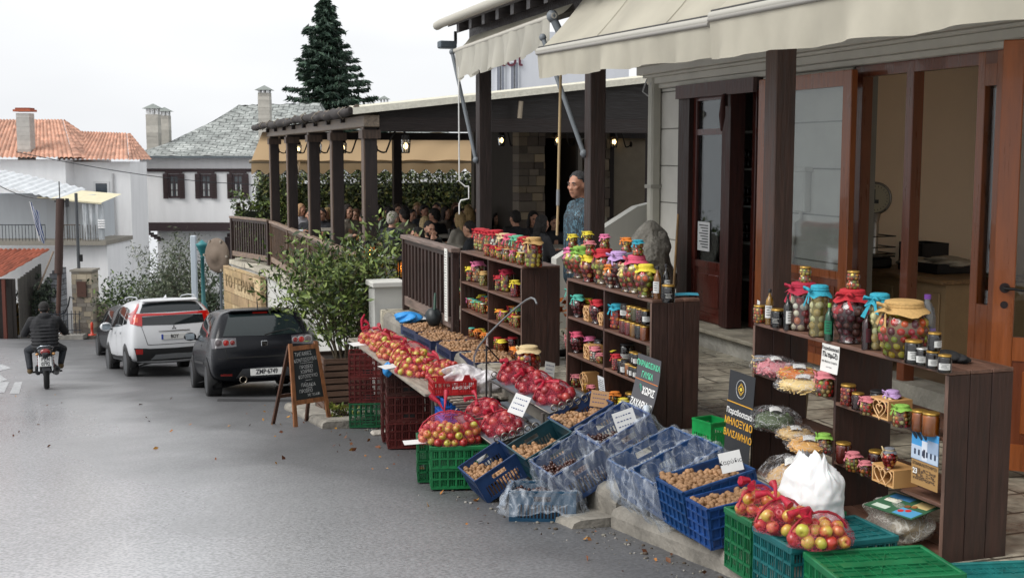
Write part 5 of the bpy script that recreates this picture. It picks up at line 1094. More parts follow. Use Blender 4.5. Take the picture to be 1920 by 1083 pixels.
for s_ in (-1,1):
    g=MB(); g.ball((s_*.93,2.5,.98),(.11,.055,.075),BK,14,8); g.box((s_*.84,2.53,.93),(.1,.04,.03),BK); m_=g.build('wing_mirror',PAINT,car1); g=MB(); g.box((s_*.935,2.448,.98),(.15,.006,.1),h('#9aa4aa'),bev=.003); g.build('mirror_glass',CHROME,m_)
    sd='L' if s_<0 else 'R'
    pt('door_gap',[(1.38,.97),(1.38,.35)],[(1.39,.97),(1.39,.35)],sd,TRIM,(.003,.003,.003),.004,12,1); pt('rub_strip',[(1.0,.58),(2.6,.56)],[(1.0,.54),(2.6,.52)],sd,TRIM,(.01,.01,.01),.008,12,1)
    pt('door_handle',[(1.48,.86),(1.64,.86)],[(1.48,.83),(1.64,.83)],sd,PAINT,BK,.02,5,2)
# seats seen as headrests through the rear glass
# ---- white SUV
WH=h('#c3c5c8')
stS=[([.16,.03,-.02,.06,.16,.36],[.66,.80,.82,.78,.72,.50],[.36,.48,.72,1.12,1.36,1.57]),
 ([.2,.07,.03,.10,.22,.44],[.74,.87,.89,.85,.78,.58],[.30,.46,.72,1.12,1.38,1.62]),
 (.5,[.78,.89,.905,.885,.74,.60],[.28,.44,.70,1.12,1.46,1.655]),
 (1.1,[.78,.885,.905,.89,.745,.62],[.27,.42,.68,1.09,1.52,1.69]),
 (2.0,[.78,.88,.90,.885,.75,.63],[.27,.42,.66,1.05,1.53,1.70]),
 (2.65,[.78,.88,.90,.88,.745,.62],[.27,.42,.66,1.03,1.47,1.64]),
 (3.35,[.78,.88,.90,.87,.78,.62],[.27,.42,.66,1.0,1.12,1.16]),
 (3.95,[.78,.87,.88,.83,.74,.52],[.27,.42,.64,.92,1.0,1.02]),
 (4.3,[.68,.78,.80,.76,.66,.42],[.32,.42,.6,.80,.88,.9]),
 (4.4,[.52,.62,.64,.6,.5,.3],[.36,.44,.58,.72,.78,.8])]
p=Vector((-7.02,25.35,0)); p.z=road_z(p.y)
car2,b2_,pt,hit=car('parked_car','white SUV with split rear window and red light band parked behind the black hatchback',p,R(26),-math.atan(.12),stS,WH,dict(hw=.90,r=.345,y=(.80,3.47),sp=5,archcol=h('#1a1b1d')))
pt('upper_rear_window',[(-.56,1.56),(0,1.585),(.56,1.56)],[(-.66,1.375),(0,1.37),(.66,1.375)],'B',CARGL,GL,.006,20,6)
pt('lower_rear_window',[(-.66,1.29),(0,1.30),(.66,1.29)],[(-.64,1.12),(0,1.10),(.64,1.12)],'B',CARGL,GL,.006,20,6)
RED=h('#a8130f')
lb=pt('rear_light_band',[(-.74,1.365),(0,1.345),(.74,1.365)],[(-.74,1.31),(0,1.305),(.74,1.31)],'B',LENS,RED,.012,24,2)
for s_ in (-1,1):
    f=pt('tail_light',[(s_*.62,1.33),(s_*.74,1.35),(s_*.80,1.36)],[(s_*.64,1.10),(s_*.74,1.12),(s_*.84,1.16)],'B',LENS,RED,.013,10,5)
    pt('lamp',[(s_*.70,1.28),(s_*.78,1.29)],[(s_*.72,1.18),(s_*.79,1.19)],'B',LENS,h('#c9553a'),.018,6,3,f)
    pt('tail_light_upright',[(s_*.60,1.58),(s_*.64,1.56)],[(s_*.74,1.36),(s_*.79,1.36)],'B',LENS,RED,.012,6,6)
    pt('reflector',[(s_*.66,.63),(s_*.80,.64)],[(s_*.66,.52),(s_*.80,.53)],'B',LENS,h('#9c1512'),.014,6,3)
    sd='L' if s_<0 else 'R'
    pt('side_window',[(1.2,1.50),(2.0,1.54),(2.72,1.46)],[(1.28,1.12),(2.0,1.10),(3.1,1.08)],sd,CARGL,GL,.006,20,6)
    pt('quarter_window',[(.82,1.44),(1.12,1.49)],[(.72,1.16),(1.18,1.14)],sd,CARGL,GL,.006,8,6)
    pt('window_pillar',[(1.93,1.54),(1.99,1.54)],[(1.93,1.10),(1.99,1.10)],sd,TRIM,(.01,.01,.01),.009,3,6)
    pt('sill_cladding',[(.3,.50),(2.2,.46),(4.1,.5)],[(.3,.36),(2.2,.33),(4.1,.36)],sd,TRIM,h('#1b1c1e'),.008,24,2)
    for y in (1.22,2.08,3.05): pt('door_gap',[(y,1.08),(y+.02*(y-2),.48)],[(y+.012,1.08),(y+.012+.02*(y-2),.48)],sd,TRIM,(.02,.02,.02),.004,10,1)
    for y in (1.36,2.2): pt('door_handle',[(y,1.0),(y+.2,.995)],[(y,.96),(y+.2,.955)],sd,PAINT,WH,.025,5,2)
    g=MB(); g.ball((s_*1.0,2.85,1.10),(.13,.07,.1),WH,14,8); g.box((s_*.9,2.88,1.04),(.12,.05,.04),(.02,.02,.02)); m_=g.build('wing_mirror',PAINT,car2); g=MB(); g.box((s_*1.0,2.785,1.10),(.17,.006,.13),h('#7d868c')); g.build('mirror_glass',CHROME,m_)
    g=MB(); g.tube([(s_*.60,.75,1.66),(s_*.61,.85,1.71),(s_*.63,1.6,1.735),(s_*.62,2.3,1.72),(s_*.61,2.4,1.68)],.016,6,h('#9fa3a6')); g.build('roof_rail',PLAIN,car2)
pt('rear_bumper',[(-.83,.66),(-.5,.63),(0,.62),(.5,.63),(.83,.66)],[(-.76,.38),(0,.36),(.76,.38)],'B',TRIM,h('#1b1c1e'),.010,24,6)
pt('skid_plate',[(-.40,.50),(0,.51),(.40,.50)],[(-.5,.40),(0,.40),(.5,.40)],'B',TRIM,h('#7d8083'),.016,12,2)
pt('tailgate_gap',[(-.66,1.1),(-.56,.70),(.56,.70),(.66,1.1)],[(-.652,1.1),(-.55,.712),(.55,.712),(.652,1.1)],'B',TRIM,(.03,.03,.03),.004,40,1)
pt('chrome_strip',[(-.32,.985),(.32,.985)],[(-.32,.965),(.32,.965)],'B',CHROME,(.7,.7,.7),.018,8,1)
r=hit((0,-3,1.04),(0,1,0))[0]; g=MB()
for a in (90,210,330):
    d=Vector((math.cos(R(a)),0,math.sin(R(a)))); e=Vector((-d.z,0,d.x)); c=r+Vector((0,-.014,0)); L_=.052
    g.add([c,c+d*L_*.55+e*L_*.3,c+d*L_*1.05,c+d*L_*.55-e*L_*.3],[(0,1,2,3)],(.8,.8,.8))
g.build('emblem',CHROME,car2)
r=hit((-.02,-3,.86),(0,1,0))[0]; plate(car2,r+Vector((0,-.025,0)),.52,.115,'BOY',(R(4),0,0),True)
g=MB(); g.box((0,.42,1.625),(1.16,.22,.035),WH,bev=.015,rot=Matrix.Rotation(R(10),4,'X')); g.build('roof_spoiler',PAINT,car2)
g=MB(); g.add([(0,.72,1.67),(-.03,.95,1.68),(.03,.95,1.68),(0,.78,1.75),(0,.70,1.68)],[(0,1,3),(1,2,3),(2,0,3)],WH); g.build('fin_antenna',PAINT,car2)
# ---- far black car
p=Vector((-9.35,31.2,0)); p.z=road_z(p.y)
car3,b3_,pt,hit=car('parked_car','black car mostly hidden behind the white SUV, red tail lamp showing',p,R(26),-math.atan(.11),stH,h('#0d0f14'),dict(hw=.86,r=.32,y=(.66,3.08)))
pt('rear_window',[(-.48,1.33),(.48,1.33)],[(-.62,1.05),(.62,1.05)],'B',CARGL,GL,.006,16,6)
for s_,sd in ((-1,'L'),(1,'R')):
    pt('side_window',[(.75,1.30),(2.25,1.30)],[(.6,1.0),(2.75,.96)],sd,CARGL,GL,.005,16,5)
    f=pt('tail_light',[(s_*.56,1.16),(s_*.70,1.10)],[(s_*.60,.86),(s_*.80,.88)],'B',LENS,h('#a8302c'),.012,8,6)
    pt('reflector',[(s_*.5,.52),(s_*.76,.53)],[(s_*.5,.46),(s_*.76,.47)],'B',LENS,h('#8c1512'),.012,6,2)
g=MB(); g.box((0,.45,1.42),(1.1,.1,.02),h('#8f9498')); g.build('roof_strip',PAINT,car3)
# ================================================================ PEOPLE
SKIN=mat('skin',.55,sub=.12,ns=14,na=.08); HAIRM=mat('hair',.7,ns=40,na=.4,bs=70,ba=.8,stretch=(3,3,.7)); JACK=mat('jacket_fabric',.8,ns=8,na=.2,bs=9,ba=.6,bd=.03)
def cap(g,p,q,a,b,n=10):
    p=Vector(p);q=Vector(q); g.ball(p,a,(.5,.5,.5),n,7); g.ball(q,b,(.5,.5,.5),n,7); g.cyl(p,q,a*.985,b*.985,n=n)
def solid(name,g,m,col,par,vox=.016,sm=2):
    me=evalmesh(g.mesh(name),[('REMESH',dict(mode='VOXEL',voxel_size=vox)),('SMOOTH',dict(factor=.5,iterations=sm))]); me.materials.clear(); me.materials.append(m); setcol(me,col)
    for p in me.polygons: p.use_smooth=True
    return link(name,me,par)
def head(g,c,yaw,tilt=0,k=1.0,beard=False):
    """head at c facing local +Y turned by yaw"""
    Mx=Matrix.Translation(c)@Matrix.Rotation(yaw,4,'Z')@Matrix.Rotation(tilt,4,'X')@Matrix.Scale(k,4); g0=g.M; g.M=(g0 or Matrix())@Mx
    g.ball((0,-.012,.025),(.077,.096,.098),n=18,m=12); g.ball((0,.018,-.045),(.062,.074,.075),n=16,m=10); g.ball((0,.052,-.088),(.034,.030,.026),n=12,m=8)
    g.ball((0,.078,.028),(.055,.018,.012),n=10,m=6)
    g.add([(-.010,.082,.028),(.010,.082,.028),(.019,.086,-.026),(-.019,.086,-.026),(0,.116,-.020),(0,.096,.026),(0,.08,-.034)],[(0,3,4,5),(1,5,4,2),(3,6,4),(6,2,4),(0,5,1)],(.5,.5,.5)); g.ball((0,.100,-.020),(.015,.013,.011),n=8,m=6)
    for s_ in (-1,1): g.ball((s_*.044,.062,-.012),(.022,.024,.018),n=8,m=6); g.ball((s_*.079,-.004,.0),(.009,.019,.033),n=8,m=6); g.ball((s_*.012,.098,-.028),(.009,.01,.007),n=6,m=4)
    g.ball((0,.084,-.053),(.023,.010,.007),n=10,m=6); g.ball((0,.082,-.064),(.020,.010,.007),n=10,m=6)
    g.M=g0; return Mx
def hand(g,w,d,up,k=1):
    """five bent fingers from wrist w along d"""
    w=Vector(w);d=Vector(d).normalized(); up=Vector(up); s_=d.cross(up).normalized(); up=s_.cross(d)
    g.ball(w+d*.045,(.032*k,.032*k,.032*k)); 
    for i,(o,L_) in enumerate(((-.03,.062),(-.010,.074),(.011,.070),(.03,.055))):
        a=w+s_*o*.6+d*.03; b=w+s_*o+d*.085; c=b+d*L_*.5-up*.012; e=c+d*L_*.28-up*.026
        cap(g,a,b,.014,.0115,6); cap(g,b,c,.0115,.010,6); cap(g,c,e,.010,.0085,6)
    a=w+d*.02-s_*.02; b=w+d*.05-s_*.05-up*.012; c=b+d*.034-s_*.006-up*.012; cap(g,a,b,.014,.012,6); cap(g,b,c,.012,.010,6)
def person(label,loc,rz,J,cols,hair='short',headyaw=0,headtilt=0,group=None,vox=.016,coatlen=.0,hood=False,bulk=1.0,cat='person',quilt=False,beard=False,legs=True):
    par0=None; P={k:Vector(v) for k,v in J.items()}; B=bulk
    g=MB(); hm=head(g,P['head'],headyaw,headtilt)
    cap(g,P['neck'],P['head']+Vector((0,-.015,-.06)),.056,.052); cap(g,P['pelvis'],P['chest'],.12,.13)
    cap(g,P['chest']+Vector((0,0,.02)),P['neck'],.10,.06)
    for s_ in 'lr':
        cap(g,P['sh_'+s_],P['el_'+s_],.048,.040); cap(g,P['el_'+s_],P['wr_'+s_],.038,.027); cap(g,P['neck']+Vector((0,0,-.05)),P['sh_'+s_],.055,.055)
        d=(P['wr_'+s_]-P['el_'+s_]); hand(g,P['wr_'+s_],d,J.get('up_'+s_,(0,0,1)))
        if legs: cap(g,P['hip_'+s_],P['kn_'+s_],.075,.055); cap(g,P['kn_'+s_],P['an_'+s_],.052,.038)
    body=solid('person',g,SKIN,cols['skin'],None,min(vox,.012),1)
    body.location=loc; body.rotation_euler=(0,0,rz); tag(body,label,cat,group)
    # jacket
    g=MB(); t=cols.get('thick',.022)*B
    dirv=(P['chest']-P['pelvis']).normalized(); lo=P['pelvis']-dirv*coatlen
    for off in (-.055,0,.055): cap(g,lo+Vector((off*1.1,0,0)),P['chest']+Vector((off*1.7,0,.02)),.115*B+.01,.125*B)
    cap(g,P['chest'],P['neck']+Vector((0,-.01,-.03)),.12*B,.075)
    for s_ in 'lr': cap(g,P['neck']+Vector((0,-.01,-.06)),P['sh_'+s_],.07*B,.068*B); cap(g,P['sh_'+s_],P['el_'+s_],.058*B+t*.5,.050*B+t*.4); cap(g,P['el_'+s_],P['wr_'+s_].lerp(P['el_'+s_],.06),.050*B+t*.4,.040*B+t*.2)
    if cols.get('collar',1): g.lathe([(.07,-.03),(.074,.035),(.06,.036),(.06,-.02)],P['neck']+Vector((0,0,0)),16,cap=False)
    if hood: g.ball(P['neck']+Vector((0,-.085,.0)),(.12,.08,.085),n=14,m=8)
    if quilt:
        L_=(P['chest']-lo).length; n=int(L_/.055)
        for k in range(n+1):
            c=lo.lerp(P['chest'],k/n); g.ball(c,(.205*B,.155*B,.034),n=20,m=6)
    solid('jacket',g,cols.get('jm',JACK),cols['jacket'],body,vox,2)
    if legs:
        g=MB(); cap(g,P['pelvis'],P['pelvis']+Vector((0,0,-.02)),.135,.135)
        for s_ in 'lr': cap(g,P['hip_'+s_],P['kn_'+s_],.095,.072); cap(g,P['kn_'+s_],P['an_'+s_]+Vector((0,0,.03)),.070,.056)
        solid('trousers',g,JACK,cols['trousers'],body,vox,2)
        for s_ in 'lr':
            g=MB(); a=P['an_'+s_]; f=Vector(J.get('foot',(0,1,0))); 
            cap(g,a+Vector((0,0,.02)),a+Vector((0,0,-.03)),.05,.052); cap(g,a+Vector((0,0,-.035)),a+f*.16+Vector((0,0,-.045)),.045,.038); solid('shoe',g,JACK,cols['shoes'],body,vox,1)
    # hair
    g=MB(); g.M=hm
    if hair=='short': g.ball((0,-.020,.040),(.083,.100,.096),n=18,m=12); g.ball((0,-.055,-.01),(.074,.066,.07),n=14,m=8)
    elif hair=='long': g.ball((0,-.020,.040),(.088,.104,.100),n=18,m=12); g.ball((0,-.06,-.06),(.092,.07,.12),n=14,m=8); g.ball((0,-.07,-.15),(.085,.05,.11),n=12,m=8); [g.ball((s_*.078,.0,-.04),(.022,.045,.10),n=8,m=6) for s_ in (-1,1)]
    elif hair=='beanie': g.ball((0,-.012,.045),(.090,.108,.100),n=18,m=12); g.ball((0,-.045,.0),(.084,.078,.06),n=14,m=8)
    elif hair=='full': g.ball((0,-.018,.05),(.092,.108,.098),n=18,m=12); g.ball((0,-.055,-.005),(.086,.076,.08),n=14,m=8)
    me=evalmesh(g.mesh('hair'),[('REMESH',dict(mode='VOXEL',voxel_size=.009)),('SMOOTH',dict(factor=.5,iterations=1))])
    # cut hair away from the face
    inv=hm.inverted()
    for v in me.vertices:
        q=inv@v.co
        fr=.050 if q.z>.06 else (.012 if q.z>.0 else -.012)
        if q.y>fr and hair!='beanie' and not (hair=='long' and abs(q.x)>.066 and q.y<.04): q.y=fr+ (q.y-fr)*.12; q.x*=.93; q.z*=.97; v.co=hm@q
    if hair!='beanie':
        for v in me.vertices: v.co+=v.normal*(.007*NZ.noise(v.co*55)+.004*NZ.noise(v.co*130))
    me.materials.clear(); me.materials.append(cols.get('hm',HAIRM)); setcol(me,cols['hair']); 
    for p_ in me.polygons: p_.use_smooth=True
    link('knitted_hat' if hair=='beanie' else 'hair',me,body)
    g=MB(); g.M=hm
    for s_ in (-1,1):
        g.ball((s_*.030,.0795,.012),(.0115,.008,.0065),h('#a89c92'),10,6); g.ball((s_*.030,.0845,.012),(.006,.004,.006),h('#1c120c'),8,6)
    g.build('eyes',mat('eye',.2),body)
    g=MB(); g.M=hm
    for s_ in (-1,1): g.tube([(s_*.012,.094,.030),(s_*.030,.096,.036),(s_*.050,.084,.030)],[.004,.0055,.003],5,cols['hair'])
    if beard:
        g.ball((0,.055,-.088),(.045,.040,.030),cols['hair'],12,8); g.ball((0,.088,-.044),(.028,.010,.006),cols['hair'],8,6)
        for s_ in (-1,1): g.ball((s_*.050,.035,-.062),(.016,.040,.036),cols['hair'],8,6)
    g.build('eyebrows' if not beard else 'beard',HAIRM,body)
    g=MB(); g.M=hm; g.tube([(-.021,.090,-.0585),(0,.096,-.0575),(.021,.090,-.0585)],.0022,4,h('#5a2a24')); g.build('lips_line',SKIN,body)
    return body
def stand(dx=0):
    return dict(pelvis=(0,0,.96),chest=(0,-.01,1.30),neck=(0,-.02,1.49),head=(0,.01,1.645),sh_l=(-.19,-.01,1.42),sh_r=(.19,-.01,1.42),el_l=(-.25,-.03,1.14),el_r=(.25,-.03,1.14),wr_l=(-.20,.12,.93),wr_r=(.20,.12,.93),hip_l=(-.09,0,.92),hip_r=(.09,0,.92),kn_l=(-.11,.02,.50),kn_r=(.11,.02,.50),an_l=(-.12,-.01,.09),an_r=(.12,-.01,.09))
def sit(lean=.05,arm='table'):
    J=dict(pelvis=(0,0,.55),chest=(0,lean*.7,.88),neck=(0,lean,1.06),head=(0,lean+.04,1.21),sh_l=(-.18,lean,.99),sh_r=(.18,lean,.99),hip_l=(-.09,.02,.52),hip_r=(.09,.02,.52),kn_l=(-.12,.44,.54),kn_r=(.12,.44,.54),an_l=(-.12,.42,.1),an_r=(.12,.42,.1))
    J.update(el_l=(-.25,lean+.08,.74),el_r=(.25,lean+.08,.74),wr_l=(-.12,lean+.32,.79),wr_r=(.12,lean+.32,.79))
    if arm=='chin': J.update(el_r=(.17,lean+.24,.78),wr_r=(.05,lean+.19,1.05),up_r=(0,-1,0))
    return J
# standing shopkeeper
SK=h('#b08068'); SK2=h('#bd9078')
JK=mat('patterned_rain_jacket',.6,bs=30,ba=.3); 
nt=JK.node_tree; b=nt.nodes['Principled BSDF']; tc=nt.nodes.new('ShaderNodeTexCoord'); mp=nt.nodes.new('ShaderNodeMapping'); mp.inputs['Scale'].default_value=(26,26,13); mp.inputs['Rotation'].default_value=(.3,.4,0); nt.links.new(tc.outputs['Object'],mp.inputs[0])
vo=nt.nodes.new('ShaderNodeTexNoise'); vo.inputs['Scale'].default_value=1.8; vo.inputs['Detail'].default_value=3; vo.inputs['Distortion'].default_value=1.6; nt.links.new(mp.outputs[0],vo.inputs[0]); cr=nt.nodes.new('ShaderNodeValToRGB'); e=cr.color_ramp.elements; e[0].position=.42; e[0].color=(*h('#0d151b'),1); e[1].position=.68; e[1].color=(*h('#587f90'),1); e2=cr.color_ramp.elements.new(.54); e2.color=(*h('#213a47'),1); nt.links.new(vo.outputs[0],cr.inputs[0]); nt.links.new(cr.outputs[0],b.inputs['Base Color'])
J=stand(); J['head']=(0,.03,1.635); J['wr_l']=(-.26,.03,.88); J['wr_r']=(.26,.03,.88)
man=person('man in a patterned teal rain jacket with grey hair standing behind the middle shelf',T(.42,6.02,.0)+Vector((.13,0,0)),AZ+R(88),J,dict(skin=SK,jacket=h('#2c5468'),trousers=h('#1d222b'),shoes=h('#161412'),hair=h('#3a3a3c'),jm=JK),'short',R(30),R(-4),vox=.012,coatlen=.16,bulk=1.12)
# diners: (px,py of head, street distance s, facing, colours)
cg='seated diners at the restaurant tables'
BLK=h('#15171b'); 
def chair_at(x,y,z,rz,lab):
    par=thing('cafe_chair',lab,'chair',(x,y,z),rz,'restaurant chairs'); c=h('#8a7658')
    g=MB(); g.box((0,0,.44),(.42,.42,.04),c,bev=.01); g.build('seat',WOOD,par); g=MB(); 
    for sx in (-1,1): g.tube([(sx*.18,-.2,.44),(sx*.18,-.24,.7),(sx*.16,-.27,.93)],.016,6,c)
    for k in range(4): g.box((0,-.245-.006*k,.6+.09*k),(.33,.015,.045),c)
    g.build('backrest',WOOD,par)
    for sx in (-1,1):
        for sy in (-1,1): g=MB(); g.cyl((sx*.18,sy*.18,.42),(sx*.19,sy*.2,0),.018,.014,6,c); g.build('leg',WOOD,par)
    return par
DN=[
 (566,394,21.0,200,'#c9ccd4','#b9926a','long','diner in a pale hooded top with tied light hair, seen leftmost behind the rail',1),
 (604,402,20.4,160,'#22242a','#241c18','short','dark-clothed diner half hidden between pergola posts three and four',1),
 (640,410,18.6,250,'#1c2128','#1a1512','full','broad diner in dark quilted jacket bending behind the second pergola post',1.2),
 (668,404,19.6,150,'#2a2420','#6a4a34','long','diner with brown hair between second and nearest pergola posts',1),
 (712,397,18.6,185,'#23252a','#241b16','short','dark-haired bearded man facing us behind the white-haired man',1),
 (738,412,14.3,-65,'#12161d','#b9b4a8','short','white-haired man in long black coat seated beside the candle lantern',1.2),
 (758,404,17.4,20,'#8a8478','#1f1a18','full','diner in a pale grey wool jumper with dark hair seen from behind',1.1),
 (783,392,19.6,170,'#4a3f36','#a5895a','long','fair-haired diner far back behind the grey jumper',1),
 (797,420,16.2,10,'#2a2b2f','#b09a70','long','blonde diner with back to us behind the bearded man',1),
 (806,430,13.6,196,'#0f1114','#15100d','short','bearded man in black resting his hand on his face behind the slatted fence',1),
 (782,442,13.2,90,'#15161a','#1a1411','short','short-haired diner low behind the slatted fence top rail',1),
 (838,400,18.2,210,'#8c8478','#2a201b','long','woman in beige cardigan looking down, third row of tables',1),
 (862,412,15.6,35,'#8f8a80','#b3976a','long','blonde woman in grey top seen from behind left of the tall jars',1.05),
 (880,430,13.4,60,'#14171d','#1a1410','short','man in dark navy jacket seen from behind just left of the big jars',1.15),
 (900,395,17.6,180,'#3a3630','#2a221c','short','diner behind the slender black post near the white crank',1),
 (968,408,15.8,150,'#20201f','#3a2a20','long','diner in the shadow right of the awning post',1),
 (1018,420,12.6,-80,'#1a1a1e','#17120f','long','woman with long black hair in profile between the jars and the standing man',1),
 (984,398,16.4,200,'#26211e','#5a3a2a','short','ruddy diner in half dark behind the long-haired woman',1),
 (1000,392,17.0,160,'#2c2724','#3a2c22','full','diner far inside beside the menu board',1),
]
cnt=0
for (px,py,s_,face,jc_,hc,hs_,lab,bk) in DN:
    t_=math.tan(math.atan((px-960)/F)+AZ)*(s_-SC)+TC; P=T(t_,s_); z=at(px,py,Y=P.y).z
    arm_='chin' if 'hand on his face' in lab else 'table'; J=sit(.06,arm_)
    if 'waiter' in lab: J=stand(); zf=z-1.66
    else: zf=z-1.21
    fz=AZ+R(face); off=Matrix.Rotation(fz,3,'Z')@Vector((0,.1,0))
    hc='#'+hc[1:]; o=person(lab,(P.x-off.x,P.y-off.y,zf),fz,J,dict(skin=SK2 if cnt%2 else SK,jacket=h(jc_),trousers=h('#1a1d24'),shoes=h('#141210'),hair=h(hc)),hs_,R(random.Random(cnt).uniform(-20,20)),R(-8),cg,vox=.02,bulk=bk*1.02,beard='bearded' in lab)
    cnt+=1
    if 'waiter' not in lab: chair_at(P.x-off.x,P.y-off.y,zf,fz,'wooden cafe chair under the '+' '.join(lab.split()[:9]))
protos=[o for o in COL.objects if o.get('category')=='person' and o.get('group')==cg and 'waiter' not in o['label']]
EX=[(583,400,20.9,170,'behind the pale hooded diner'),(622,398,21.2,200,'far back between the third and fourth posts'),(652,396,21.0,190,'far back right of the second post'),(690,404,19.0,30,'just left of the nearest pergola post'),(700,396,20.6,170,'behind the nearest pergola post'),(726,396,19.8,200,'beyond the white-haired man'),(748,392,20.6,150,'near the slender inner post'),(771,398,19.0,180,'right of the slender inner post'),(790,396,20.8,200,'in the back row by the hedge'),(818,396,20.2,170,'in the back row beside the beige cardigan'),(822,408,17.4,30,'left of the beige cardigan woman'),(852,394,20.4,190,'in the back row above the blonde woman'),(874,398,18.8,160,'behind the navy jacket man'),(888,404,16.6,40,'right behind the navy jacket man'),(930,404,17.8,180,'by the bright gap behind the jars'),(948,400,18.8,150,'at the edge of the bright gap'),(972,414,14.2,20,'left of the long-haired woman'),(996,416,14.6,200,'close behind the long-haired woman'),(1036,410,15.0,170,'right beside the standing man'),(1046,404,17.0,200,'in the deep shade by the standing man')]
EX+=[(560+int(i*29.5),394+(i*7)%14,17.2+(i*1.7)%4,(i*67)%360,None) for i in range(17)]
rp=random.Random(9); DARK=[h(c) for c in ('#14161b','#1d1f26','#262022','#1a2330','#2b2a2c','#3a2420')]
for i,(px,py,s_,face,where) in enumerate(EX):
    while where is None and s_<23.2 and math.tan(math.atan((px-960)/F)+AZ)*(s_-SC)+TC<.55: s_+=.4
    if math.tan(math.atan((px-960)/F)+AZ)*(s_-SC)+TC<.2: continue
    src=protos[[1,2,3,4,7,11,15,10,16][i%9]%len(protos)]; t_=math.tan(math.atan((px-960)/F)+AZ)*(s_-SC)+TC; P=T(t_,s_); z=at(px,py,Y=P.y).z-1.21; fz=AZ+R(face)+rp.uniform(-.4,.4)
    c=copy_tree(src,None,(P.x,P.y,z),fz); c['label']='dark-clothed diner seated '+where if where else 'dark-clothed diner among the shaded crowd deep under the pergola'; c['group']=cg if where else 'shaded crowd under the pergola'; k=rp.uniform(.93,1.05); c.scale=(k,k,k)
for i,(px,s_,lab) in enumerate(((800,14.6,'white-topped restaurant table in front of the bearded man'),(850,17.0,'white-topped restaurant table between the beige diners'),(1010,13.8,'white-topped restaurant table beside the long-haired woman'),(640,19.6,'white-topped restaurant table behind the second pergola post'))):
    t_=math.tan(math.atan((px-960)/F)+AZ)*(s_-SC)+TC; par=TT('restaurant_table',lab,'table',t_,s_,-.3,'restaurant tables'); g=MB(); g.box((0,0,.74),(1.1,.8,.03),h('#9a968c'),bev=.01); g.build('tabletop',PLAIN,par)
    for sx in (-1,1):
        for sy in (-1,1): g=MB(); g.box((sx*.48,sy*.34,.36),(.05,.05,.73),h('#4a3a2c')); g.build('leg',WOOD,par)
    for k in range(3): rr_=random.Random(k+i*5); o=MB().lathe([(.03,0),(.033,.01),(.036,.11),(.034,.112),(.03,.012)],n=10,col=(.9,.9,.9)).build('drinking_glass',GLASSW,None,T(t_+rr_.uniform(-.3,.3),s_+rr_.uniform(-.2,.2),.457)); tag(o,'clear drinking glass on the '+lab.split('white-topped ')[1],'glass','glasses on the restaurant tables')
# ================================================================ MOTORCYCLE AND RIDER
mp_=drop(88,729); MZ=R(20.5)
par=thing('motorcycle','black commuter motorcycle with white rear plate ridden away down the street','motorcycle',M=Matrix.Translation(mp_)@Matrix.Rotation(MZ,4,'Z')@Matrix.Rotation(PITCH,4,'X'))
def wheel(par,y,r,w,nm='wheel'):
    g=MB(); g.M=Matrix.Translation((0,y,r))@Matrix.Rotation(PI/2,4,'Y'); g.lathe([(r-.07,-w*.4),(r-.03,-w*.5),(r-.008,-w*.35),(r,0),(r-.008,w*.35),(r-.03,w*.5),(r-.07,w*.4)],n=32,col=(.014,.014,.014),cap=False); wo=g.build(nm,TYRE,par)
    g=MB(); g.M=Matrix.Translation((0,y,r))@Matrix.Rotation(PI/2,4,'Y'); g.lathe([(r-.07,-w*.42),(r-.085,0),(r-.07,w*.42)],n=32,col=h('#77797c'),cap=False); g.cyl((0,0,-.06),(0,0,.06),.05,n=12,col=h('#55575a'))
    for k in range(6): a=k*PI/3; g.box((.5*(r-.06)*math.cos(a),.5*(r-.06)*math.sin(a),0),(r-.1,.03,.02),h('#6a6c70'),rot=Matrix.Rotation(a,4,'Z'))
    g.build('rim',METAL,wo); return wo
wheel(par,0,.30,.095); wheel(par,1.26,.30,.085)
DK_=(.02,.021,.025)
g=MB(); g.tube([(0,-.42,.66),(0,-.30,.50),(0,-.12,.62),(0,.2,.66)],[.05,.07,.09,.1],8,DK_); g.add([(-.08,-.30,.70),(.08,-.30,.70),(.07,-.38,.34),(-.07,-.38,.34),(-.08,-.26,.70),(.08,-.26,.70),(.07,-.34,.34),(-.07,-.34,.34)],[(0,1,2,3),(7,6,5,4),(0,4,5,1),(1,5,6,2),(2,6,7,3),(3,7,4,0)],DK_); g.build('rear_fender',TRIM,par)
g=MB(); g.ball((0,-.16,.69),(.13,.26,.085),DK_,18,10); g.build('tail_cowl',PAINT,par)
g=MB(); g.tube([(-.13,.0,.70),(-.125,-.25,.74),(-.07,-.38,.77),(.07,-.38,.77),(.125,-.25,.74),(.13,.0,.70)],.013,7,h('#9aa0a6')); g.build('grab_rail',CHROME,par)
g=MB(); g.ball((0,-.385,.67),(.085,.045,.055),h('#7d1310'),14,8); g.build('tail_light',LENS,par)
for s_ in (-1,1): g=MB(); g.ball((s_*.135,-.36,.63),(.032,.04,.026),h('#a9773a'),10,6); g.cyl((s_*.06,-.34,.63),(s_*.12,-.355,.63),.01,n=6,col=DK_); g.build('indicator',LENS,par)
plate(par,(0,-.40,.50),.20,.17,'ΒΕΝ',(R(-10),0,0),False,'0792')
g=MB(); g.ball((0,.22,.69),(.145,.40,.07),(.015,.015,.016),18,8); g.build('seat',JACK,par)
g=MB(); g.ball((0,.72,.78),(.14,.24,.13),DK_,18,10); g.build('fuel_tank',PAINT,par)
g=MB(); g.ball((0,.58,.42),(.15,.2,.17),h('#2c2d30'),14,10); g.box((.14,.5,.33),(.1,.22,.18),h('#3c3d40'),bev=.03); g.box((-.14,.5,.33),(.1,.22,.18),h('#3c3d40'),bev=.03)
for k in range(5): g.box((0,.72,.42+.035*k),(.24,.2,.014),h('#4a4b4e'))
g.build('engine',METAL,par)
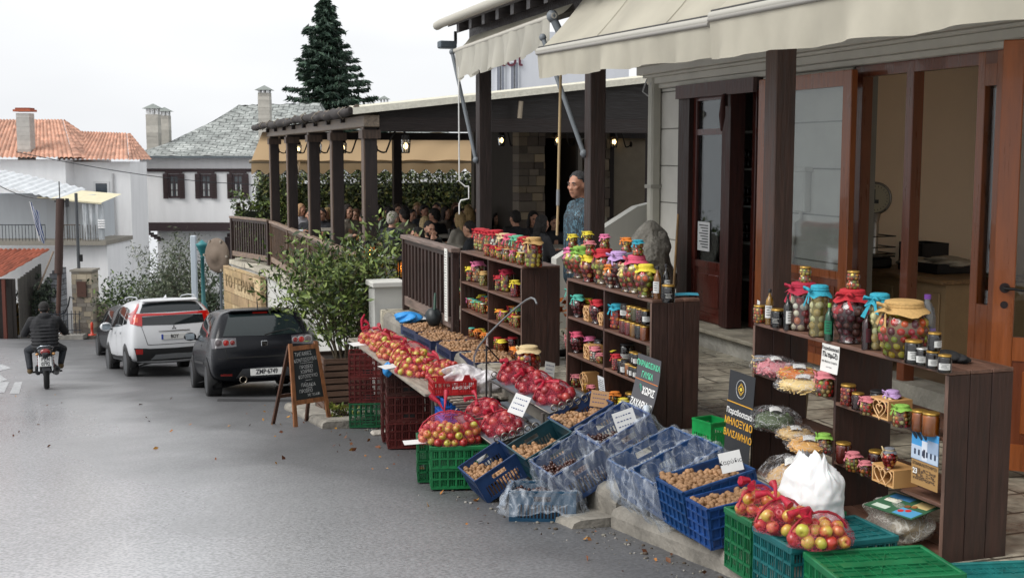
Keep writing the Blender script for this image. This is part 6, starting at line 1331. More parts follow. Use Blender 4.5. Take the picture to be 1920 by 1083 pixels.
g=MB(); g.cyl((.17,.7,.28),(.17,.2,.28),.035,n=10,col=h('#55504a')); g.cyl((.17,.2,.28),(.185,-.3,.36),.05,.055,12,h('#3b3a3a')); g.cyl((.185,-.3,.36),(.185,-.33,.365),.03,n=10,col=(.01,.01,.01)); g.build('exhaust_pipe',METAL,par)
for s_ in (-1,1):
    g=MB(); g.cyl((s_*.11,0,.32),(s_*.11,.12,.68),.018,n=8,col=h('#b5b8bb')); g.tube([(s_*.11+.03*math.cos(k*.9),.03+.12*k/34*.8,.4+.24*k/34+.0*math.sin(k)) for k in range(35)],.006,4,h('#8a1a18')); g.build('shock_absorber',METAL,par)
    g=MB(); g.cyl((s_*.075,1.26,.30),(s_*.075,1.06,.92),.022,n=8,col=h('#8a8d90')); g.build('fork',METAL,par)
    g=MB(); g.cyl((s_*.12,.32,.30),(s_*.27,.32,.30),.018,n=8,col=(.02,.02,.02)); g.build('footpeg',TRIM,par)
    g=MB(); g.cyl((s_*.26,.86,.97),(s_*.42,.80,.95),.019,n=8,col=(.012,.012,.012)); g.build('grip',TRIM,par)
g=MB(); g.tube([(-.38,.81,.955),(-.2,.9,.97),(0,1.0,.94),(.2,.9,.97),(.38,.81,.955)],.013,7,h('#8d9094')); g.build('handlebar',METAL,par)
g=MB(); g.ball((0,1.12,.86),(.09,.09,.09),DK_,12,8); g.build('headlight',PAINT,par); g=MB(); g.tube([(0,.85,.80),(0,.3,.62),(0,-.1,.66)],.03,8,DK_); g.tube([(0,.95,.72),(0,.75,.28),(0,.3,.28),(0,.0,.32)],.025,8,DK_); g.cyl((-.07,0,.30),(-.06,.4,.32),.025,n=6,col=DK_); g.cyl((.07,0,.30),(.06,.4,.32),.025,n=6,col=DK_); g.build('frame',METAL,par)
g=MB(); g.grid(lambda u,v:Vector(((u-.5)*.12,1.26+.33*math.cos(.4+2.2*v),.30+.33*math.sin(.4+2.2*v))),4,10,DK_); g.build('front_fender',TRIM,par)
J=dict(pelvis=(0,.14,.80),chest=(0,.24,1.10),neck=(0,.30,1.27),head=(0,.36,1.40),sh_l=(-.21,.27,1.20),sh_r=(.21,.27,1.20),el_l=(-.34,.42,.98),el_r=(.34,.44,.98),wr_l=(-.33,.74,.94),wr_r=(.33,.74,.94),hip_l=(-.10,.14,.78),hip_r=(.10,.14,.78),kn_l=(-.30,.50,.66),kn_r=(.30,.50,.66),an_l=(-.25,.32,.40),an_r=(.25,.32,.40))
J['an_l']=(-.27,.26,.34)
rider=person('motorcycle rider in black puffer jacket, dark trousers and knitted hat, seen from behind',mp_+Vector((0,0,0)),MZ,J,dict(skin=SK,jacket=h('#15161a'),trousers=h('#171c24'),shoes=h('#5c4a2e'),hair=h('#14110f'),collar=0),'beanie',0,0,vox=.013,coatlen=.06,hood=True,bulk=1.24,quilt=True)
rider.rotation_euler=(Matrix.Rotation(MZ,4,'Z')@Matrix.Rotation(PITCH*.6,4,'X')).to_euler()
# ---- parked scooter
sp_=drop(45,628); par=thing('scooter','white scooter parked by the dark shed beyond the rider','scooter',sp_,R(62)); WS=h('#b9bcbc'); par.scale=(1.12,1.12,1.12)
wheel(par,0,.24,.11); wheel(par,1.25,.24,.11)
g=MB(); g.grid(lambda u,v:Vector(((u-.5)*.16,1.25+.29*math.cos(.1+2.7*v),.24+.29*math.sin(.1+2.7*v))),5,12,WS); g.build('front_fender',PAINT,par)
g=MB(); g.tube([(0,1.1,.35),(0,1.02,.62),(0,.93,.95)],[.12,.17,.10],12,WS); g.build('leg_shield',PAINT,par); g=MB(); g.box((0,.68,.28),(.3,.6,.07),h('#8a8d8e'),bev=.02); g.build('footboard',PLAIN,par)
g=MB(); g.ball((0,.12,.48),(.19,.42,.22),WS,18,10); g.build('rear_body',PAINT,par); g=MB(); g.ball((0,.2,.72),(.14,.42,.07),(.02,.02,.02),16,8); g.build('seat',JACK,par)
g=MB(); g.ball((0,.92,1.02),(.13,.10,.08),WS,12,8); g.tube([(-.32,.84,1.05),(0,.9,1.03),(.32,.84,1.05)],.016,6,(.02,.02,.02)); g.build('handlebar',PLAIN,par)
for s_ in (-1,1): g=MB(); g.tube([(s_*.22,.87,1.05),(s_*.28,.86,1.25)],.006,4,(.02,.02,.02)); g.ball((s_*.29,.86,1.29),(.05,.015,.035),(.02,.02,.02),8,6); g.build('mirror',PLAIN,par)
g=MB(); g.ball((0,1.0,1.0),(.06,.05,.06),h('#c9c5b0'),10,6); g.build('headlight',LENS,par)
# ================================================================ GOODS: jars, shelves, crates, fruit
FACE=Matrix(((0,0,-1),(-1,0,0),(0,1,0))).to_4x4()      # lettering plane facing the street
SB=h('#38221b'); SBT=h('#66493c')
def shelf_unit(label,s0,s1,t0,dep,divs,boards,hgt=.92,zb=-.01,ang=0):
    par=TT('display_shelf',label,'shelf',t0,s0,0); L_=s1-s0
    def B(lo,hi,nm,m,c): 
        g=MB(); g.b2(lo,hi,c,bev=.003); return g.build(nm,m,par)
    n=3
    for (sa,sb,nm) in ((0,.022,'side_panel'),(L_-.022,L_,'side_panel')):
        g=MB()
        for k in range(n): a=dep*k/n; g.b2((a+.001,sa,zb),(a+dep/n-.002,sb,hgt-.021),jc(SB,.85,1.1),bev=.003)
        g.b2((-.002,sa-.001,zb+.002),(.0,sb+.001,hgt-.022),h('#6b5348')); g.build(nm,WOOD,par)
    g=MB()
    for k in range(n): a=dep*k/n; g.b2((a+.001,0,hgt-.02),(a+dep/n-.002,L_,hgt),jc(SBT,.9,1.1),bev=.003)
    g.build('top_board',WOODH,par)
    xs=[0]+[d for d in divs]+[L_]
    for d in divs: B((.004,d-.011,zb+.02),(dep-.01,d+.011,hgt-.021),'divider',WOOD,jc(SB,.9,1.2))
    for i in range(len(xs)-1):
        for z in boards[i]:
            g=MB()
            for k in range(n): a=dep*k/n; g.b2((a+.003,xs[i]+.022 if i==0 else xs[i]+.012,z-.018),(a+dep/n-.002,xs[i+1]-(.022 if i==len(xs)-2 else .012),z),jc(SBT,.85,1.05),bev=.002)
            g.build('shelf_board',WOODH,par)
    return par
DEP=.37
shelf_unit('nearest dark wooden display shelf with big jars on top and a blue poster',0,1.8,0,DEP,[.93],[[0.02,.28,.60],[.02,.31,.62]],zb=-.04)
shelf_unit('middle dark wooden display shelf crowded with tall jars',2.99,4.62,-.115,DEP,[.86],[[.02,.31,.61],[.02,.31,.61]])
shelf_unit('farthest dark wooden display shelf beside the slatted fence',5.70,7.68,-.13,DEP,[1.03],[[.02,.31,.60],[.02,.31,.60]])
CLTH=mat('lid_cloth',.8,ns=90,na=.2,bs=120,ba=.3); FRU=mat('pickled_fruit',.22,coat=.6,ns=25,na=.25); LIQ=mat('brine',.12,coat=.6,ns=5,na=.2); LIDM=mat('lid_metal',.3,metal=.7)
LC=dict(red='#b0202c',crimson='#a01c38',pink='#d8739c',magenta='#c8506c',yellow='#d9c63a',teal='#2a97ad',green='#7fae48',mint='#5fae8c',orange='#e0822e',tan='#b8945c',lilac='#b493c4',rose='#c07078',cream='#cdb68a',grey='#70737a',gold='#b58f45',white='#c9c9c6',black='#17171a',turq='#4fae9e')
PAL=dict(mix=['#c02a1c','#b8351f','#d2b85c','#c8281f','#9aa03c','#c7a868','#5a2030','#d3c08a','#b8722f'],red=['#a32a22','#7c1c22','#b54a2e','#c98f52','#8a2430'],green=['#a3a04a','#c3b766','#b08b45','#8d9440'],onion=['#cbbfa8','#b8aa90','#c77a5c','#8d3a3c','#d6cdb8'],garlic=['#c9b67c','#bda768','#d2c390'],dark=['#6a262a','#7c3434','#6c4a44','#52202a'],cherry=['#a11c18','#c93a20','#c9a238','#8f1518','#d2701f'],orange=['#a5581c','#b8701f','#8d3f14'],veg=['#b84a22','#c98a2e','#7c8a34','#a02a1c','#c9b25a'],ball=['#b82a1c','#d9a82e','#8a9a30','#b02a3a','#d8b648','#c8501f','#5a1824'])
def prof(sh):
    return dict(urn=[(.19,0),(.235,.015),(.20,.05),(.185,.09),(.27,.28),(.335,.46),(.34,.56),(.28,.68),(.20,.75),(.19,.80),(.19,.86)],
      jar=[(.25,0),(.28,.02),(.285,.1),(.285,.66),(.25,.76),(.215,.80),(.215,.88)],
      tall=[(.165,0),(.18,.02),(.18,.80),(.15,.86),(.145,.9)],
      globe=[(.26,0),(.30,.03),(.36,.2),(.41,.42),(.38,.6),(.28,.72),(.27,.76),(.27,.86)],
      mini=[(.26,0),(.30,.03),(.33,.18),(.29,.34),(.23,.40),(.30,.50),(.32,.62),(.25,.76),(.25,.84)],
      pot=[(.30,0),(.33,.03),(.37,.3),(.34,.58),(.27,.68),(.26,.74),(.26,.84)],
      honey=[(.31,0),(.335,.03),(.34,.74),(.29,.82),(.285,.86)],
      bottle=[(.11,0),(.115,.01),(.115,.56),(.10,.64),(.045,.74),(.04,.80),(.04,.88)])[sh]
_jc={}
def jmesh(kind,key,fn):
    k=(kind,)+key
    if k not in _jc: _jc[k]=fn()
    return _jc[k]
def interp(pr_,z):
    for (r0,z0),(r1,z1) in zip(pr_,pr_[1:]):
        if z<=z1: return r0+(r1-r0)*((z-z0)/(z1-z0) if z1>z0 else 0)
    return pr_[-1][0]
def mk_glass(sh,H):
    p=prof(sh); g=MB(); g.lathe([(r*H,z*H) for r,z in p],n=20,col=(.9,.9,.9),cap=False); me=g.mesh('glass'); me.materials.append(GLASSJ); return me
def mk_cont(sh,H,pal,br,seed):
    p=prof(sh); g=MB(); r=random.Random(seed); top=p[-1][1]-.06
    cols=[tuple(min(.9,x*1.6) for x in h(c)) for c in PAL[pal]]
    liq=dict(onion='#5c3430',dark='#3c1a1e',garlic='#8d8040',cherry='#7a1512',orange='#7c3a10',red='#6c1c18').get(pal,'#7a5a2c')
    g.lathe([(max(.004,interp(p,z)*H-br*.55),z*H) for z in np.linspace(.02,top,12)],n=14,col=h(liq))
    z=br*.9+.01*H; row=0; prev=r.choice(cols)
    while z<top*H:
        R_=interp(p,z/H)*H-br*1.02
        if R_<br*.5: R_=br*.4
        n=max(3,int(2*PI*R_/(br*1.85))); o=r.random()*6; cz=r.choice(cols) if pal=='mix' else None
        for i in range(n):
            a=o+2*PI*i/n; q=br*r.uniform(.85,1.08); c=cz if (cz and r.random()<.45) else r.choice(cols)
            g.ball((R_*math.cos(a),R_*math.sin(a),z+r.uniform(-.2,.2)*br),(q,q,q*r.uniform(.85,1.05)),jc(c,.85,1.15,r),8,5)
        z+=br*1.65; row+=1
    me=g.mesh('contents'); me.materials.append(FRU); return me
def mk_liquid(sh,H,col):
    p=prof(sh); g=MB(); g.lathe([(max(.003,interp(p,z)*H-.003),z*H) for z in np.linspace(.01,p[-1][1]-.05,14)],n=18,col=h(col)); me=g.mesh('contents'); me.materials.append(LIQ); return me
def mk_cloth(sh,H,col,seed):
    p=prof(sh); r0=p[-1][0]*H*1.06; zt=p[-1][1]*H; g=MB(); r=random.Random(seed); k1=r.choice([3,4,5]); ph=r.uniform(0,6); sk=H*.14
    c=h(col)
    def wob(j,a,rr,z):
        if j<4: return rr,z
        f=(j-3)/4; w=math.sin(k1*a+ph)*.5+math.sin((k1*2+1)*a+ph*2)*.25; return rr*(1+.18*w*f),z-sk*.35*f*w
    g.lathe([(0,zt+.10*H*.5),(r0*.8,zt+.05*H),(r0*1.02,zt+.035*H),(r0*1.06,zt+.0),(r0*1.0,zt-.04*H),(r0*1.15,zt-.075*H),(r0*1.35,zt-.115*H),(r0*1.5,zt-.15*H)],n=28,col=c,wob=wob,cap=False)
    me=g.mesh('cloth_lid'); me.materials.append(CLTH); return me
def mk_bow(sh,H,col,seed):
    p=prof(sh); r0=p[-1][0]*H*1.1; zt=(p[-1][1]-.04)*H; g=MB(); c=h(col); r=random.Random(seed)
    g.tube([(r0*math.cos(k*PI/8),r0*math.sin(k*PI/8),zt) for k in range(16)],.0035*H/.2,5,c,closed=True)
    for s_ in (-1,1):
        P=[Vector((-r0,0,zt)),Vector((-r0-.02*H/.2,s_*.022*H/.2,zt+.012)),Vector((-r0-.012*H/.2,s_*.034*H/.2,zt-.002)),Vector((-r0,s_*.004,zt-.004))]
        g.tube(P,[.003*H/.2,.006*H/.2,.006*H/.2,.003*H/.2],4,c)
        w=.012*H/.2; a=Vector((-r0-.006,s_*.004,zt)); b=a+Vector((-.014*H/.2,s_*.026*H/.2,-.055*H/.2*r.uniform(.8,1.2))); g.add([a+Vector((0,-w*.3,0)),a+Vector((0,w*.3,0)),b+Vector((0,w*.7,.004)),b+Vector((0,-w*.7,-.004))],[(0,1,2,3)],c)
    me=g.mesh('ribbon_bow'); me.materials.append(CLTH); return me
def mk_lid(sh,H,col):
    p=prof(sh); r0=p[-1][0]*H*1.08; zt=p[-1][1]*H; g=MB(); g.lathe([(r0,zt-.06*H),(r0*1.03,zt-.05*H),(r0*1.03,zt+.02*H),(r0*.95,zt+.035*H),(0,zt+.032*H)],n=18,col=h(col)); me=g.mesh('lid'); me.materials.append(LIDM if col in (LC['gold'],LC['grey'],LC['white']) else PLAIN); return me
def mk_sticker(sh,H,col,seed,z0=.18,z1=.5):
    p=prof(sh); g=MB(); r=random.Random(seed); a0=-PI*.92
    f=lambda u,v,e=0: ((interp(p,z0+(z1-z0)*v)*H+.0012+e)*math.cos(a0+1.7*u),(interp(p,z0+(z1-z0)*v)*H+.0012+e)*math.sin(a0+1.7*u),(z0+(z1-z0)*v)*H)
    g.grid(f,8,2,h(col)); ink=h('#22252a') if col!='#17171a' else h('#b9b9b4')
    for k in range(4):
        v=.82-.2*k; u0=r.uniform(.15,.3);u1=r.uniform(.6,.85); g.grid(lambda u,w:f(u0+(u1-u0)*u,v+.06*w,.0006),5,1,ink)
    me=g.mesh('paper_label'); me.materials.append(PAPER); return me
ROWS={}
def jar(row,px,t,z,H,sh,lid,pal,cloth=True,stick=None,bow=None,s=None,rot=None,desc=None,par_s=None):
    s_=s if s is not None else s_of(px,t); seed=int(px*7+z*100)%6
    col=LC[lid]; o=bpy.data.objects.new('jar' if sh!='bottle' else 'bottle',None); COL.objects.link(o); o.empty_display_size=.05
    H*=1.12 if 'near shelf top' in row else (1.05 if 'shelf top' in row else 1)
    Hk=round(H,3); o.location=T(t,s_,z); o.rotation_euler=(0,0,AZ+(rot if rot is not None else rnd.uniform(-.5,.7)))
    Hk=round(H,3)
    link('glass',jmesh('g',(sh,Hk),lambda:mk_glass(sh,Hk)),o)
    if pal.startswith('#'): link('contents',jmesh('l',(sh,Hk,pal),lambda:mk_liquid(sh,Hk,pal)),o)
    else: link('contents',jmesh('c',(sh,Hk,pal,seed%2),lambda:mk_cont(sh,Hk,pal,max(.010,min(.0235,Hk*.088)),seed%2)),o)
    if cloth: link('cloth_lid',jmesh('cl',(sh,Hk,col,seed%3),lambda:mk_cloth(sh,Hk,col,seed%3)),o)
    else: link('lid',jmesh('ld',(sh,Hk,col),lambda:mk_lid(sh,Hk,col)),o)
    if cloth or bow: b=LC[bow] if bow else col; link('ribbon_bow',jmesh('b',(sh,Hk,b,seed%2),lambda:mk_bow(sh,Hk,b,seed%2)),o)
    if stick: link('paper_label',jmesh('s',(sh,Hk,stick,seed%2),lambda:mk_sticker(sh,Hk,stick,seed%2)),o)
    ROWS.setdefault(row,[]).append((px if s is None else 2000-s*100,t,z,o,sh,lid,cloth,H,pal,desc)); return o
ORD=['first','second','third','fourth','fifth','sixth','seventh','eighth','ninth','tenth','eleventh','twelfth','thirteenth','fourteenth','fifteenth','sixteenth','seventeenth','eighteenth','nineteenth','twentieth','twenty-first','twenty-second','twenty-third','twenty-fourth']
SN=dict(urn='urn-shaped jar',jar='wide jar',tall='tall cylinder jar',globe='round-bellied jar',mini='tiny double-bubble jar',pot='small round jar',honey='small straight jar',bottle='slim bottle')
CN=dict(mix='mixed pickles',red='red pickled fruit',green='green olives',onion='pickled onions',garlic='pale garlic bulbs',dark='dark aubergines',cherry='red little apples',orange='orange preserve',veg='chopped vegetables',ball='colourful ball peppers')
def label_rows():
    for row,L in ROWS.items():
        L.sort(key=lambda q:(q[0],q[1]))
        for i,(px,t,z,o,sh,lid,cloth,H,pal,desc) in enumerate(L):
            c=CN.get(pal,'preserve' if sh!='bottle' else 'liquid'); 
            lab=f"{desc or SN[sh]+' of '+c}, {lid} {'cloth' if cloth else 'lid'}, {ORD[i]} from left {row}"
            if len(lab.split())>16: lab=f"{desc or SN[sh]}, {lid} {'cloth' if cloth else 'lid'}, {ORD[i]} from left {row}"
            if len(lab.split())>16: lab=lab.replace('slim ','').replace('small ','').replace(' with white label','').replace(' with black cap','').replace(' on a big jar','')
            tag(o,lab,'bottle' if sh=='bottle' else 'jar','jars and bottles '+row)
# ---- shelf 1 (far): top
R1='on far shelf top'; z=.92
for px,l,sh,H,p in ((901,'red','jar',.235,'mix'),(909,'red','jar',.235,'mix'),(921,'red','jar',.235,'green'),(933,'red','jar',.25,'onion'),(947,'cream','jar',.23,'mix'),(959,'magenta','jar',.235,'mix'),(972,'mint','jar',.235,'mix'),(985,'red','jar',.235,'onion')): jar(R1,px,.10,z,H,sh,l,p,bow=l)
jar(R1,1002,-.04,z,.275,'jar','tan','ball',bow='tan')
for px,l,bw in ((916,'red',None),(928,'red',None),(940,'red','yellow'),(952,'tan','grey'),(965,'red','pink'),(979,'cream','yellow')): jar(R1,px,-.06,z,.125,'pot',l,'veg',bow=bw or l,cloth=px in(928,940))
R1='on far shelf upper board'; z=.60
for px,t,l,sh,H,p in ((878,.08,'red','jar',.17,'red'),(883,-.04,'yellow','jar',.165,'mix'),(898,.02,'pink','jar',.235,'mix'),(908,-.04,'tan','jar',.16,'green'),(937,.1,'crimson','jar',.17,'red'),(937,-.03,'red','jar',.16,'mix'),(952,.02,'crimson','jar',.235,'ball'),(968,-.05,'yellow','jar',.17,'red')): jar(R1,px,t,z,H,sh,l,p)
R1='on far shelf middle board'; z=.31; rj=random.Random(6); seqs=['mint','orange','red','white','yellow','turq','red','tan','white','crimson','mint','orange']
for k in range(13):
    px=869+k*8.6
    if abs(px-917)>3 and abs(px-955)>3: jar(R1,px,.1,z,.155,'honey',seqs[k%12],rj.choice(['orange','orange','dark','#7c3010']),cloth=k%2==0,bow=['yellow','green','red'][k%3])
for k in range(14):
    px=867+k*8.0
    if abs(px-915)>3.5 and abs(px-958)>3.5: jar(R1,px,-.03,z,.12,'honey',seqs[(k*5+2)%12],rj.choice(['orange','#8d3a12','veg']),cloth=k%3==0,bow=['green','yellow','pink','orange'][k%4])
R1='on far shelf bottom board'; z=.02
for px,t,l,H,p in ((868,-.04,'red',.15,'orange'),(876,-.02,'white',.12,'dark'),(884,.06,'orange',.17,'orange'),(885,-.05,'turq',.11,'veg'),(897,-.04,'orange',.12,'orange'),(903,.0,'yellow',.12,'orange'),(910,-.05,'orange',.12,'veg'),(926,-.05,'orange',.12,'orange'),(934,-.04,'red',.13,'veg'),(942,-.05,'yellow',.13,'orange'),(949,.0,'crimson',.13,'#8a1a14'),(963,.05,'red',.16,'dark'),(966,-.06,'orange',.12,'orange'),(975,-.06,'orange',.12,'dark')): jar(R1,px,t,z,H,'honey',l,p,cloth=l in('orange','yellow'))
# ---- shelf 2 (middle): top
R1='on middle shelf top'; z=.92
for px,t,l,sh,H,p in ((1074,.07,'pink','urn',.235,'mix'),(1090,.0,'green','urn',.27,'mix'),(1107,-.05,'yellow','urn',.225,'red'),(1135,.0,'red','urn',.29,'mix'),(1149,-.06,'orange','urn',.19,'onion'),(1163,.0,'lilac','urn',.29,'dark'),(1180,-.05,'cream','urn',.22,'mix'),(1196,-.02,'magenta','urn',.29,'mix'),(1214,-.07,'yellow','urn',.245,'ball')): jar(R1,px,t,z,H,sh,l,p)
for px,t,zz,l in ((1076,.07,1.139,'yellow'),(1104,.13,1.172,'yellow'),(1109,-.05,1.130,'rose'),(1136,.0,1.192,'pink'),(1177,.06,1.183,'orange'),(1199,-.02,1.192,'turq')):
    jar('stacked above middle shelf',px,t,zz,.13,'mini',l if l!='turq' else 'teal','veg',desc='tiny double-bubble jar balanced on a big jar')
for px,t,H,l in ((1104,.13,.27,'tan'),(1177,.06,.28,'grey')): jar(R1,px,t,z,H,'urn',l,'mix',cloth=True)
jar(R1,1236,-.05,z,.24,'bottle','black','#a5661c',cloth=False,stick='#c9c9c6',desc='slim amber bottle with black cap'); jar(R1,1252,.03,z,.25,'bottle','black','#1a1210',cloth=False,stick='#c9c9c6',desc='slim dark bottle with black cap'); jar(R1,1257,-.06,z,.13,'honey','gold','#120a0a',cloth=False,stick='#17171a',desc='small black-labelled jar')
o=MB().grid(lambda u,v:Vector(((v-.5)*.12+.02*math.sin(u*5),(u-.5)*.2,.012+.012*math.sin(v*PI))),10,4,h('#2a7f95')).build('folded_cloth',CLOTH,None,T(.2,s_of(1286,.2),.922),AZ+R(70)); tag(o,'folded teal cloth at the near end of the middle shelf top','cloth')
R1='on middle shelf upper board'; z=.61
for px,t,l,sh,H,p in ((1076,.1,'turq','jar',.19,'mix'),(1087,-.05,'turq','urn',.20,'dark'),(1104,.05,'yellow','pot',.16,'veg'),(1123,-.05,'red','urn',.205,'dark'),(1150,-.04,'teal','pot',.10,'red'),(1161,-.02,'teal','jar',.205,'cherry')): jar(R1,px,t,z,H,sh,l,p)
for i,(px,c) in enumerate(((1174,'#7c1c1a'),(1184,'#8d1f24'),(1194,'#a8701c'),(1204,'#1c1210'),(1214,'#a5582a'))):
    jar(R1,px,-.07,z,.118,'honey','gold',c,cloth=False); jar('in second layer on middle shelf upper board',px+2,-.065,z+.118,.115,'honey' if i!=1 else 'mini','gold' if i else 'black',['#17100e','veg','#5c5426','dark','#17100e'][i],cloth=False,stick='#c9c9c6' if i in(0,4) else None)
R1='on middle shelf lower board'; z=.31
for px,t,l,sh,H,p in ((1073,-.03,'rose','pot',.14,'red'),(1085,-.04,'magenta','urn',.19,'dark'),(1100,.08,'magenta','jar',.15,'red'),(1110,.06,'pink','pot',.15,'veg'),(1120,-.06,'rose','pot',.13,'onion'),(1129,-.06,'rose','pot',.09,'veg'),(1129,.06,'black','honey',.16,'#17100e'),(1150,-.03,'yellow','jar',.17,'mix'),(1160,-.06,'red','jar',.13,'red')): jar(R1,px,t,z,H,sh,l,p,cloth=l!='black',stick='#c9c9c6' if l=='black' else None)
for i,(px,c,H,l) in enumerate(((1171,'#1c1210',.115,'gold'),(1178,'#2a1614',.12,'black'),(1184,'#b0682c',.10,'tan'),(1191,'#17100e',.10,'gold'),(1198,'#17100e',.10,'gold'))): jar(R1,px,-.07,z,H,'honey',l,c,cloth=False,stick='#c9c9c6')
for i,px in enumerate((1192,1199)): jar('in second layer on middle shelf lower board',px,-.07,z+.10,.10,'honey','gold','#17100e',cloth=False,stick='#c9c9c6')
jar(R1,1178,.08,z,.20,'honey','black','#1a1210',cloth=False,stick='#c9c9c6')
R1='on middle shelf bottom board'; z=.02
for px,t,l,sh,H,p in ((1083,-.04,'rose','pot',.12,'mix'),(1104,-.06,'gold','honey',.09,'#b8842e'),(1113,-.05,'rose','honey',.09,'red'),(1158,-.05,'orange','pot',.13,'veg'),(1175,-.07,'yellow','pot',.12,'mix'),(1190,.0,'gold','honey',.16,'#17100e'),(1190,-.09,'gold','honey',.09,'garlic')): jar(R1,px,t,z,H,sh,l,p,cloth=l in('rose','orange','yellow'),stick='#c9c9c6' if px==1190 and p[0]=='#' else None)
jar(R1,1128,-.2,z-.02,.20,'bottle','black','#120c0a',cloth=False,stick='#c9c9c6')
# ---- shelf 3 (near)
R1='on near shelf top'; z=.92
jar(R1,1431,.02,z,.105,'honey','gold','veg',cloth=False); jar(R1,1449,.03,z,.205,'bottle','black','#b58420',cloth=False,stick='#c9c9c6',desc='slim golden bottle with black cap'); jar(R1,1465,.01,z,.11,'honey','gold','#120a0a',cloth=False,stick='#17171a',desc='small black-labelled jar'); jar(R1,1484,.01,z,.20,'bottle','black','#15100e',cloth=False,stick='#c9c9c6',desc='slim dark bottle with white label')
jar(R1,1513,.10,z,.265,'jar','crimson','onion'); jar(R1,1543,.04,z,.27,'tall','teal','garlic'); jar(R1,1563,.0,z,.20,'bottle','green','#0f5c40',cloth=False,stick='#15704f',desc='slim green bottle')
jar(R1,1605,.08,z,.285,'urn','red','dark'); jar(R1,1635,.02,z,.20,'bottle','crimson','#3c0f16',cloth=False,stick='#4a1620',desc='slim wine-red bottle'); jar(R1,1657,.08,z,.275,'tall','teal','garlic'); jar(R1,1704,.05,z,.28,'globe','tan','ball')
for px,t,zz in ((1515,.10,1.186),(1606,.08,1.206)):
    a=jar('stacked above near shelf',px,t,zz,.115,'mini','gold','veg',cloth=False,desc='tiny bubble jar balanced on a big jar')
for px,t,zz,l in ((1725,-.02,.92,'gold'),(1742,-.01,.92,'white'),(1762,-.02,.92,'gold'),(1785,-.04,.92,'gold')): jar(R1,px,t,zz,.115 if px==1725 else .085,'honey',l,'#15090a',cloth=False,stick='#c9c9c6',desc='small dark jam jar with white label')
jar('in second layer on near shelf top',1764,-.02,1.008,.085,'honey','gold','#15090a',cloth=False,stick='#c9c9c6',desc='small dark jam jar with white label')
par=TT('water_bottle','clear plastic water bottle with purple cap behind the round jar on the near shelf','bottle',.2,s_of(1748,.2),.92); g=MB(); g.lathe([(.04,0),(.043,.01),(.043,.04),(.040,.05),(.043,.06),(.043,.19),(.035,.235),(.015,.27),(.014,.285)],n=18,col=(.9,.9,.9),cap=False); g.build('bottle_body',pane('clear_plastic',(.86,.89,.92),1.5,.05,.12,(.6,.65,.7)),par); g=MB(); g.cyl((0,0,.283),(0,0,.305),.017,n=14,col=h('#6a3a8c')); g.build('cap',PLAST,par); g=MB(); g.lathe([(.0438,.07),(.0438,.14)],n=18,col=h('#7c6a9c'),cap=False); g.build('paper_label',PAPER,par)
par=TT('gloves','pair of black work gloves in a heap at the near end of the shelf top','gloves',.18,s_of(1790,.18),.92); g=MB(); crumple(g,(0,0,.025),(.05,.07,.03),h('#121214'),20,10,.3,4); crumple(g,(.03,-.05,.02),(.04,.06,.022),h('#17171a'),18,9,.35,7); g.build('glove',JACK,par)
R1='on near shelf right upper board'; z=.60
for px,t,l,sh,H,p,cl in ((1603,.02,'gold','honey',.125,'red',0),(1622,.0,'gold','honey',.10,'#3a1512',0),(1640,-.03,'rose','pot',.105,'mix',1),(1660,.05,'black','honey',.13,'#17100e',0),(1688,.05,'lilac','urn',.155,'mix',1),(1707,-.04,'green','pot',.125,'mix',1),(1741,-.01,'gold','honey',.115,'#a8581c',0),(1763,-.02,'gold','honey',.125,'#b0601c',0)): jar(R1,px,t,z,H,sh,l,p,cloth=bool(cl),stick='#c9c9c6' if l=='black' else None)
R1='on near shelf right lower board'; z=.28
for px,t,l,sh,H,p,cl in ((1597,.02,'gold','honey',.125,'#7c2c24',0),(1617,-.03,'rose','pot',.115,'veg',1),(1641,-.03,'rose','pot',.09,'mix',1),(1662,.06,'gold','honey',.135,'#3c0f14',0)): jar(R1,px,t,z,H,sh,l,p,cloth=bool(cl),stick='#c9c9c6' if px==1662 else None)
jar('on the near heart-fronted box',1686,-.03,.365,.12,'urn','grey','cherry',bow='cream',desc='urn-shaped jar of red little apples')
R1='on near shelf left boards'
for px,t,zz,l,sh,H,p in ((1433,.0,.62,'grey','pot',.12,'cherry'),(1558,-.02,.62,'rose','pot',.15,'mix'),(1432,.05,.31,'rose','pot',.10,'red'),(1560,-.02,.31,'green','pot',.12,'mix')): jar(R1,px,t,zz,H,sh,l,p,bow='cream' if l=='grey' else None)
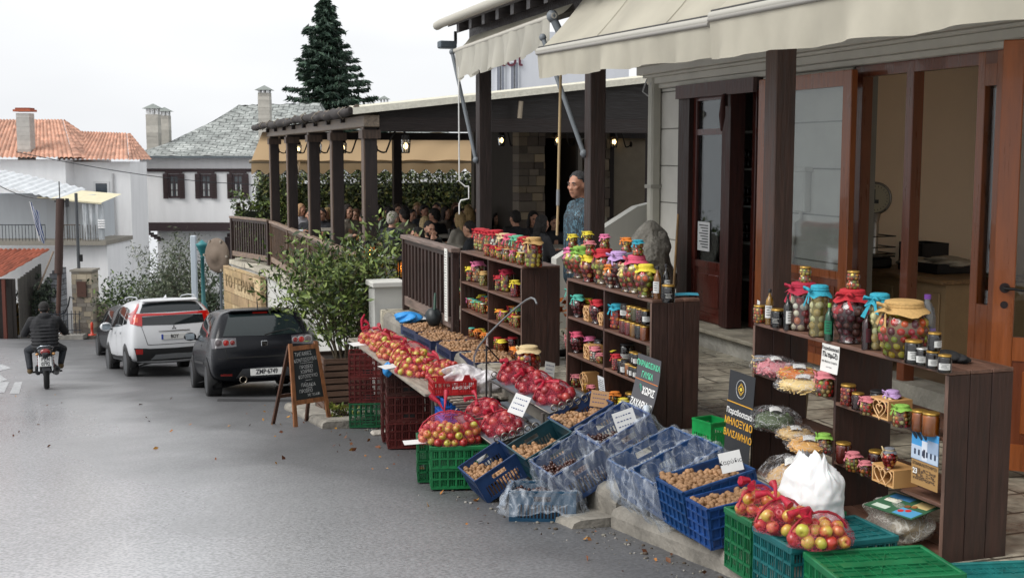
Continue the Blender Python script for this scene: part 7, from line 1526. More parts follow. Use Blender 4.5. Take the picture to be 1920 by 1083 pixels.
# heart boxes
def heart(g,cx,cz,w,x,c):
    P=[]
    for k in range(28):
        a=2*PI*k/28; P.append((x,cx+w*.0325*16*math.sin(a)**3,cz+w*.0325*(13*math.cos(a)-5*math.cos(2*a)-2*math.cos(3*a)-math.cos(4*a))))
    g.tube(P,.0035,5,c,closed=True)
BX=h('#c0925c')
def hbox(lab,px,t,z,w,hh,d,two=False):
    s_=s_of(px,t); par=TT('wooden_box',lab,'box',t,s_,z); g=MB()
    for lo,hi in (((0,-w/2,0),(d,w/2,.006)),((0,-w/2,hh-.006),(d,w/2,hh)),((0,-w/2,.006),(d,-w/2+.006,hh-.006)),((0,w/2-.006,.006),(d,w/2,hh-.006)),((d-.006,-w/2+.006,.006),(d,w/2-.006,hh-.006))): g.b2(lo,hi,BX)
    for lo,hi in (((-.002,-w/2,0),(.001,w/2,.009)),((-.002,-w/2,hh-.009),(.001,w/2,hh)),((-.002,-w/2,.009),(.001,-w/2+.009,hh-.009)),((-.002,w/2-.009,.009),(.001,w/2,hh-.009))): g.b2(lo,hi,h('#cfa26c'))
    g.build('box_body',PLAIN,par); g=MB()
    if two: heart(g,.028,hh/2,hh*.95,-.001,h('#d2a878')); heart(g,-.028,hh/2,hh*.95,-.003,h('#d2a878'))
    else: heart(g,0,hh/2,hh*1.05,-.001,h('#d2a878')); heart(g,0,hh/2,hh*.5,-.001,h('#d2a878'))
    g.build('heart_cutout',PLAIN,par); return par
hbox('small wooden box with one cut-out heart on the near shelf upper board',1664,-.02,.60,.15,.10,.14)
hbox('wooden box with two interlocked cut-out hearts on the near shelf lower board',1675,-.04,.28,.18,.09,.14,True)
hbox('little wooden box with cut-out heart on the middle shelf upper board',1102,-.07,.61,.10,.115,.12); hbox('little wooden box with cut-out heart at the divider of the middle shelf upper board',1129,-.07,.61,.05,.10,.1)
hbox('little wooden box with cut-out heart on the middle shelf lower board',1103,-.08,.31,.11,.11,.12); hbox('plain upright wooden box on the middle shelf bottom board',1098,-.04,.02,.07,.15,.12)
# bags of dried goods on the near shelf
def pouch(lab,px,t,z,L_,w,hh,cols,rot,seed,kind='flake',tilt=0):
    s_=s_of(px,t); r=random.Random(seed); par=thing('food_bag',lab,'bag',T(t,s_,z),AZ+rot); L_*=1.22;w*=1.3;hh*=1.35
    g=MB(); cc=[h(c) for c in cols]
    for _ in range(260):
        a=r.uniform(0,2*PI);q=math.sqrt(r.random()); x=q*math.cos(a)*w*.44;y=q*math.sin(a)*L_*.44; zz=hh*(.15+.75*r.random()*(1-.6*q*q)); c=jc(r.choice(cc),1.0,1.6,r)
        if kind=='flake': g.box((x,y,zz),(.02*r.uniform(.6,1.4),.012,.004),c,rot=Euler((r.uniform(-1,1),r.uniform(-1,1),r.uniform(0,6))).to_matrix().to_4x4())
        else: d=Vector((r.uniform(-1,1),r.uniform(-1,1),r.uniform(-.4,.4))).normalized()*.016; g.cyl(Vector((x,y,zz))-d,Vector((x,y,zz))+d,.0035,n=4,col=c)
    g.ball((0,0,hh*.42),(w*.42,L_*.43,hh*.38),jc(cc[0],1.1,1.1,r),14,8); g.build('dried_food',MATTE,par)
    g=MB()
    def fn(u,v):
        th=PI*v;a=2*PI*u; k=1+.10*math.sin(a*5+seed)+.06*math.sin(a*11+v*9); sq=lambda c,p:math.copysign(abs(c)**p,c)
        return Vector((sq(math.cos(a),.7)*w*.5*k*math.sin(th)**.8,sq(math.sin(a),.7)*L_*.52*k*math.sin(th)**.8,hh*.5+hh*.52*math.cos(th)*(1+.1*math.sin(a*7))))
    g.grid(fn,36,14,(.9,.9,.9)); g.build('plastic_wrap',film('wrap_film',.03,.5,9,(.8,.8,.82),.1,mode='crease'),par)
    g=MB(); g.grid(lambda u,v:Vector(((u-.5)*w*.34,(v-.5)*L_*.26,hh*1.03-.3*hh*((u-.5)**2+(v-.5)**2))),4,4,h('#c9c9c6')); g.build('paper_label',PAPER,par); return par
pouch('clear bag of pink dried flakes on the near shelf left upper board',1462,.02,.625,.20,.24,.085,['#b06a72','#9c5560','#c58a8c'],R(70),1)
pouch('clear bag of orange and green pasta strips on the near shelf left upper board',1508,.0,.66,.22,.30,.06,['#b0601c','#a8862e','#6a7a2c','#c9a850'],R(60),2,'stick')
pouch('clear bag of pale wheat grains hanging off the near shelf left upper board',1516,-.05,.615,.24,.28,.07,['#c9b078','#bda066','#d6c294'],R(55),3,'stick')
pouch('clear bag of dark green dried herbs on the near shelf left lower board',1464,.0,.315,.22,.26,.10,['#3c4a2c','#4a5a36','#2c3620'],R(65),4)
pouch('flat clear bag of beige noodles on the near shelf left lower board',1504,.0,.315,.18,.24,.05,['#b89a66','#a88a58'],R(65),5,'stick')
pouch('clear bag of golden broken noodles in front of the near shelf left lower board',1530,-.06,.30,.2,.26,.06,['#b88a48','#a8783a','#c9a468'],R(60),6,'stick')
pouch('crumpled clear bag of light brown bread rusks at the foot of the near shelf',1500,-.22,.08,.26,.32,.16,['#a8885c','#937348','#b89a6c'],R(60),7)
# clear sack with leaflets in the bottom of the near shelf
par=TT('plastic_sack','milky clear plastic sack slumped in the bottom bay of the near shelf','bag',.0,s_of(1705,.0),.03); g=MB(); crumple(g,(0,0,.085),(.13,.21,.10),(.9,.9,.9),60,24,.22,2); g.build('sack_film',film('sack_film',.22,.75,6,(.66,.64,.58),.2,mode='crease',bump=.4),par); g=MB(); crumple(g,(.03,-.05,.07),(.08,.12,.06),h('#a08a66'),20,12,.3,8); g.build('sack_filling',CLOTH,par)
par=TT('leaflet','green and blue printed leaflet lying open on the clear sack','leaflet',-.02,s_of(1715,-.02),.205); g=MB(); g.M=Matrix.Rotation(R(12),4,'Z')@Matrix.Rotation(R(-8),4,'Y'); g.b2((-.11,-.15,0),(.11,.15,.003),h('#2c5a3c')); g.build('sheet',PAPER,par); g=MB(); g.M=Matrix.Rotation(R(12),4,'Z')@Matrix.Rotation(R(-8),4,'Y')
for (x0_,y0_,x1_,y1_,c) in ((-.1,-.14,-.02,-.02,'#4a90b8'),(-.09,.03,-.05,.12,'#b9c9b9'),(.0,.04,.04,.12,'#d8d8c8'),(.02,-.13,.09,-.04,'#c9b27a'),(.05,.0,.1,.13,'#3a78a8')): g.b2((x0_,y0_,.0035),(x1_,y1_,.0045),h(c))
for x,y,c in ((-.04,-.07,'#b8201c'),(-.06,-.04,'#b8201c'),(.0,-.03,'#7a4a24'),(.015,-.06,'#8a5a2c')): g.cyl((x,y,.004),(x,y,.006),.016,n=10,col=h(c))
g.build('printed_picture',PAPER,par)
# poster at the near end bay
def sheet(nm,lab,cat,P,w,hh,col,rz=0,tilt=0,curl=0,roll=0):
    """thin card facing the street; P=(t,s,z) centre"""
    par=thing(nm,lab,cat,M=Matrix.Translation(T(*P))@Matrix.Rotation(AZ+rz,4,'Z')@Matrix.Rotation(tilt,4,'Y')@Matrix.Rotation(roll,4,'X')); 
    g=MB(); g.grid(lambda u,v:Vector((-curl*(2*v-1)**2 if curl>=0 else curl*(1-v)**2,w*(.5-u),hh*(v-.5))),4,12,col); g.grid(lambda u,v:Vector((.0015+(-curl*(2*v-1)**2 if curl>=0 else curl*(1-v)**2),w*(u-.5),hh*(v-.5))),4,12,col)
    g.build('card',PAPER,par); return par
def put(par,txt,size,y,z,m,align='CENTER',x=-.002,sx=1,bold=.0):
    return text(txt,size,m,par,Matrix.Translation((x,y,z))@FACE,ext=.0003,align=align,sx=sx,bold=bold)
def scrib(par,w,hh,n,m=None,x=-.0015,fill=.7,c='#26282c',top=.4):
    g=MB(); r=random.Random(n)
    for k in range(n):
        z=hh*(top-k*(.85*(top+.45)/n)); y=w*.42
        while y>-w*.38:
            q=r.uniform(.03,.12)*w; 
            if r.random()<fill: g.b2((x,y-q,z),(x+.0006,y,z+hh*.012*20/max(n,8)),h(c))
            y-=q+w*.03
    g.build('printed_lines',PAPER,par)
s_=s_of(1755,-.01); p=sheet('poster','blue and brown poster with a castle photo hung on the near shelf end bay','poster',(-.012,s_,.47),.20,.27,h('#a07c4c')); g=MB(); g.b2((-.003,-.1,-.01),(-.001,.1,.135),h('#3f8fc8')); 
g.b2((-.004,-.1,-.008),(-.0028,.1,.06),h('#aebdd0')); g.b2((-.0045,-.1,.04),(-.003,-.02,.10),h('#8d9fb8'))
for k in range(6): g.b2((-.0052,-.085+.03*k,.015),(-.0042,-.073+.03*k,.042),h('#26324a'))
g.b2((-.005,-.02,-.005),(-.004,.02,.09),h('#c9d0dc')); g.b2((-.0056,-.006,.01),(-.005,.008,.05),h('#2a3040'))
for k in range(14): g.ball((-.003,.1-.008*k,.125-.006*(k%5)),(.002,.012,.012),h('#1c2c3c'),6,4)
g.build('castle_picture',PAPER,p); put(p,'ΕΠΑΝΑΛΕΙΤΟΥΡΓΕΙ',.021,0,-.03,INK,sx=.95); put(p,'23',.036,.07,-.068,WHITEINK,bold=.001); scrib(p,.2,.27,12,top=-.2,c='#5c4630')
p=sheet('paper_sign','white paper sign reading Petimezi in Greek taped on the near shelf top edge','sign',(-.012,s_of(1568,-.01),.83),.165,.15,h('#d6d6d2'),curl=-.012); put(p,'Παραδοσιακό',.025,0,.052,INK,x=-.0025,bold=.0004); put(p,'Πετιμέζι',.037,0,.018,INK,x=-.004,bold=.0012); put(p,'από Φρέσκο Σταφύλι',.0145,0,-.018,INK,x=-.008); put(p,'χωρίς ζάχαρη',.008,0,-.045,GREYINK,x=-.011)
p=sheet('paper_sign','blank-backed white sheet behind the small jars at the far end of the near shelf top','sign',(.06,s_of(1428,.06),.965),.09,.15,h('#cfd0cd'),rz=R(-20))
p=sheet('paper_sign','long pale blue-grey price sheet leaning by the foot of the near shelf','sign',(-.12,s_of(1562,-.12),.14),.19,.30,h('#b9bfc6'),tilt=R(8),curl=.012); put(p,'Νόστιμα παραδοσιακά',.014,0,.11,INK,x=-.012); put(p,'Γλυκά Κουταλιού',.018,0,.055,INK,x=-.008,bold=.0004); scrib(p,.15,.3,9,top=.05,x=-.006)
p=sheet('board_sign','charcoal board sign with sun emblem and golden Greek words, left of the near shelf','sign',(-.06,s_of(1395,-.06),.30),.31,.60,h('#26282c'),tilt=R(4)); put(p,'Παραδοσιακό',.048,0,.05,WHITEINK,sx=1.0,bold=.0006); put(p,'ΜΗΛΟΞΥΔΟ',.06,0,-.015,GOLDINK,sx=.98,bold=.001); put(p,'ΒΑΛΣΑΜΗΛΟ',.058,0,-.09,GOLDINK,sx=.92,bold=.001); g=MB(); g.b2((-.003,-.155,.105),(-.001,.155,.111),h('#d09a2c')); g.tube([(-.002,-.0+.058*math.cos(a*PI/12),.20+.056*math.sin(a*PI/12)) for a in range(24)],.0022,4,h('#b9bcc0'),closed=True)
for a in range(16): g.box((-.002,.028*math.cos(a*PI/8),.20+.028*math.sin(a*PI/8)),(.001,.004,.02),h('#c9a03a'),rot=Matrix.Rotation(-a*PI/8+PI/2,4,'X'))
g.cyl((-.003,0,.20),(-.001,0,.20),.012,n=12,col=h('#d8c040')); g.build('sun_emblem',PAPER,p)
s_=s_of(1228,-.17); p=sheet('board_sign','tall curved grey sign offering sugar-free traditional sweets against the middle shelf','sign',(-.20,s_+.0,.27),.37,.56,h('#4a4a4e'),curl=-.14,tilt=R(2))
cx_=lambda z:-.14*(1-(z/.56+.5))**2-.003
def putc(txt,size,z,m,y=0,sx=1,bold=0): 
    v=z/.56+.5; sl=math.atan2(2*.14*(1-v)/.56,1); return text(txt,size,m,p,Matrix.Translation((cx_(z),y,z))@Matrix.Rotation(-sl if 0 else sl,4,'Y')@FACE,ext=.0003,sx=sx,bold=bold)
putc('ΠΑΡΑΔΟΣΙΑΚΑ',.052,.22,GREENINK,sx=.98,bold=.0012); putc('ΓΛΥΚΑ',.056,.148,GREENINK,sx=.98,bold=.0012); putc('ΧΩΡΙΣ',.066,.045,WHITEINK,y=-.06,sx=1.0,bold=.0015); putc('ΖΑΧΑΡΗ..!!!',.066,-.05,WHITEINK,sx=.98,bold=.0015); putc('ΓΛΥΚΑ',.04,-.16,WHITEINK,y=-.09,sx=1.0)
g=MB(); g.b2((cx_(.11)-.001,-.18,.108),(cx_(.11)+.001,.18,.113),h('#d07a3a')); g.build('orange_rule',PAPER,p); g=MB()
for k in range(3): g.tube([(cx_(.06)-.001,.07+.018*math.cos(a*.5+k)*(1-.2*k),.05+.035*math.sin(a*.5+k)*(1-.2*k)) for a in range(7)],.002,4,h('#4fa08a'))
g.build('green_stamp',PAPER,p)
p=sheet('paper_sign','tall white label sheet with rounded top between the shelves of the middle unit','sign',(-.2,s_of(1134,-.2),.13),.12,.30,h('#c3c6c8'),tilt=R(-6)); scrib(p,.12,.3,14)
# ================================================================ FRUIT
def apple_mesh(seed,pal):
    r=random.Random(seed); A_,B_=[h(c) for c in pal]; ph=r.uniform(0,6); g=MB(); n,m=14,10; vs=[];fs=[];cs=[]
    for j in range(m+1):
        th=PI*j/m
        for i in range(n):
            a=2*PI*i/n; rr=math.sin(th)*(1+.04*math.cos(5*a)*math.sin(th)); z=math.cos(th)*.92; dip=max(0,1-math.sin(th)*2.6); z-=dip*.34*(1 if z>0 else -.8); vs.append((rr*math.cos(a),rr*math.sin(a),z))
    for j in range(m):
        for i in range(n):
            fs.append((j*n+i,(j+1)*n+i,(j+1)*n+(i+1)%n,j*n+(i+1)%n)); a=2*PI*i/n; k=.5+.5*math.sin(a+ph)+r.uniform(-.25,.25)+.25*math.cos(PI*j/m*2); k=min(1,max(0,k)); cs.append(tuple(A_[q]*(1-k)+B_[q]*k for q in range(3)))
    g.add(vs,fs,cs,True); g.cyl((0,0,.6),(.08,0,1.02),.04,n=4,col=h('#3a2a18')); me=g.mesh('apple'); me.materials.append(mat('apple_skin',.3,coat=.25,ns=30,na=.15)); return me
AP1=[apple_mesh(i,(a,b)) for i,(a,b) in enumerate((('#b8a83a','#a83024'),('#c0a84a','#b04030'),('#a8a038','#b85a34'),('#b03a2c','#8f1f20'),('#b5b045','#a89a3a'),('#c27a48','#a82c28')))]
AP2=[apple_mesh(10+i,(a,b)) for i,(a,b) in enumerate((('#9c2a2c','#7a1a20'),('#8f2226','#6c161c'),('#a84038','#8a2024')))]
NET=film('red_net',.04,.36,95,(.62,.05,.10),.5,mode='vor'); 
def apple_bag(label,loc,rz,a,b,hh,r,pal,seed,tilt=0,group=None,tie=True):
    rr=random.Random(seed); par=thing('apple_bag',label,'bag of apples',M=Matrix.Translation(loc)@Matrix.Rotation(rz,4,'Z')@Matrix.Rotation(tilt,4,'Y'),group=group)
    pts=[];z=r*.9;k=0
    while z<hh*1.02:
        f=math.sqrt(max(0,1-((z-r*.5)/hh)**2)); aa=max(r*.3,(a)*f-r*.2); bb=max(r*.3,(b)*f-r*.2); y=-bb;q=0
        while y<=bb+1e-6:
            w=aa*math.sqrt(max(0,1-(y/(bb+r*.5))**2)); x=-w+(r if (q+k)%2 else 0)
            while x<=w+1e-6:
                inner=(x/(aa+.001))**2+(y/(bb+.001))**2
                if inner>.25 or z>hh*.6: pts.append((x+rr.uniform(-.2,.2)*r,y+rr.uniform(-.2,.2)*r,z+rr.uniform(-.15,.15)*r))
                x+=2.02*r
            y+=1.78*r;q+=1
        z+=1.6*r;k+=1
    for p_ in pts[:80]:
        o=bpy.data.objects.new('apple',rr.choice(pal)); COL.objects.link(o); o.parent=par; o.location=p_; o.scale=(r*rr.uniform(.9,1.06),)*3; o.rotation_euler=(rr.uniform(-1.3,1.3),rr.uniform(-1.3,1.3),rr.uniform(0,6))
    g=MB(); R3=[rr.uniform(0,6) for _ in range(3)]
    def fn(u,v):
        th=PI*.56*v; x=math.sin(th)*math.cos(2*PI*u);y=math.sin(th)*math.sin(2*PI*u);zz=math.cos(th); k=1+.05*math.sin(6*PI*u*2+R3[0])*math.sin(th)+.04*math.sin(v*17+R3[1]+u*31)
        return Vector((x*(a+r*.5)*k,y*(b+r*.5)*k,max(.0,zz*(hh+r*.75)*k)))
    g.grid(fn,40,16,(.6,.05,.1)); 
    g.build('net',NET,par)
    if tie:
        g=MB(); p0=Vector((-a*.2,b*.2,hh+r*.8)); 
        for q in range(3):
            dd=Vector((rr.uniform(-1,.2),rr.uniform(-1,1),rr.uniform(-.2,.7))).normalized(); P=[p0,p0+dd*a*.3+Vector((0,0,.02)),p0+dd*a*.75+Vector((rr.uniform(-.02,.02),0,-.01))]; P=[Vector((v.x,v.y,max(v.z,(hh+r*.6)*math.sqrt(max(0,1-(v.x/(a+r))**2-(v.y/(b+r))**2))))) for v in P]; g.tube(P,[.004,.012,.022],6,h('#b81c38'))
        g.tube([Vector((0,0,0))+Vector((-(a+r*.7)*math.cos(u*PI/10),b*.25,(hh+r*.9)*math.sin(u*PI/10))) for u in range(1,10)],.007,5,h('#a81830'))
        g.build('net_tie',mat('net_cord',.5,ns=60,na=.4,alpha=.8),par)
    return par
# walnuts and chestnuts
def nut_mesh(seed,kind):
    me=MB(); me.ball((0,0,0),(1,1,1.12) if kind=='w' else (1,.8,.85),h('#8a6748') if kind=='w' else h('#3c1c12'),12,9); me=me.mesh('walnut' if kind=='w' else 'chestnut')
    if kind=='w':
        for v in me.vertices:
            p_=v.co*2.3+Vector((seed*5,0,0)); k=1+.07*NZ.noise(p_*1.4)+.03*math.sin(v.co.z*9+v.co.x*7+seed); 
            if abs(v.co.y)<.12: k+=.05
            v.co*=k
    me.materials.append(mat('walnut_shell',.6,ns=2.2,na=.3,bs=5,ba=.35,bd=.03) if kind=='w' else mat('chestnut_shell',.28,coat=.3,ns=2,na=.4)); setcol(me,h('#94704e') if kind=='w' else h('#3f1d13')); return me
WN=[nut_mesh(i,'w') for i in range(4)]; CNUT=[nut_mesh(i,'c') for i in range(3)]
# ================================================================ CRATES
def crate_local(D,W,Hh,col,style,slots=True):
    """returns list of (name,MB): open box 0..D (x), 0..W (y), 0..H (z)"""
    out=[]; c=col; t=.006
    def wall(g,org,du,L_,nrm,handle):
        org=Vector(org);du=Vector(du);nn=Vector(nrm)
        def pc(u0,u1,z0,z1,th=t,e=0,cc=None):
            a=org+du*u0+nn*e; q=[a+Vector((0,0,z0)),org+du*u1+nn*e+Vector((0,0,z0)),org+du*u1+nn*e+Vector((0,0,z1)),a+Vector((0,0,z1))]; g.extr(q,nn*th,cc or c)
        if style=='panel':
            pc(0,L_,Hh-.012,Hh,.012,-.004)
            hz0,hz1=Hh*.66,Hh*.82; sz0,sz1=Hh*.12,Hh*.56
            pc(0,L_,0,sz0); pc(0,L_,sz1,hz0); pc(0,L_,hz1,Hh-.012)
            hw=.055 if handle else 0; mid=L_/2
            if handle: pc(0,mid-hw,hz0,hz1); pc(mid+hw,L_,hz0,hz1)
            else: pc(0,L_,hz0,hz1)
            m0=L_*.12; pc(0,m0,sz0,sz1); pc(L_-m0,L_,sz0,sz1); n=int((L_-2*m0)/.022)
            for k in range(n): u=m0+(L_-2*m0)*(k+.5)/n; pc(u-.005,u+.005,sz0,sz1,t*.9)
        elif style=='diamond':
            pc(0,L_,Hh-.014,Hh,.014,-.004); pc(0,L_,0,.012,.01,-.002); pc(0,L_,0,Hh,.002,t); rows=4; n=int(L_/.05)
            for j in range(1,rows): pc(0,L_,Hh*j/rows-.004,Hh*j/rows+.004,.012,-.004)
            for j in range(rows):
                for k in range(n+1):
                    u=min(L_-.008,L_*k/n); a=org+du*u+nn*-.004; b=org+du*min(L_,u+L_/n*.6); z0=Hh*j/rows;z1=Hh*(j+1)/rows
                    g.add([a+Vector((0,0,z0)),org+du*u+nn*.006+Vector((0,0,z0)),a+Vector((0,0,z1)),b+nn*.007+Vector((0,0,z1))],[(0,1,3,2)],c)
                    pc(u,u+.004,z0,z1,.012,-.004)
        else:
            rows=max(2,int(round(Hh/.075))); pc(0,L_,Hh-.016,Hh,.014,-.005); pc(0,L_,0,.014,.012,-.003)
            for j in range(1,rows): pc(0,L_,Hh*j/rows-.006,Hh*j/rows+.006,.012,-.003)
            n=int(L_/.06)
            for k in range(n+1):
                u=L_*k/n; pc(max(0,u-.005),min(L_,u+.005),.014,Hh-.016,.012,-.003)
            n2=n*4
            for k in range(n2): 
                u=L_*(k+.5)/n2; pc(u-.0028,u+.0028,.014,Hh-.016,.004,.002)
            pc(0,L_,Hh*.0+.014,Hh*.06+.014,.004,.002); 
            if handle and Hh>.2: pc(L_*.35,L_*.65,Hh*.12,Hh*.17,.014,-.005); pc(L_*.35,L_*.65,Hh*.34,Hh*.37,.014,-.005); pc(L_*.37,L_*.63,Hh*.17,Hh*.34,.003,-.0,h('#0a0a0a'))
    for i,(org,du,L_,nrm,hd) in enumerate((((0,0,0),(0,1,0),W,(1,0,0),False),((D,0,0),(0,1,0),W,(-1,0,0),False),((.0065,0,0),(1,0,0),D-.013,(0,1,0),True),((.0065,W,0),(1,0,0),D-.013,(0,-1,0),True))):
        g=MB(); wall(g,org,du,L_,nrm,hd)
        for e in ((0,-.003),(L_-.008,-.003)): pass
        out.append(('side_wall',g))
    g=MB(); g.b2((.007,.007,.004),(D-.007,W-.007,.011),c)
    for k in range(5): y=W*(k+.5)/5; g.b2((.008,y-.004,0),(D-.008,y+.004,.004),c)
    out.append(('crate_floor',g)); return out
_cr={}
def crate(label,M,D,W,Hh,colname,style='lattice',group=None,cat='crate',lid=False):
    key=(D,W,Hh,colname,style)
    if key not in _cr:
        L=[]
        for nm,g in crate_local(D,W,Hh,h(colname),style): me=g.mesh(nm); me.materials.append(PLAST); L.append((nm,me))
        _cr[key]=L
    par=thing('plastic_crate',label,cat,M=M,group=group)
    for nm,me in _cr[key]: link(nm,me,par)
    if lid:
        g=MB(); c=h(colname); z=Hh+.001; g.b2((-.004,-.004,z),(D+.004,W+.004,z+.006),jc(c,.8,.8)); 
        for a,b in (((-.008,-.008,z-.012),(D+.008,.012,z+.018)),((-.008,W-.012,z-.012),(D+.008,W+.008,z+.018)),((-.008,.0125,z-.012),(.012,W-.0125,z+.018)),((D-.012,.0125,z-.012),(D+.008,W-.0125,z+.018))): g.b2(a,b,c,bev=.004)
        n=9
        for k in range(1,n): g.b2((D*k/n-.002,.02,z+.006),(D*k/n+.002,W-.02,z+.011),c); 
        for k in range(1,6): g.b2((.02,W*k/6-.002,z+.0065),(D-.02,W*k/6+.002,z+.0115),c)
        for q in range(6): a=q*PI/6; g.box((D/2,W/2,z+.009),(D*.5,.004,.007),c,rz=a)
        g.b2((D*.15,W*.42,z+.008),(D*.85,W*.58,z+.013),c)
        g.build('lid',PLAST,par)
    return par
def CM(t,s,z,yaw=0,tau=0,roll=0): return Matrix.Translation(T(t,s,z))@Matrix.Rotation(AZ+yaw,4,'Z')@Matrix.Rotation(-tau,4,'Y')@Matrix.Rotation(roll,4,'X')
FILM=film('thick_bag_film',.10,.33,3.0,(.70,.75,.82),.25,tint=(.95,.97,.99),bump=.12,mode='crease')
def bagged(crate_obj,D,W,Hh,label,seed,lo=.18,flare=.03,inner=.75):
    par=thing('crate_liner',label,'plastic liner',M=crate_obj.matrix_world.copy()); g=MB(); r=random.Random(seed); ph=[r.uniform(0,6) for _ in range(6)]
    def ring(u):
        P=2*(D+W); d=u*P%P
        if d<D: return Vector((d,0,0)),Vector((0,-1,0))
        d-=D
        if d<W: return Vector((D,d,0)),Vector((1,0,0))
        d-=W
        if d<D: return Vector((D-d,W,0)),Vector((0,1,0))
        d-=D; return Vector((0,W-d,0)),Vector((-1,0,0))
    pr_=[(-.05,Hh*(1-inner)),(-.022,Hh*.7),(-.014,Hh*.92),(.0,Hh+.014),(.014,Hh*.97),(.02+flare*.3,Hh*.75),(.022+flare*.6,Hh*.5),(.02+flare,Hh*.3),(.012+flare*.6,Hh*lo)]
    def fn(u,v):
        p_,n_=ring(u); pa,na=ring(u+.012); pb,nb=ring(u-.012); n_=(n_*2+na+nb).normalized(); k=v*(len(pr_)-1); i=min(int(k),len(pr_)-2); f=k-i; e=pr_[i][0]*(1-f)+pr_[i+1][0]*f; z=pr_[i][1]*(1-f)+pr_[i+1][1]*f
        w=.010*math.sin(u*61+ph[0]+v*5)+.008*math.sin(u*113+ph[1]-v*9)+.006*math.sin(u*197+v*21+ph[2]); q=p_+n_*(e+w*(.4+v)); q.z=z+.018*math.sin(u*25+ph[3])*max(0,v-.5)*2+.006*math.sin(u*83+ph[4]); return q
    g.grid(fn,170,22,(.8,.8,.85)); g.build('film_sheet',FILM,par); return par
nut_n=[0]
def nuts(crate_obj,D,W,Hh,tau,z0,kind,r=.0165,seed=0,x1=None,each=None,label=None,group=None,dens=1.0):
    rr=random.Random(seed); pts=[]; x=.012+r
    while x<(x1 or D)-r:
        y=.012+r
        while y<W-r-.008:
            zt=z0-math.tan(tau)*.85*x+.010*math.sin(x*40+seed)+.012*math.cos(y*23+seed)
            if zt>r*.6+.011:
                pts.append((x+rr.uniform(-.3,.3)*r,y+rr.uniform(-.3,.3)*r,zt+rr.uniform(-.35,.25)*r))
                if rr.random()<.45: pts.append((x+r*rr.uniform(.3,1),y+r*rr.uniform(.3,1),zt+r*.85))
            y+=r*1.85/dens
        x+=r*1.7/dens
    Mx=crate_obj.matrix_world
    pool=WN if kind=='w' else CNUT
    for p_ in pts: NUTS[kind].append((Mx@Vector(p_),rr.choice(pool),r*rr.uniform(.9,1.1),label,group))
    if z0>.04:
        xe=min(D-.02,(z0-.03)/max(.05,math.tan(tau)*.85)) if tau>.02 else D-.012; za=min(z0-1.5*r,Hh-.03); zb=max(.013,z0-1.5*r-math.tan(tau)*.85*xe)
        q=[Vector((.012,.012,.0125)),Vector((xe,.012,.0125)),Vector((xe,.012,zb)),Vector((.012,.012,za))]; g=REST[kind]; g.M=Mx; g.extr(q,Vector((0,W-.024,0)),h('#5a4230') if kind=='w' else h('#2a130c')); g.M=None
NUTS=dict(w=[],c=[]); REST=dict(w=MB(),c=MB())
def finish_nuts():
    rr=random.Random(5)
    for kind,nm,col in (('w','walnut','#94704e'),('c','chestnut','#3f1d13')):
        L=sorted(NUTS[kind],key=lambda q:(q[0]-cam.location).length); g=REST[kind]; K=295 if kind=='w' else 290
        for (p_,me,r,label,group) in L[:K]:
            o=bpy.data.objects.new(nm,me); COL.objects.link(o); o.location=p_; o.scale=(r,r,r); o.rotation_euler=(rr.uniform(0,6),rr.uniform(0,6),rr.uniform(0,6)); tag(o,label,nm,group)
        for (p_,me,r,label,group) in L[K:]:
            e=Euler((rr.uniform(0,6),rr.uniform(0,6),0)).to_matrix(); g.add([p_+e@(v.co*r) for v in me.vertices],[tuple(p.vertices) for p in me.polygons],jc(h(col),.75,1.25,rr),True)
        o=g.build(nm+'s',mat('walnut_shell',.6) if kind=='w' else mat('chestnut_shell',.28)); tag(o,'loose brown walnuts filling the navy trays and the farther blue crates' if kind=='w' else 'loose dark chestnuts lying deeper in the film-lined crates','nuts',kind='stuff')
BLU='#1c3862'; NAVY='#18264a'; BLU2='#204573'; TEALB='#123a44'
WL='brown walnut among the loose ones in the '; CL='glossy dark chestnut among the loose ones in the '
def tilted(label,t,s_near,z_rim,D,W,Hh,tau,col,style='panel'):
    up=Vector((-math.sin(tau),0,math.cos(tau))); return crate(label,CM(t+math.sin(tau)*Hh,s_near,z_rim-math.cos(tau)*Hh,0,tau),D,W,Hh,col,style)
ta=R(27)
cA=tilted('tilted blue slotted crate of walnuts with a brown cardboard tag, highest of the row',-.62,3.27,-.01,.38,.43,.20,ta,BLU); nuts(cA,.38,.43,.20,ta,.20,'w',seed=1,label=WL+'tilted blue crate with the cardboard tag',group='walnuts in the tagged crate')
cB=tilted('tilted dark teal slotted crate with walnuts in its lower half',-.99,3.13,-.165,.38,.43,.20,ta,TEALB); nuts(cB,.38,.43,.20,ta,.165,'w',seed=2,label=WL+'tilted dark teal crate',group='walnuts in the teal crate')
cC=tilted('tilted navy slotted crate of walnuts at road level, leftmost of the row',-1.29,3.36,-.35,.36,.42,.20,R(30),BLU); nuts(cC,.36,.42,.20,R(30),.16,'w',seed=3,label=WL+'leftmost tilted navy crate',group='walnuts in the leftmost crate')
cD=tilted('tilted blue crate of chestnuts lined with clear film beside the lowest slab',-1.02,2.52,-.13,.38,.44,.24,ta,BLU); nuts(cD,.38,.44,.24,ta,.17,'c',r=.0155,seed=4,label=CL+'film-lined crate in the middle',group='chestnuts in the middle crate'); bagged(cD,.38,.44,.24,'clear plastic liner wrapped over the middle tilted chestnut crate',1)
cE=tilted('tilted blue crate of chestnuts lined with film, under the grey sweets sign',-.66,2.60,.035,.40,.44,.26,ta,'#1f3a6c'); nuts(cE,.40,.44,.26,ta,.19,'c',r=.0155,seed=5,label=CL+'film-lined crate under the grey sign',group='chestnuts under the grey sign'); bagged(cE,.40,.44,.26,'clear plastic liner over the chestnut crate under the grey sweets sign',2)
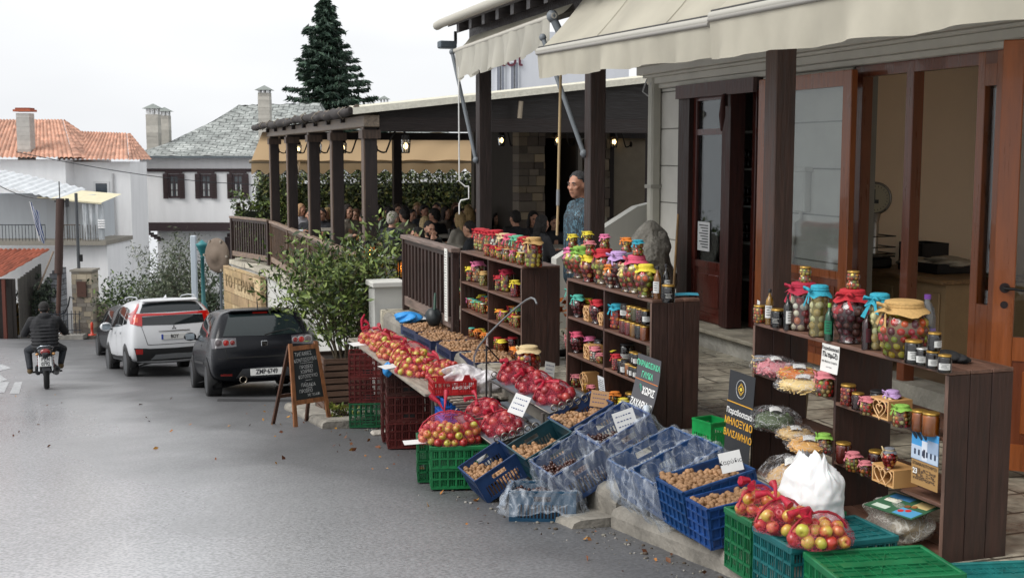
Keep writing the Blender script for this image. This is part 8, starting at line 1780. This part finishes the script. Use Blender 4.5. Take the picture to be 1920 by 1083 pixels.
q=drop(984,972); cF=crate('low blue slotted crate standing flat on the asphalt, lined with milky plastic',Matrix.Translation(Vector((-.02,7.66,road_z(7.75)+.01)))@Matrix.Rotation(R(-4),4,'Z')@Matrix.Rotation(PITCH*.6,4,'X'),.43,.34,.20,'#17425c','panel'); nuts(cF,.43,.34,.2,0,.13,'c',r=.015,seed=6,label=CL+'crate standing on the asphalt',group='chestnuts in the asphalt crate'); bagged(cF,.43,.34,.20,'milky plastic liner folded over the low crate on the asphalt',3,lo=.35,flare=.05)
tg=R(22)
cG=tilted('empty blue slotted crate lined with clear film, far one of the pair on the kerb',-.84,1.74,.085,.46,.31,.26,tg,BLU2); bagged(cG,.46,.31,.26,'clear film liner hanging from the far crate of the kerb pair',4,lo=.0,flare=.05); nuts(cG,.46,.31,.26,tg,.05,'c',r=.015,seed=12,x1=.14,label=CL+'far lined crate of the kerb pair',group='chestnuts in the far kerb crate')
cG2=tilted('blue slotted crate lined with clear film holding few walnuts, near one of the kerb pair',-.84,1.40,.10,.46,.32,.26,tg,BLU2); bagged(cG2,.46,.32,.26,'clear film liner hanging from the near crate of the kerb pair',5,lo=.0,flare=.06); nuts(cG2,.46,.32,.26,tg,.07,'w',seed=13,x1=.12,label=WL+'near lined crate of the kerb pair',group='walnuts in the near kerb crate')
cH=tilted('bright blue lattice crate of walnuts on the kerb with a white price tag',-.85,1.02,.15,.44,.33,.26,R(12),'#1a4274','diamond'); nuts(cH,.44,.33,.26,R(12),.25,'w',seed=7,label=WL+'bright blue crate on the kerb',group='walnuts in the bright blue crate')
cI=tilted('small blue lattice crate of walnuts squeezed behind the green apple crate',-.84,.76,.13,.42,.24,.22,R(8),'#1f437c','diamond'); nuts(cI,.42,.24,.22,R(8),.20,'w',seed=8,label=WL+'small blue crate behind the green one',group='walnuts in the small blue crate')
# foreground stack of lidded crates
GRN='#12623a'; TEA='#186062'
kz=lambda s_: ry(-.76,s_)+.137
cJ=crate('tall green lattice crate under the leftmost net of apples on the kerb',CM(-.79,.40,-.135,0),.52,.26,.285,GRN,'lattice',lid=True)
cK=crate('teal lattice crate with lid under the middle net of apples',CM(-.80,.02,-.125,0),.56,.34,.265,TEA,'lattice',lid=True)
cL=crate('bright green lidded crate in the bottom right foreground',CM(-.82,-.40,-.12,R(-9)),.56,.38,.25,'#126a40','lattice',lid=True)
o=crate('teal crate lid and rim just entering the bottom right corner',CM(-.30,-.55,-.05,R(-12)),.5,.36,.12,'#1c6c6a','lattice',lid=True)
apple_bag('net bag of yellow-red apples on the tall green crate, leftmost of the front three',T(-.67,.54,.165),AZ+R(20),.12,.085,.10,.031,AP1,21,group='front net bags of apples')
apple_bag('net bag of yellow-red apples on the teal crate, middle of the front three',T(-.70,.27,.165),AZ+R(10),.13,.10,.11,.031,AP1,22,group='front net bags of apples')
apple_bag('net bag of yellow-red apples nearest the camera, rightmost of the front three',T(-.65,.02,.165),AZ+R(5),.15,.10,.11,.031,AP1,23,group='front net bags of apples')
par=TT('carrier_bag','bulging white plastic carrier bag behind the front apple nets','bag',-.44,.43,.165); g=MB()
A_=[(0,.10,.13),(.03,.145,.185),(.35,.15,.195),(.65,.115,.16),(.85,.06,.115),(1,.012,.085)]
def bagfn(u,v):
    for (v0,a0,b0),(v1,a1,b1) in zip(A_,A_[1:]):
        if v<=v1: f=(v-v0)/(v1-v0); a=a0+(a1-a0)*f; b=b0+(b1-b0)*f; break
    x=a*math.cos(2*PI*u);y=b*math.sin(2*PI*u); p_=Vector((x*7,y*7,v*2)); n1=NZ.noise(p_); n2=NZ.noise(Vector((math.cos(2*PI*u)*5,math.sin(2*PI*u)*5,v*1.2+4))); n3=NZ.noise(p_*3.1)
    k=1+.16*n1+.16*n2*v+.06*n3; return Vector((x*k+.04*v*n1,y*k+.03*v*n2,.285*v+.05*n2*v*v+.015*n3*v))
g.grid(bagfn,110,36,h('#cfd0d0'))
g.build('bag_film',mat('white_bag_film',.5,bs=16,ba=.3,bd=.01,sub=.15),par)
crate('small bright green crate standing behind the lined pair by the charcoal sign',CM(-.02,2.28,.0,R(10)),.16,.20,.20,'#148a44','panel')
# green stacked crates with apples on the road
q=drop(858,921)
for k in range(2):
    crate(('lower','upper')[k]+' bright green crate of the near stack carrying the big apple bag on the road',Matrix.Translation(Vector((q.x-.20,q.y+.02,road_z(q.y)+.155*k+.01)))@Matrix.Rotation(R(6),4,'Z')@Matrix.Rotation(PITCH*.4,4,'X'),.44,.32,.152,'#146c3c','lattice',lid=k==1)
    crate(('lower','upper')[k]+' green crate tucked behind the near green stack on the road',Matrix.Translation(Vector((q.x-.33,q.y+.42,road_z(q.y+.42)+.165*k+.01)))@Matrix.Rotation(R(6),4,'Z'),.42,.32,.16,'#125c34','lattice')
apple_bag('big net bag of red and yellow apples heaped on the green road crates',Vector((q.x-.06,q.y+.22,road_z(q.y)+.335)),R(4),.235,.17,.20,.030,AP1,31)
def card_at(lab,P,rot,w,hh,col='#cfd0cf',nm='price_card',lines=3,txt=None):
    o=thing(nm,lab,'price tag',M=Matrix.Translation(P)@rot); MB().b2((-w/2,-.001,-hh/2),(w/2,.001,hh/2),h(col)).build('card',PAPER,o)
    mm=Matrix.Translation((0,-.0016,0))@Matrix.Rotation(PI/2,4,'X')
    if txt: text(txt,hh*.30,INK,o,mm,ext=.0002)
    elif lines:
        g=MB(); r=random.Random(len(lab))
        for k in range(lines):
            x=-w*.38
            while x<w*.3: L_=r.uniform(.04,.12)*w; g.b2((x,-.0018,hh*(.25-.5*k/max(1,lines-1))),(x+L_,-.0011,hh*(.25-.5*k/max(1,lines-1))+hh*.05),h('#2a3a6a')); x+=L_+w*.05
        g.build('handwriting',PAPER,o)
    return o
def YR(y,x=0,z=0): return Matrix.Rotation(y,4,'Z')@Matrix.Rotation(x,4,'X')@Matrix.Rotation(z,4,'Y')
card_at('white card strip poking out left under the big apple bag',Vector((q.x-.33,q.y+.12,road_z(q.y)+.35)),YR(R(20),R(-70)),.17,.06,lines=0)
# red and brown crate stacks under the table
q=drop(694,803)
for k,(c,lab) in enumerate((('#1b5a38','dark green crate at the bottom of the tall stack beside the planter'),('#581e1c','red-brown crate in the middle of the tall stack beside the planter'),('#64211f','red-brown crate on top of the tall stack beside the planter'))):
    crate(lab,Matrix.Translation(Vector((q.x-.24,q.y+.0,road_z(q.y)+.292*k+.01)))@Matrix.Rotation(R(5),4,'Z'),.44,.34,.285,c,'lattice')
q=drop(764,843)
for k in range(3): crate(['lowest','middle','highest'][k]+' brown-red crate of the stack under the plank table front edge',Matrix.Translation(Vector((q.x-.19,q.y+.0,road_z(q.y)+.262*k+.01)))@Matrix.Rotation(R(9),4,'Z'),.42,.34,.256,['#5a211e','#52201c','#40201a'][k],'lattice')
for k in range(3): crate(['lowest','middle','highest'][k]+' faded brown crate behind the stack under the plank table',Matrix.Translation(Vector((q.x-.30,q.y+.55,road_z(q.y+.5)+.262*k+.01)))@Matrix.Rotation(R(9),4,'Z'),.40,.34,.256,['#521f1c','#4c211d','#461f1b'][k],'lattice')
par=thing('blue_bag_scrap','scrap of blue plastic bag caught on the highest brown crate','bag',Vector((q.x-.18,q.y-.02,road_z(q.y)+.80))); g=MB(); crumple(g,(0,0,0),(.05,.03,.07),h('#2a86c8'),22,12,.4,3); g.build('bag_film',mat('blue_film',.35,bs=8,ba=.8),par)
for k,(c,lab) in enumerate((('#17614a','dark green crate lowest under the plank table near end'),('#1c4f96','blue crate in the middle under the plank table near end'),('#2266c0','bright blue crate highest under the plank table near end'))): crate(lab,CM(-1.02,5.15,ry(-1,5.2)+.205*k+.01,R(-4)),.40,.36,.20,c,'lattice')
# plank table
par=TT('plank_table','long weathered plank table along the terrace edge covered with apples and nut trays','table',-.85,7,-1); g=GB(par); r=random.Random(9)
zt_=lambda s_: -.115
for k in range(5):
    t0=-1.12+k*.145; e0=5.05+r.uniform(-.1,.1)+(.35 if k<1 else 0); e1=8.80+r.uniform(-.08,.08)
    g.b2((t0,e0,-.145),(t0+.138,7.0,-.12),jc(h('#8f877b'),.85,1.1),bev=.003); g.b2((t0,7.01,-.14),(t0+.138,e1,-.116),jc(h('#8f877b'),.85,1.1),bev=.003)
g.build('tabletop',WOODH,par)
for s_ in (5.3,7.0,8.8): g=GB(par); g.b2((-1.05,s_-.03,-.21),(-.42,s_+.03,-.146),h('#5a4c40')); g.build('crossbar',WOODX,par)
for s_ in (5.35,8.65): g=GB(par); g.b2((-.74,s_-.035,ry(-1,s_)),(-.67,s_+.035,-.211),h('#4a3f36')); g.build('leg',WOOD,par)
zt=-.116
for i,(t_,s_,a,b,hh,lab,pal) in enumerate(((-.93,8.35,.14,.22,.13,'farthest net bag of small red apples on the plank table',AP1[3:4]+AP1[:2]),(-.90,7.85,.16,.26,.17,'second net bag of apples from the far end of the plank table',AP1),(-.92,7.32,.17,.24,.15,'third net bag of apples from the far end of the plank table',AP1),(-.86,6.85,.19,.27,.19,'largest net bag of green and red apples in the middle of the plank table',AP1),(-.95,6.35,.16,.24,.14,'net bag of red apples beside the front edge of the plank table',AP1[3:]+AP1[:1]),(-.76,6.02,.17,.2,.14,'net bag of apples just behind the red plastic crate',AP1[1:4]))):
    apple_bag(lab,T(t_,s_,zt),AZ+R(-8+6*i),a,b,hh,.033,pal,40+i)
for i,(px,py,lab) in enumerate(((553,0,''),)): pass
g=MB(); g.tube([T(-1.0,8.6,.0),T(-1.0,8.6,.1),T(-.98,8.55,.17)],[.012,.018,.008],6,h('#b82040')); tag(g.build('net_knot',CLOTH),'upright red net knot above the farthest apple bag','net')
card_at('white price card at the far front corner of the plank table',T(-1.1,8.25,-.105),YR(AZ+R(20),R(-80)),.22,.12,lines=0); card_at('white price card on the front edge above the brown crates',T(-1.12,6.75,-.105),YR(AZ+R(30),R(-80)),.2,.11,lines=0)
# red crate with white bag
cR=crate('red plastic crate with white lettering on the near end of the plank table',CM(-1.08,5.24,-.112,R(-6)),.37,.28,.12,'#a81c20','lattice')
text('ΑΦΟΙ ΑΡΓ',.035,WHITEINK,cR,Matrix.Translation((.24,-.0085,.06))@Matrix.Rotation(PI/2,4,'X'))
for xx in (.02,.25): MB().extr([(xx,-.002,.12),(xx+.08,-.002,.12),(xx+.06,-.002,.17),(xx+.02,-.002,.17)],(0,.008,0),h('#a81c20')).build('corner_tab',PLAST,cR)
par=TT('carrier_bag','crumpled thin white plastic bag stuffed in and beside the red crate','bag',-.76,5.45,-.02); g=MB(); crumple(g,(0,0,.03),(.16,.13,.10),h('#cfcfd2'),50,24,.38,5); crumple(g,(.18,-.12,-.02),(.13,.10,.10),h('#cfcfd2'),44,20,.42,8); g.build('bag_film',film('white_thin_film',.35,.95,9,(.78,.76,.78),.3,bump=1.0),par)
# nut trays on terrace edge
for i,(t_,s_,lab) in enumerate(((-.50,8.15,'farthest navy tray of walnuts beside the blue bag'),(-.52,7.45,'second navy tray of walnuts along the terrace edge'),(-.50,6.75,'third navy tray of walnuts along the terrace edge'),(-.48,6.05,'nearest full navy tray of walnuts below the bent steel bar'))):
    D,W_,Hh=.46,.58,.10; c=crate(lab,CM(t_,s_,-.09,R(3-2*i)),D,W_,Hh,NAVY,'panel'); Mx=c.matrix_world
    g=REST['w']; rr=random.Random(60+i); g.M=Mx; C0=WN[i%4]
    vv=[v.co.copy() for v in C0.vertices]; ff=[tuple(p.vertices) for p in C0.polygons]
    g.b2((.012,.012,.02),(D-.012,W_-.012,.085),h('#4a3626'))
    n=0; x=.03
    while x<D-.02:
        y=.03
        while y<W_-.02:
            dome=.085+.026*math.sin(PI*x/D)*math.sin(PI*y/W_)
            for q2 in range(2 if rr.random()<.35 else 1):
                e=Euler((rr.uniform(0,6),rr.uniform(0,6),0)).to_matrix(); c_=Vector((x+rr.uniform(-.008,.008),y+rr.uniform(-.008,.008),dome+.018*q2)); g.add([c_+e@(v*.0185) for v in vv],ff,jc(h('#94704e'),.75,1.25,rr),True)
            y+=.034
        x+=.031
    g.M=None
c=crate('half-empty tray with few dark nuts between the steel bar and the white bag',CM(-.50,5.55,-.10,R(-3)),.42,.36,.08,NAVY,'panel'); nuts(c,.42,.36,.08,0,.05,'w',seed=17,label=WL+'half-empty tray by the white bag',group='walnuts in the half-empty tray',r=.015)
card_at('pinkish handwritten price card standing in the second walnut tray',T(-.1,6.75,.10),YR(AZ+R(15),R(-20),R(14)),.085,.14,'#cdbab4'); card_at('white price card standing on the terrace beside the red apples',T(-.12,5.0,.10),YR(AZ+R(15),R(-15),R(16)),.10,.13)
card_at('handwritten white card tucked under the upper row of red apples',T(-.72,4.05,.02),YR(AZ+R(-30),R(-35),R(18)),.13,.17); card_at('brown cardboard price tag clipped in the highest walnut crate',T(-.33,3.40,.165),YR(AZ+R(-20),R(-20),R(8)),.13,.12,'#a8825c'); card_at('white handwritten price tag in the chestnut crate under the grey sign',T(-.40,2.78,.14),YR(AZ+R(-15),R(-15),R(-18)),.15,.14); card_at('white price tag reading Karydia in Greek in the bright blue crate',T(-.50,1.14,.26),YR(AZ+R(-25),R(-15),R(-14)),.12,.11,txt='Καρύδια')
o=MB().lathe([(.02,-.06),(.022,.05),(.0,.055)],n=10,col=h('#b9c3cc')).build('white_peg',PLAST,None,T(-.28,2.70,.2)); tag(o,'short white plastic peg sticking up behind the chestnut crate','peg')
# blue bag, scoop, plate at the far end
par=TT('blue_bag','crumpled bright blue plastic bag at the far end of the nut trays','bag',-.42,8.85,.02); g=MB(); crumple(g,(0,0,.05),(.14,.17,.07),h('#2a8ad0'),40,18,.35,6); g.build('bag_film',mat('blue_film',.35,bs=8,ba=.8),par)
par=TT('metal_scoop','black nut scoop standing upright in the farthest walnut tray','scoop',-.25,8.3,.04); g=MB(); g.M=Matrix.Rotation(R(-25),4,'X'); g.lathe([(0,-.0),(.06,.02),(.085,.08),(.085,.16),(.05,.2)],n=18,col=h('#22282a'),cap=False); g.build('scoop_bowl',PLAST,par); g=MB(); g.tube([(0,.0,.18),(.02,.05,.30),(.03,.07,.36)],[.014,.016,.012],7,h('#2a4a3c')); g.build('handle',PLAST,par)
par=TT('enamel_plate','shallow white plate on the terrace beside the blue bag','plate',-.2,9.1,.0); g=MB(); g.lathe([(0,.01),(.1,.01),(.17,.03),(.175,.035),(.1,.015),(0,.014)],n=24,col=h('#b5b8ba')); g.build('plate_body',PLAIN,par)
# wrought iron stand
par=TT('iron_stand','two-tier wrought iron stand with scroll edges and slatted trays of red apples','stand',-.6,4.6,-.9); I0=h('#6a6560')
TAU=R(14)
def tier(t0,s0,s1,z0,dep,nm):
    g=GB(par); 
    g.extr([(t0,s0,z0),(t0+dep,s0,z0+dep*math.tan(TAU)),(t0+dep,s1,z0+dep*math.tan(TAU)),(t0,s1,z0)],(0,0,.012),h('#5a5f66')); g.build(nm,mat('grey_sheet',.5,ns=6,na=.2),par)
    g=GB(par); P=[(t0,s0,z0+.012),(t0,s1,z0+.012),(t0+dep,s1,z0+.012+dep*math.tan(TAU)),(t0+dep,s0,z0+.012+dep*math.tan(TAU))]; g.tube(P,.009,6,I0,closed=True)
    for e,(sa) in ((0,s0),(1,s1)):
        n=6
        for k in range(n):
            u=(k+.5)/n; c=Vector((t0+dep*u,sa+(-.005 if e==0 else .005),z0+.05+dep*u*math.tan(TAU))); P=[]
            for q in range(15): a=q/14*2*PI*1.25; rr_=.032*(1-.55*q/14); P.append(c+Vector((rr_*math.cos(a+PI*1.5)*1.0,0,rr_*math.sin(a+PI*1.5))))
            g.tube(P,.0055,5,h('#8d8880'))
    g.build('scroll_edge',METAL,par)
tier(-1.02,3.78,4.80,-.22,.36,'lower_tray'); tier(-.60,3.70,5.15,.0,.36,'upper_tray')
for (t_,s_,zt2) in ((-1.0,3.85,-.22),(-1.0,4.75,-.22),(-.62,3.8,-.0),(-.62,5.1,-.0),(-.27,4.1,.07),(-.27,5.2,.07)):
    if t_<-.5: g=GB(par); g.tube([(t_,s_,ry(t_,s_)),(t_,s_,zt2)],.014,6,I0); g.build('leg',IRON,par)
g=GB(par); g.tube([(-1.0,4.1,ry(-1,4.1)+.1),(-.62,4.1,-.1)],.01,5,I0); g.tube([(-1.0,5.2,-.4),(-1.0,4.1,-.4)],.01,5,I0); g.tube([(-1.0,4.12,-.3),(-.6,4.5,-.6)],.012,5,h('#55504a')); g.build('brace',IRON,par)
g=GB(par)
for k in range(9): s_=4.3+.1*k; g.b2((-.64,s_,-.13),(-1.0,s_+.04,-.12),h('#4a4038'))
g.build('slatted_rack',WOODX,par)
# bent steel bar and iron rods above
IM=(Matrix.Translation(T(-.6,4.6,-.9))@Matrix.Rotation(AZ,4,'Z')).inverted(); LP=lambda px,py,Y:IM@at(px,py,Y=Y)
g=MB(); g.tube([LP(px,py,10.6-.08*i) for i,(px,py) in enumerate(((897,694),(889,682),(889,668),(897,650),(917,625),(942,600),(968,577),(986,563),(996,558),(1003,561),(1007,570)))],.009,8,h('#8a8c8e')); g.build('bent_steel_bar',METAL,par)
g=MB(); g.tube([LP(912,748,10.2),LP(912,648,10.2)],.008,6,(.03,.03,.03)); g.tube([LP(912,648,10.2),LP(930,668,10.3),LP(962,702,10.3)],.007,6,(.03,.03,.03)); g.build('iron_rod',IRON,par)
apple_bag('long net of dark red apples on the lower tray, far half',T(-.84,4.52,-.165),AZ,.14,.22,.11,.038,AP2,71,tilt=-TAU)
apple_bag('long net of dark red apples on the lower tray, near half',T(-.84,4.08,-.165),AZ,.14,.22,.10,.038,AP2,72,tilt=-TAU)
apple_bag('net of dark red apples on the upper tray, far end beside the jar',T(-.44,4.92,.06),AZ,.13,.20,.10,.038,AP2,73,tilt=-TAU)
apple_bag('net of dark red apples on the upper tray, in the middle',T(-.44,4.46,.06),AZ,.13,.19,.10,.038,AP2,74,tilt=-TAU)
apple_bag('net of dark red apples on the upper tray, near end',T(-.44,4.02,.06),AZ,.13,.20,.10,.038,AP2,75,tilt=-TAU)
jar('on the iron stand',993,-.22,.03,.27,'globe','cream','cherry',bow='cream',desc='big round jar of little red apples')
par=TT('white_rag','crumpled white plastic rag hanging under the iron stand','bag',-1.02,4.0,-.36); g=MB(); crumple(g,(0,0,0),(.06,.09,.07),h('#b5b5b2'),24,14,.45,9); g.build('rag',CLOTH,par)
o=TB(MB().b2((-.66,3.8,-.10),(-.60,4.7,-.085),h('#5b6066')),'grey_board',mat('grey_sheet',.5)); tag(o,'flat grey sheet lying between the two rows of red apples','board')
label_rows(); finish_nuts()
# ================================================================ A-BOARD, PLANTER, CHAIR, FLOWERS
q1=drop(551,800);q2=drop(622,795); d_=(q2-q1); d_.z=0; yaw=math.atan2(d_.y,d_.x); Wd=d_.length; c=(q1+q2)/2
par=thing('a_board','wooden A-frame chalkboard with handwritten Greek grill menu on the asphalt','chalkboard',(c.x,c.y,road_z(c.y)),yaw); Hb=1.0; ln=R(11)
def leanbox(g,x0,x1,z0,z1,th,s_,col,e=0):
    for_=Matrix.Rotation(-s_*ln,4,'X'); g.M=for_; g.b2((x0,-th/2+e,z0),(x1,th/2+e,z1),col,bev=.004); g.M=None
WB=h('#8a5a38'); w2=Wd/2
g=MB()
for s_ in (-1,1): 
    a=s_*(w2-.025); g.M=Matrix.Rotation(-ln,4,'X'); g.extr([(a-.025,-.015,0),(a+.025,-.015,0),(a*.74+.022,-.015,Hb),(a*.74-.022,-.015,Hb)],(0,.03,0),WB)
g.M=Matrix.Translation((0,.0,0)); g.M=Matrix.Rotation(-ln,4,'X'); g.b2((-w2*.74,-.012,.91),(w2*.74,.014,.965),WB); g.b2((-w2*.86,-.012,.27),(w2*.86,.014,.325),WB); g.build('front_frame',WOOD,par)
g=MB(); g.M=Matrix.Rotation(-ln,4,'X'); g.add([(-w2*.86,-.004,.325),(w2*.86,-.004,.325),(w2*.72,-.004,.91),(-w2*.72,-.004,.91)],[(0,1,2,3)],h('#1c2325')); g.add([(-w2*.86,.006,.325),(w2*.86,.006,.325),(w2*.72,.006,.91),(-w2*.72,.006,.91)],[(3,2,1,0)],h('#2c2019')); bd=g.build('chalk_panel',mat('slate_panel',.7,ns=4,na=.3,rn=.1),par)
g=MB()
for s_ in (-1,1):
    a=s_*(w2-.025); g.extr([(a-.02,.52,-.066),(a+.02,.52,-.066),(a*.74+.02,.20,.96),(a*.74-.02,.20,.96)],(0,.03,0),h('#4a2c1c'))
g.b2((-w2*.8,.40,.30),(w2*.8,.42,.34),h('#4a2c1c')); g.build('rear_frame',WOOD,par)
for i,(tx,sz,z,x) in enumerate((('ΤΗΓΑΝΙΕΣ',.066,.86,-.02),('ΚΟΝΤΟΣΟΥΒΛΙ',.060,.79,0),('ΠΡΟΒΕΙΟ',.058,.705,.0),('ΧΟΙΡΙΝΟ',.058,.65,.0),('ΚΟΤΟΠΟΥΛΟ',.058,.592,.01),('ΠΑΪΔΑΚΙΑ',.060,.49,.0),('ΠΡΟΒΕΙΟ',.058,.42,-.04),('ΜΕ ΠΙΛΑΦΙ',.045,.368,.06))):
    text(tx,sz,CHALK,par,Matrix.Rotation(-ln,4,'X')@Matrix.Translation((x,-.0065,z))@Matrix.Rotation(PI/2,4,'X')@Matrix.Rotation(R(rnd.uniform(-2,3)),4,'Z'),ext=.0004,sx=.72,bold=-.0005,name='chalk_writing')
g=MB(); g.M=Matrix.Rotation(-ln,4,'X')
for x0_,x1_,z in ((-.08,.10,.752),(-.03,.06,.545),(-.03,.05,.455)): g.b2((x0_,-.007,z),(x1_,-.0055,z+.004),(.5,.5,.5))
g.build('chalk_line',CHALK,par)
# planter with laurel
PL0=Vector((-2.20,16.0,0)); PL0.z=road_z(PL0.y)+.02
par=thing('potted_laurel','bushy laurel in a slatted dark wooden planter between hatchback and crates','potted plant',PL0,AZ); g=MB(); r=random.Random(3); wd=.33
for k in range(9):
    z=.04+k*.085
    for ax in range(4):
        m=Matrix.Rotation(ax*PI/2,4,'Z'); g.box(m@Vector((0,-wd,z+.035)),(wd*2+.04,.03,.062),jc(h('#5a4438') if ax in(0,1,3) else h('#3a2c26'),.7,1.2,r),rot=m)
g.box((0,0,.72),(wd*1.9,wd*1.9,.04),h('#2a2019')); g.build('planter_box',WOODX,par)
g=MB(); tips=[]; r=random.Random(12)
for k in range(20):
    a=k*2.4; branchy(g,Vector((.12*math.cos(a),.12*math.sin(a),.7)),Vector((.25*math.cos(a),.25*math.sin(a),.88+.25*r.random())),.82,.016,2,r,tips,.55,.015,h('#5a5040'))
g.build('stem',BARK,par); C=[]; D_=[]
for t_ in tips:
    for _ in range(17):
        v=Vector((r.gauss(0,.09),r.gauss(0,.09),r.gauss(0,.085))); p_=t_+v
        if p_.z>.62: C.append(tuple(p_)); D_.append((v.x*4,v.y*4,.35))
leaves('foliage',C,.085,[h('#556830'),h('#3b4e25'),h('#6d7f40'),h('#2a391c'),h('#84944f')],LEAF,par,.36,dirs=D_)
bush('weed_tuft','yellow-green weeds growing at the road edge behind the chalkboard',((-2.0,14.6,road_z(14.6)+.08),(.25,.12,.16)),260,.05,[h('#6f7a34'),h('#8a8a3c'),h('#4f5e2c')],LEAFM,'weeds',4,14)
o=MB().box((0,0,0),(.26,.14,.05),h('#b0aaa0'),bev=.02).box((.22,.04,.0),(.14,.1,.05),h('#a39d94'),bev=.02).build('broken_stone',CONC,None,drop(718,815)+Vector((0,0,.025)),.3); tag(o,'flat broken pale stone lying by the road edge near the crates','stone')
# cafe chair and flowers behind the shelves
chair_at(*(T(1.0,2.3,0)),AZ+R(100),'wooden chair with woven seat seen through the near shelf')
par=TT('flower_pot','pot of orange marigolds between the far and middle shelves','flowers',.55,5.75,0); g=MB(); g.lathe([(.1,0),(.14,.24),(.15,.25)],n=14,col=h('#5a3a2a')); g.build('pot',MATTE,par); r=random.Random(2)
leaves('blossoms',[(r.gauss(0,.11),r.gauss(0,.11),.38+r.uniform(-.1,.2)) for _ in range(500)],.045,[h('#c9661c'),h('#d9842a'),h('#a8521a')],LEAFM,par,.8); leaves('foliage',[(r.gauss(0,.10),r.gauss(0,.10),.30+r.uniform(-.08,.12)) for _ in range(300)],.05,[h('#3c5226')],LEAF,par)
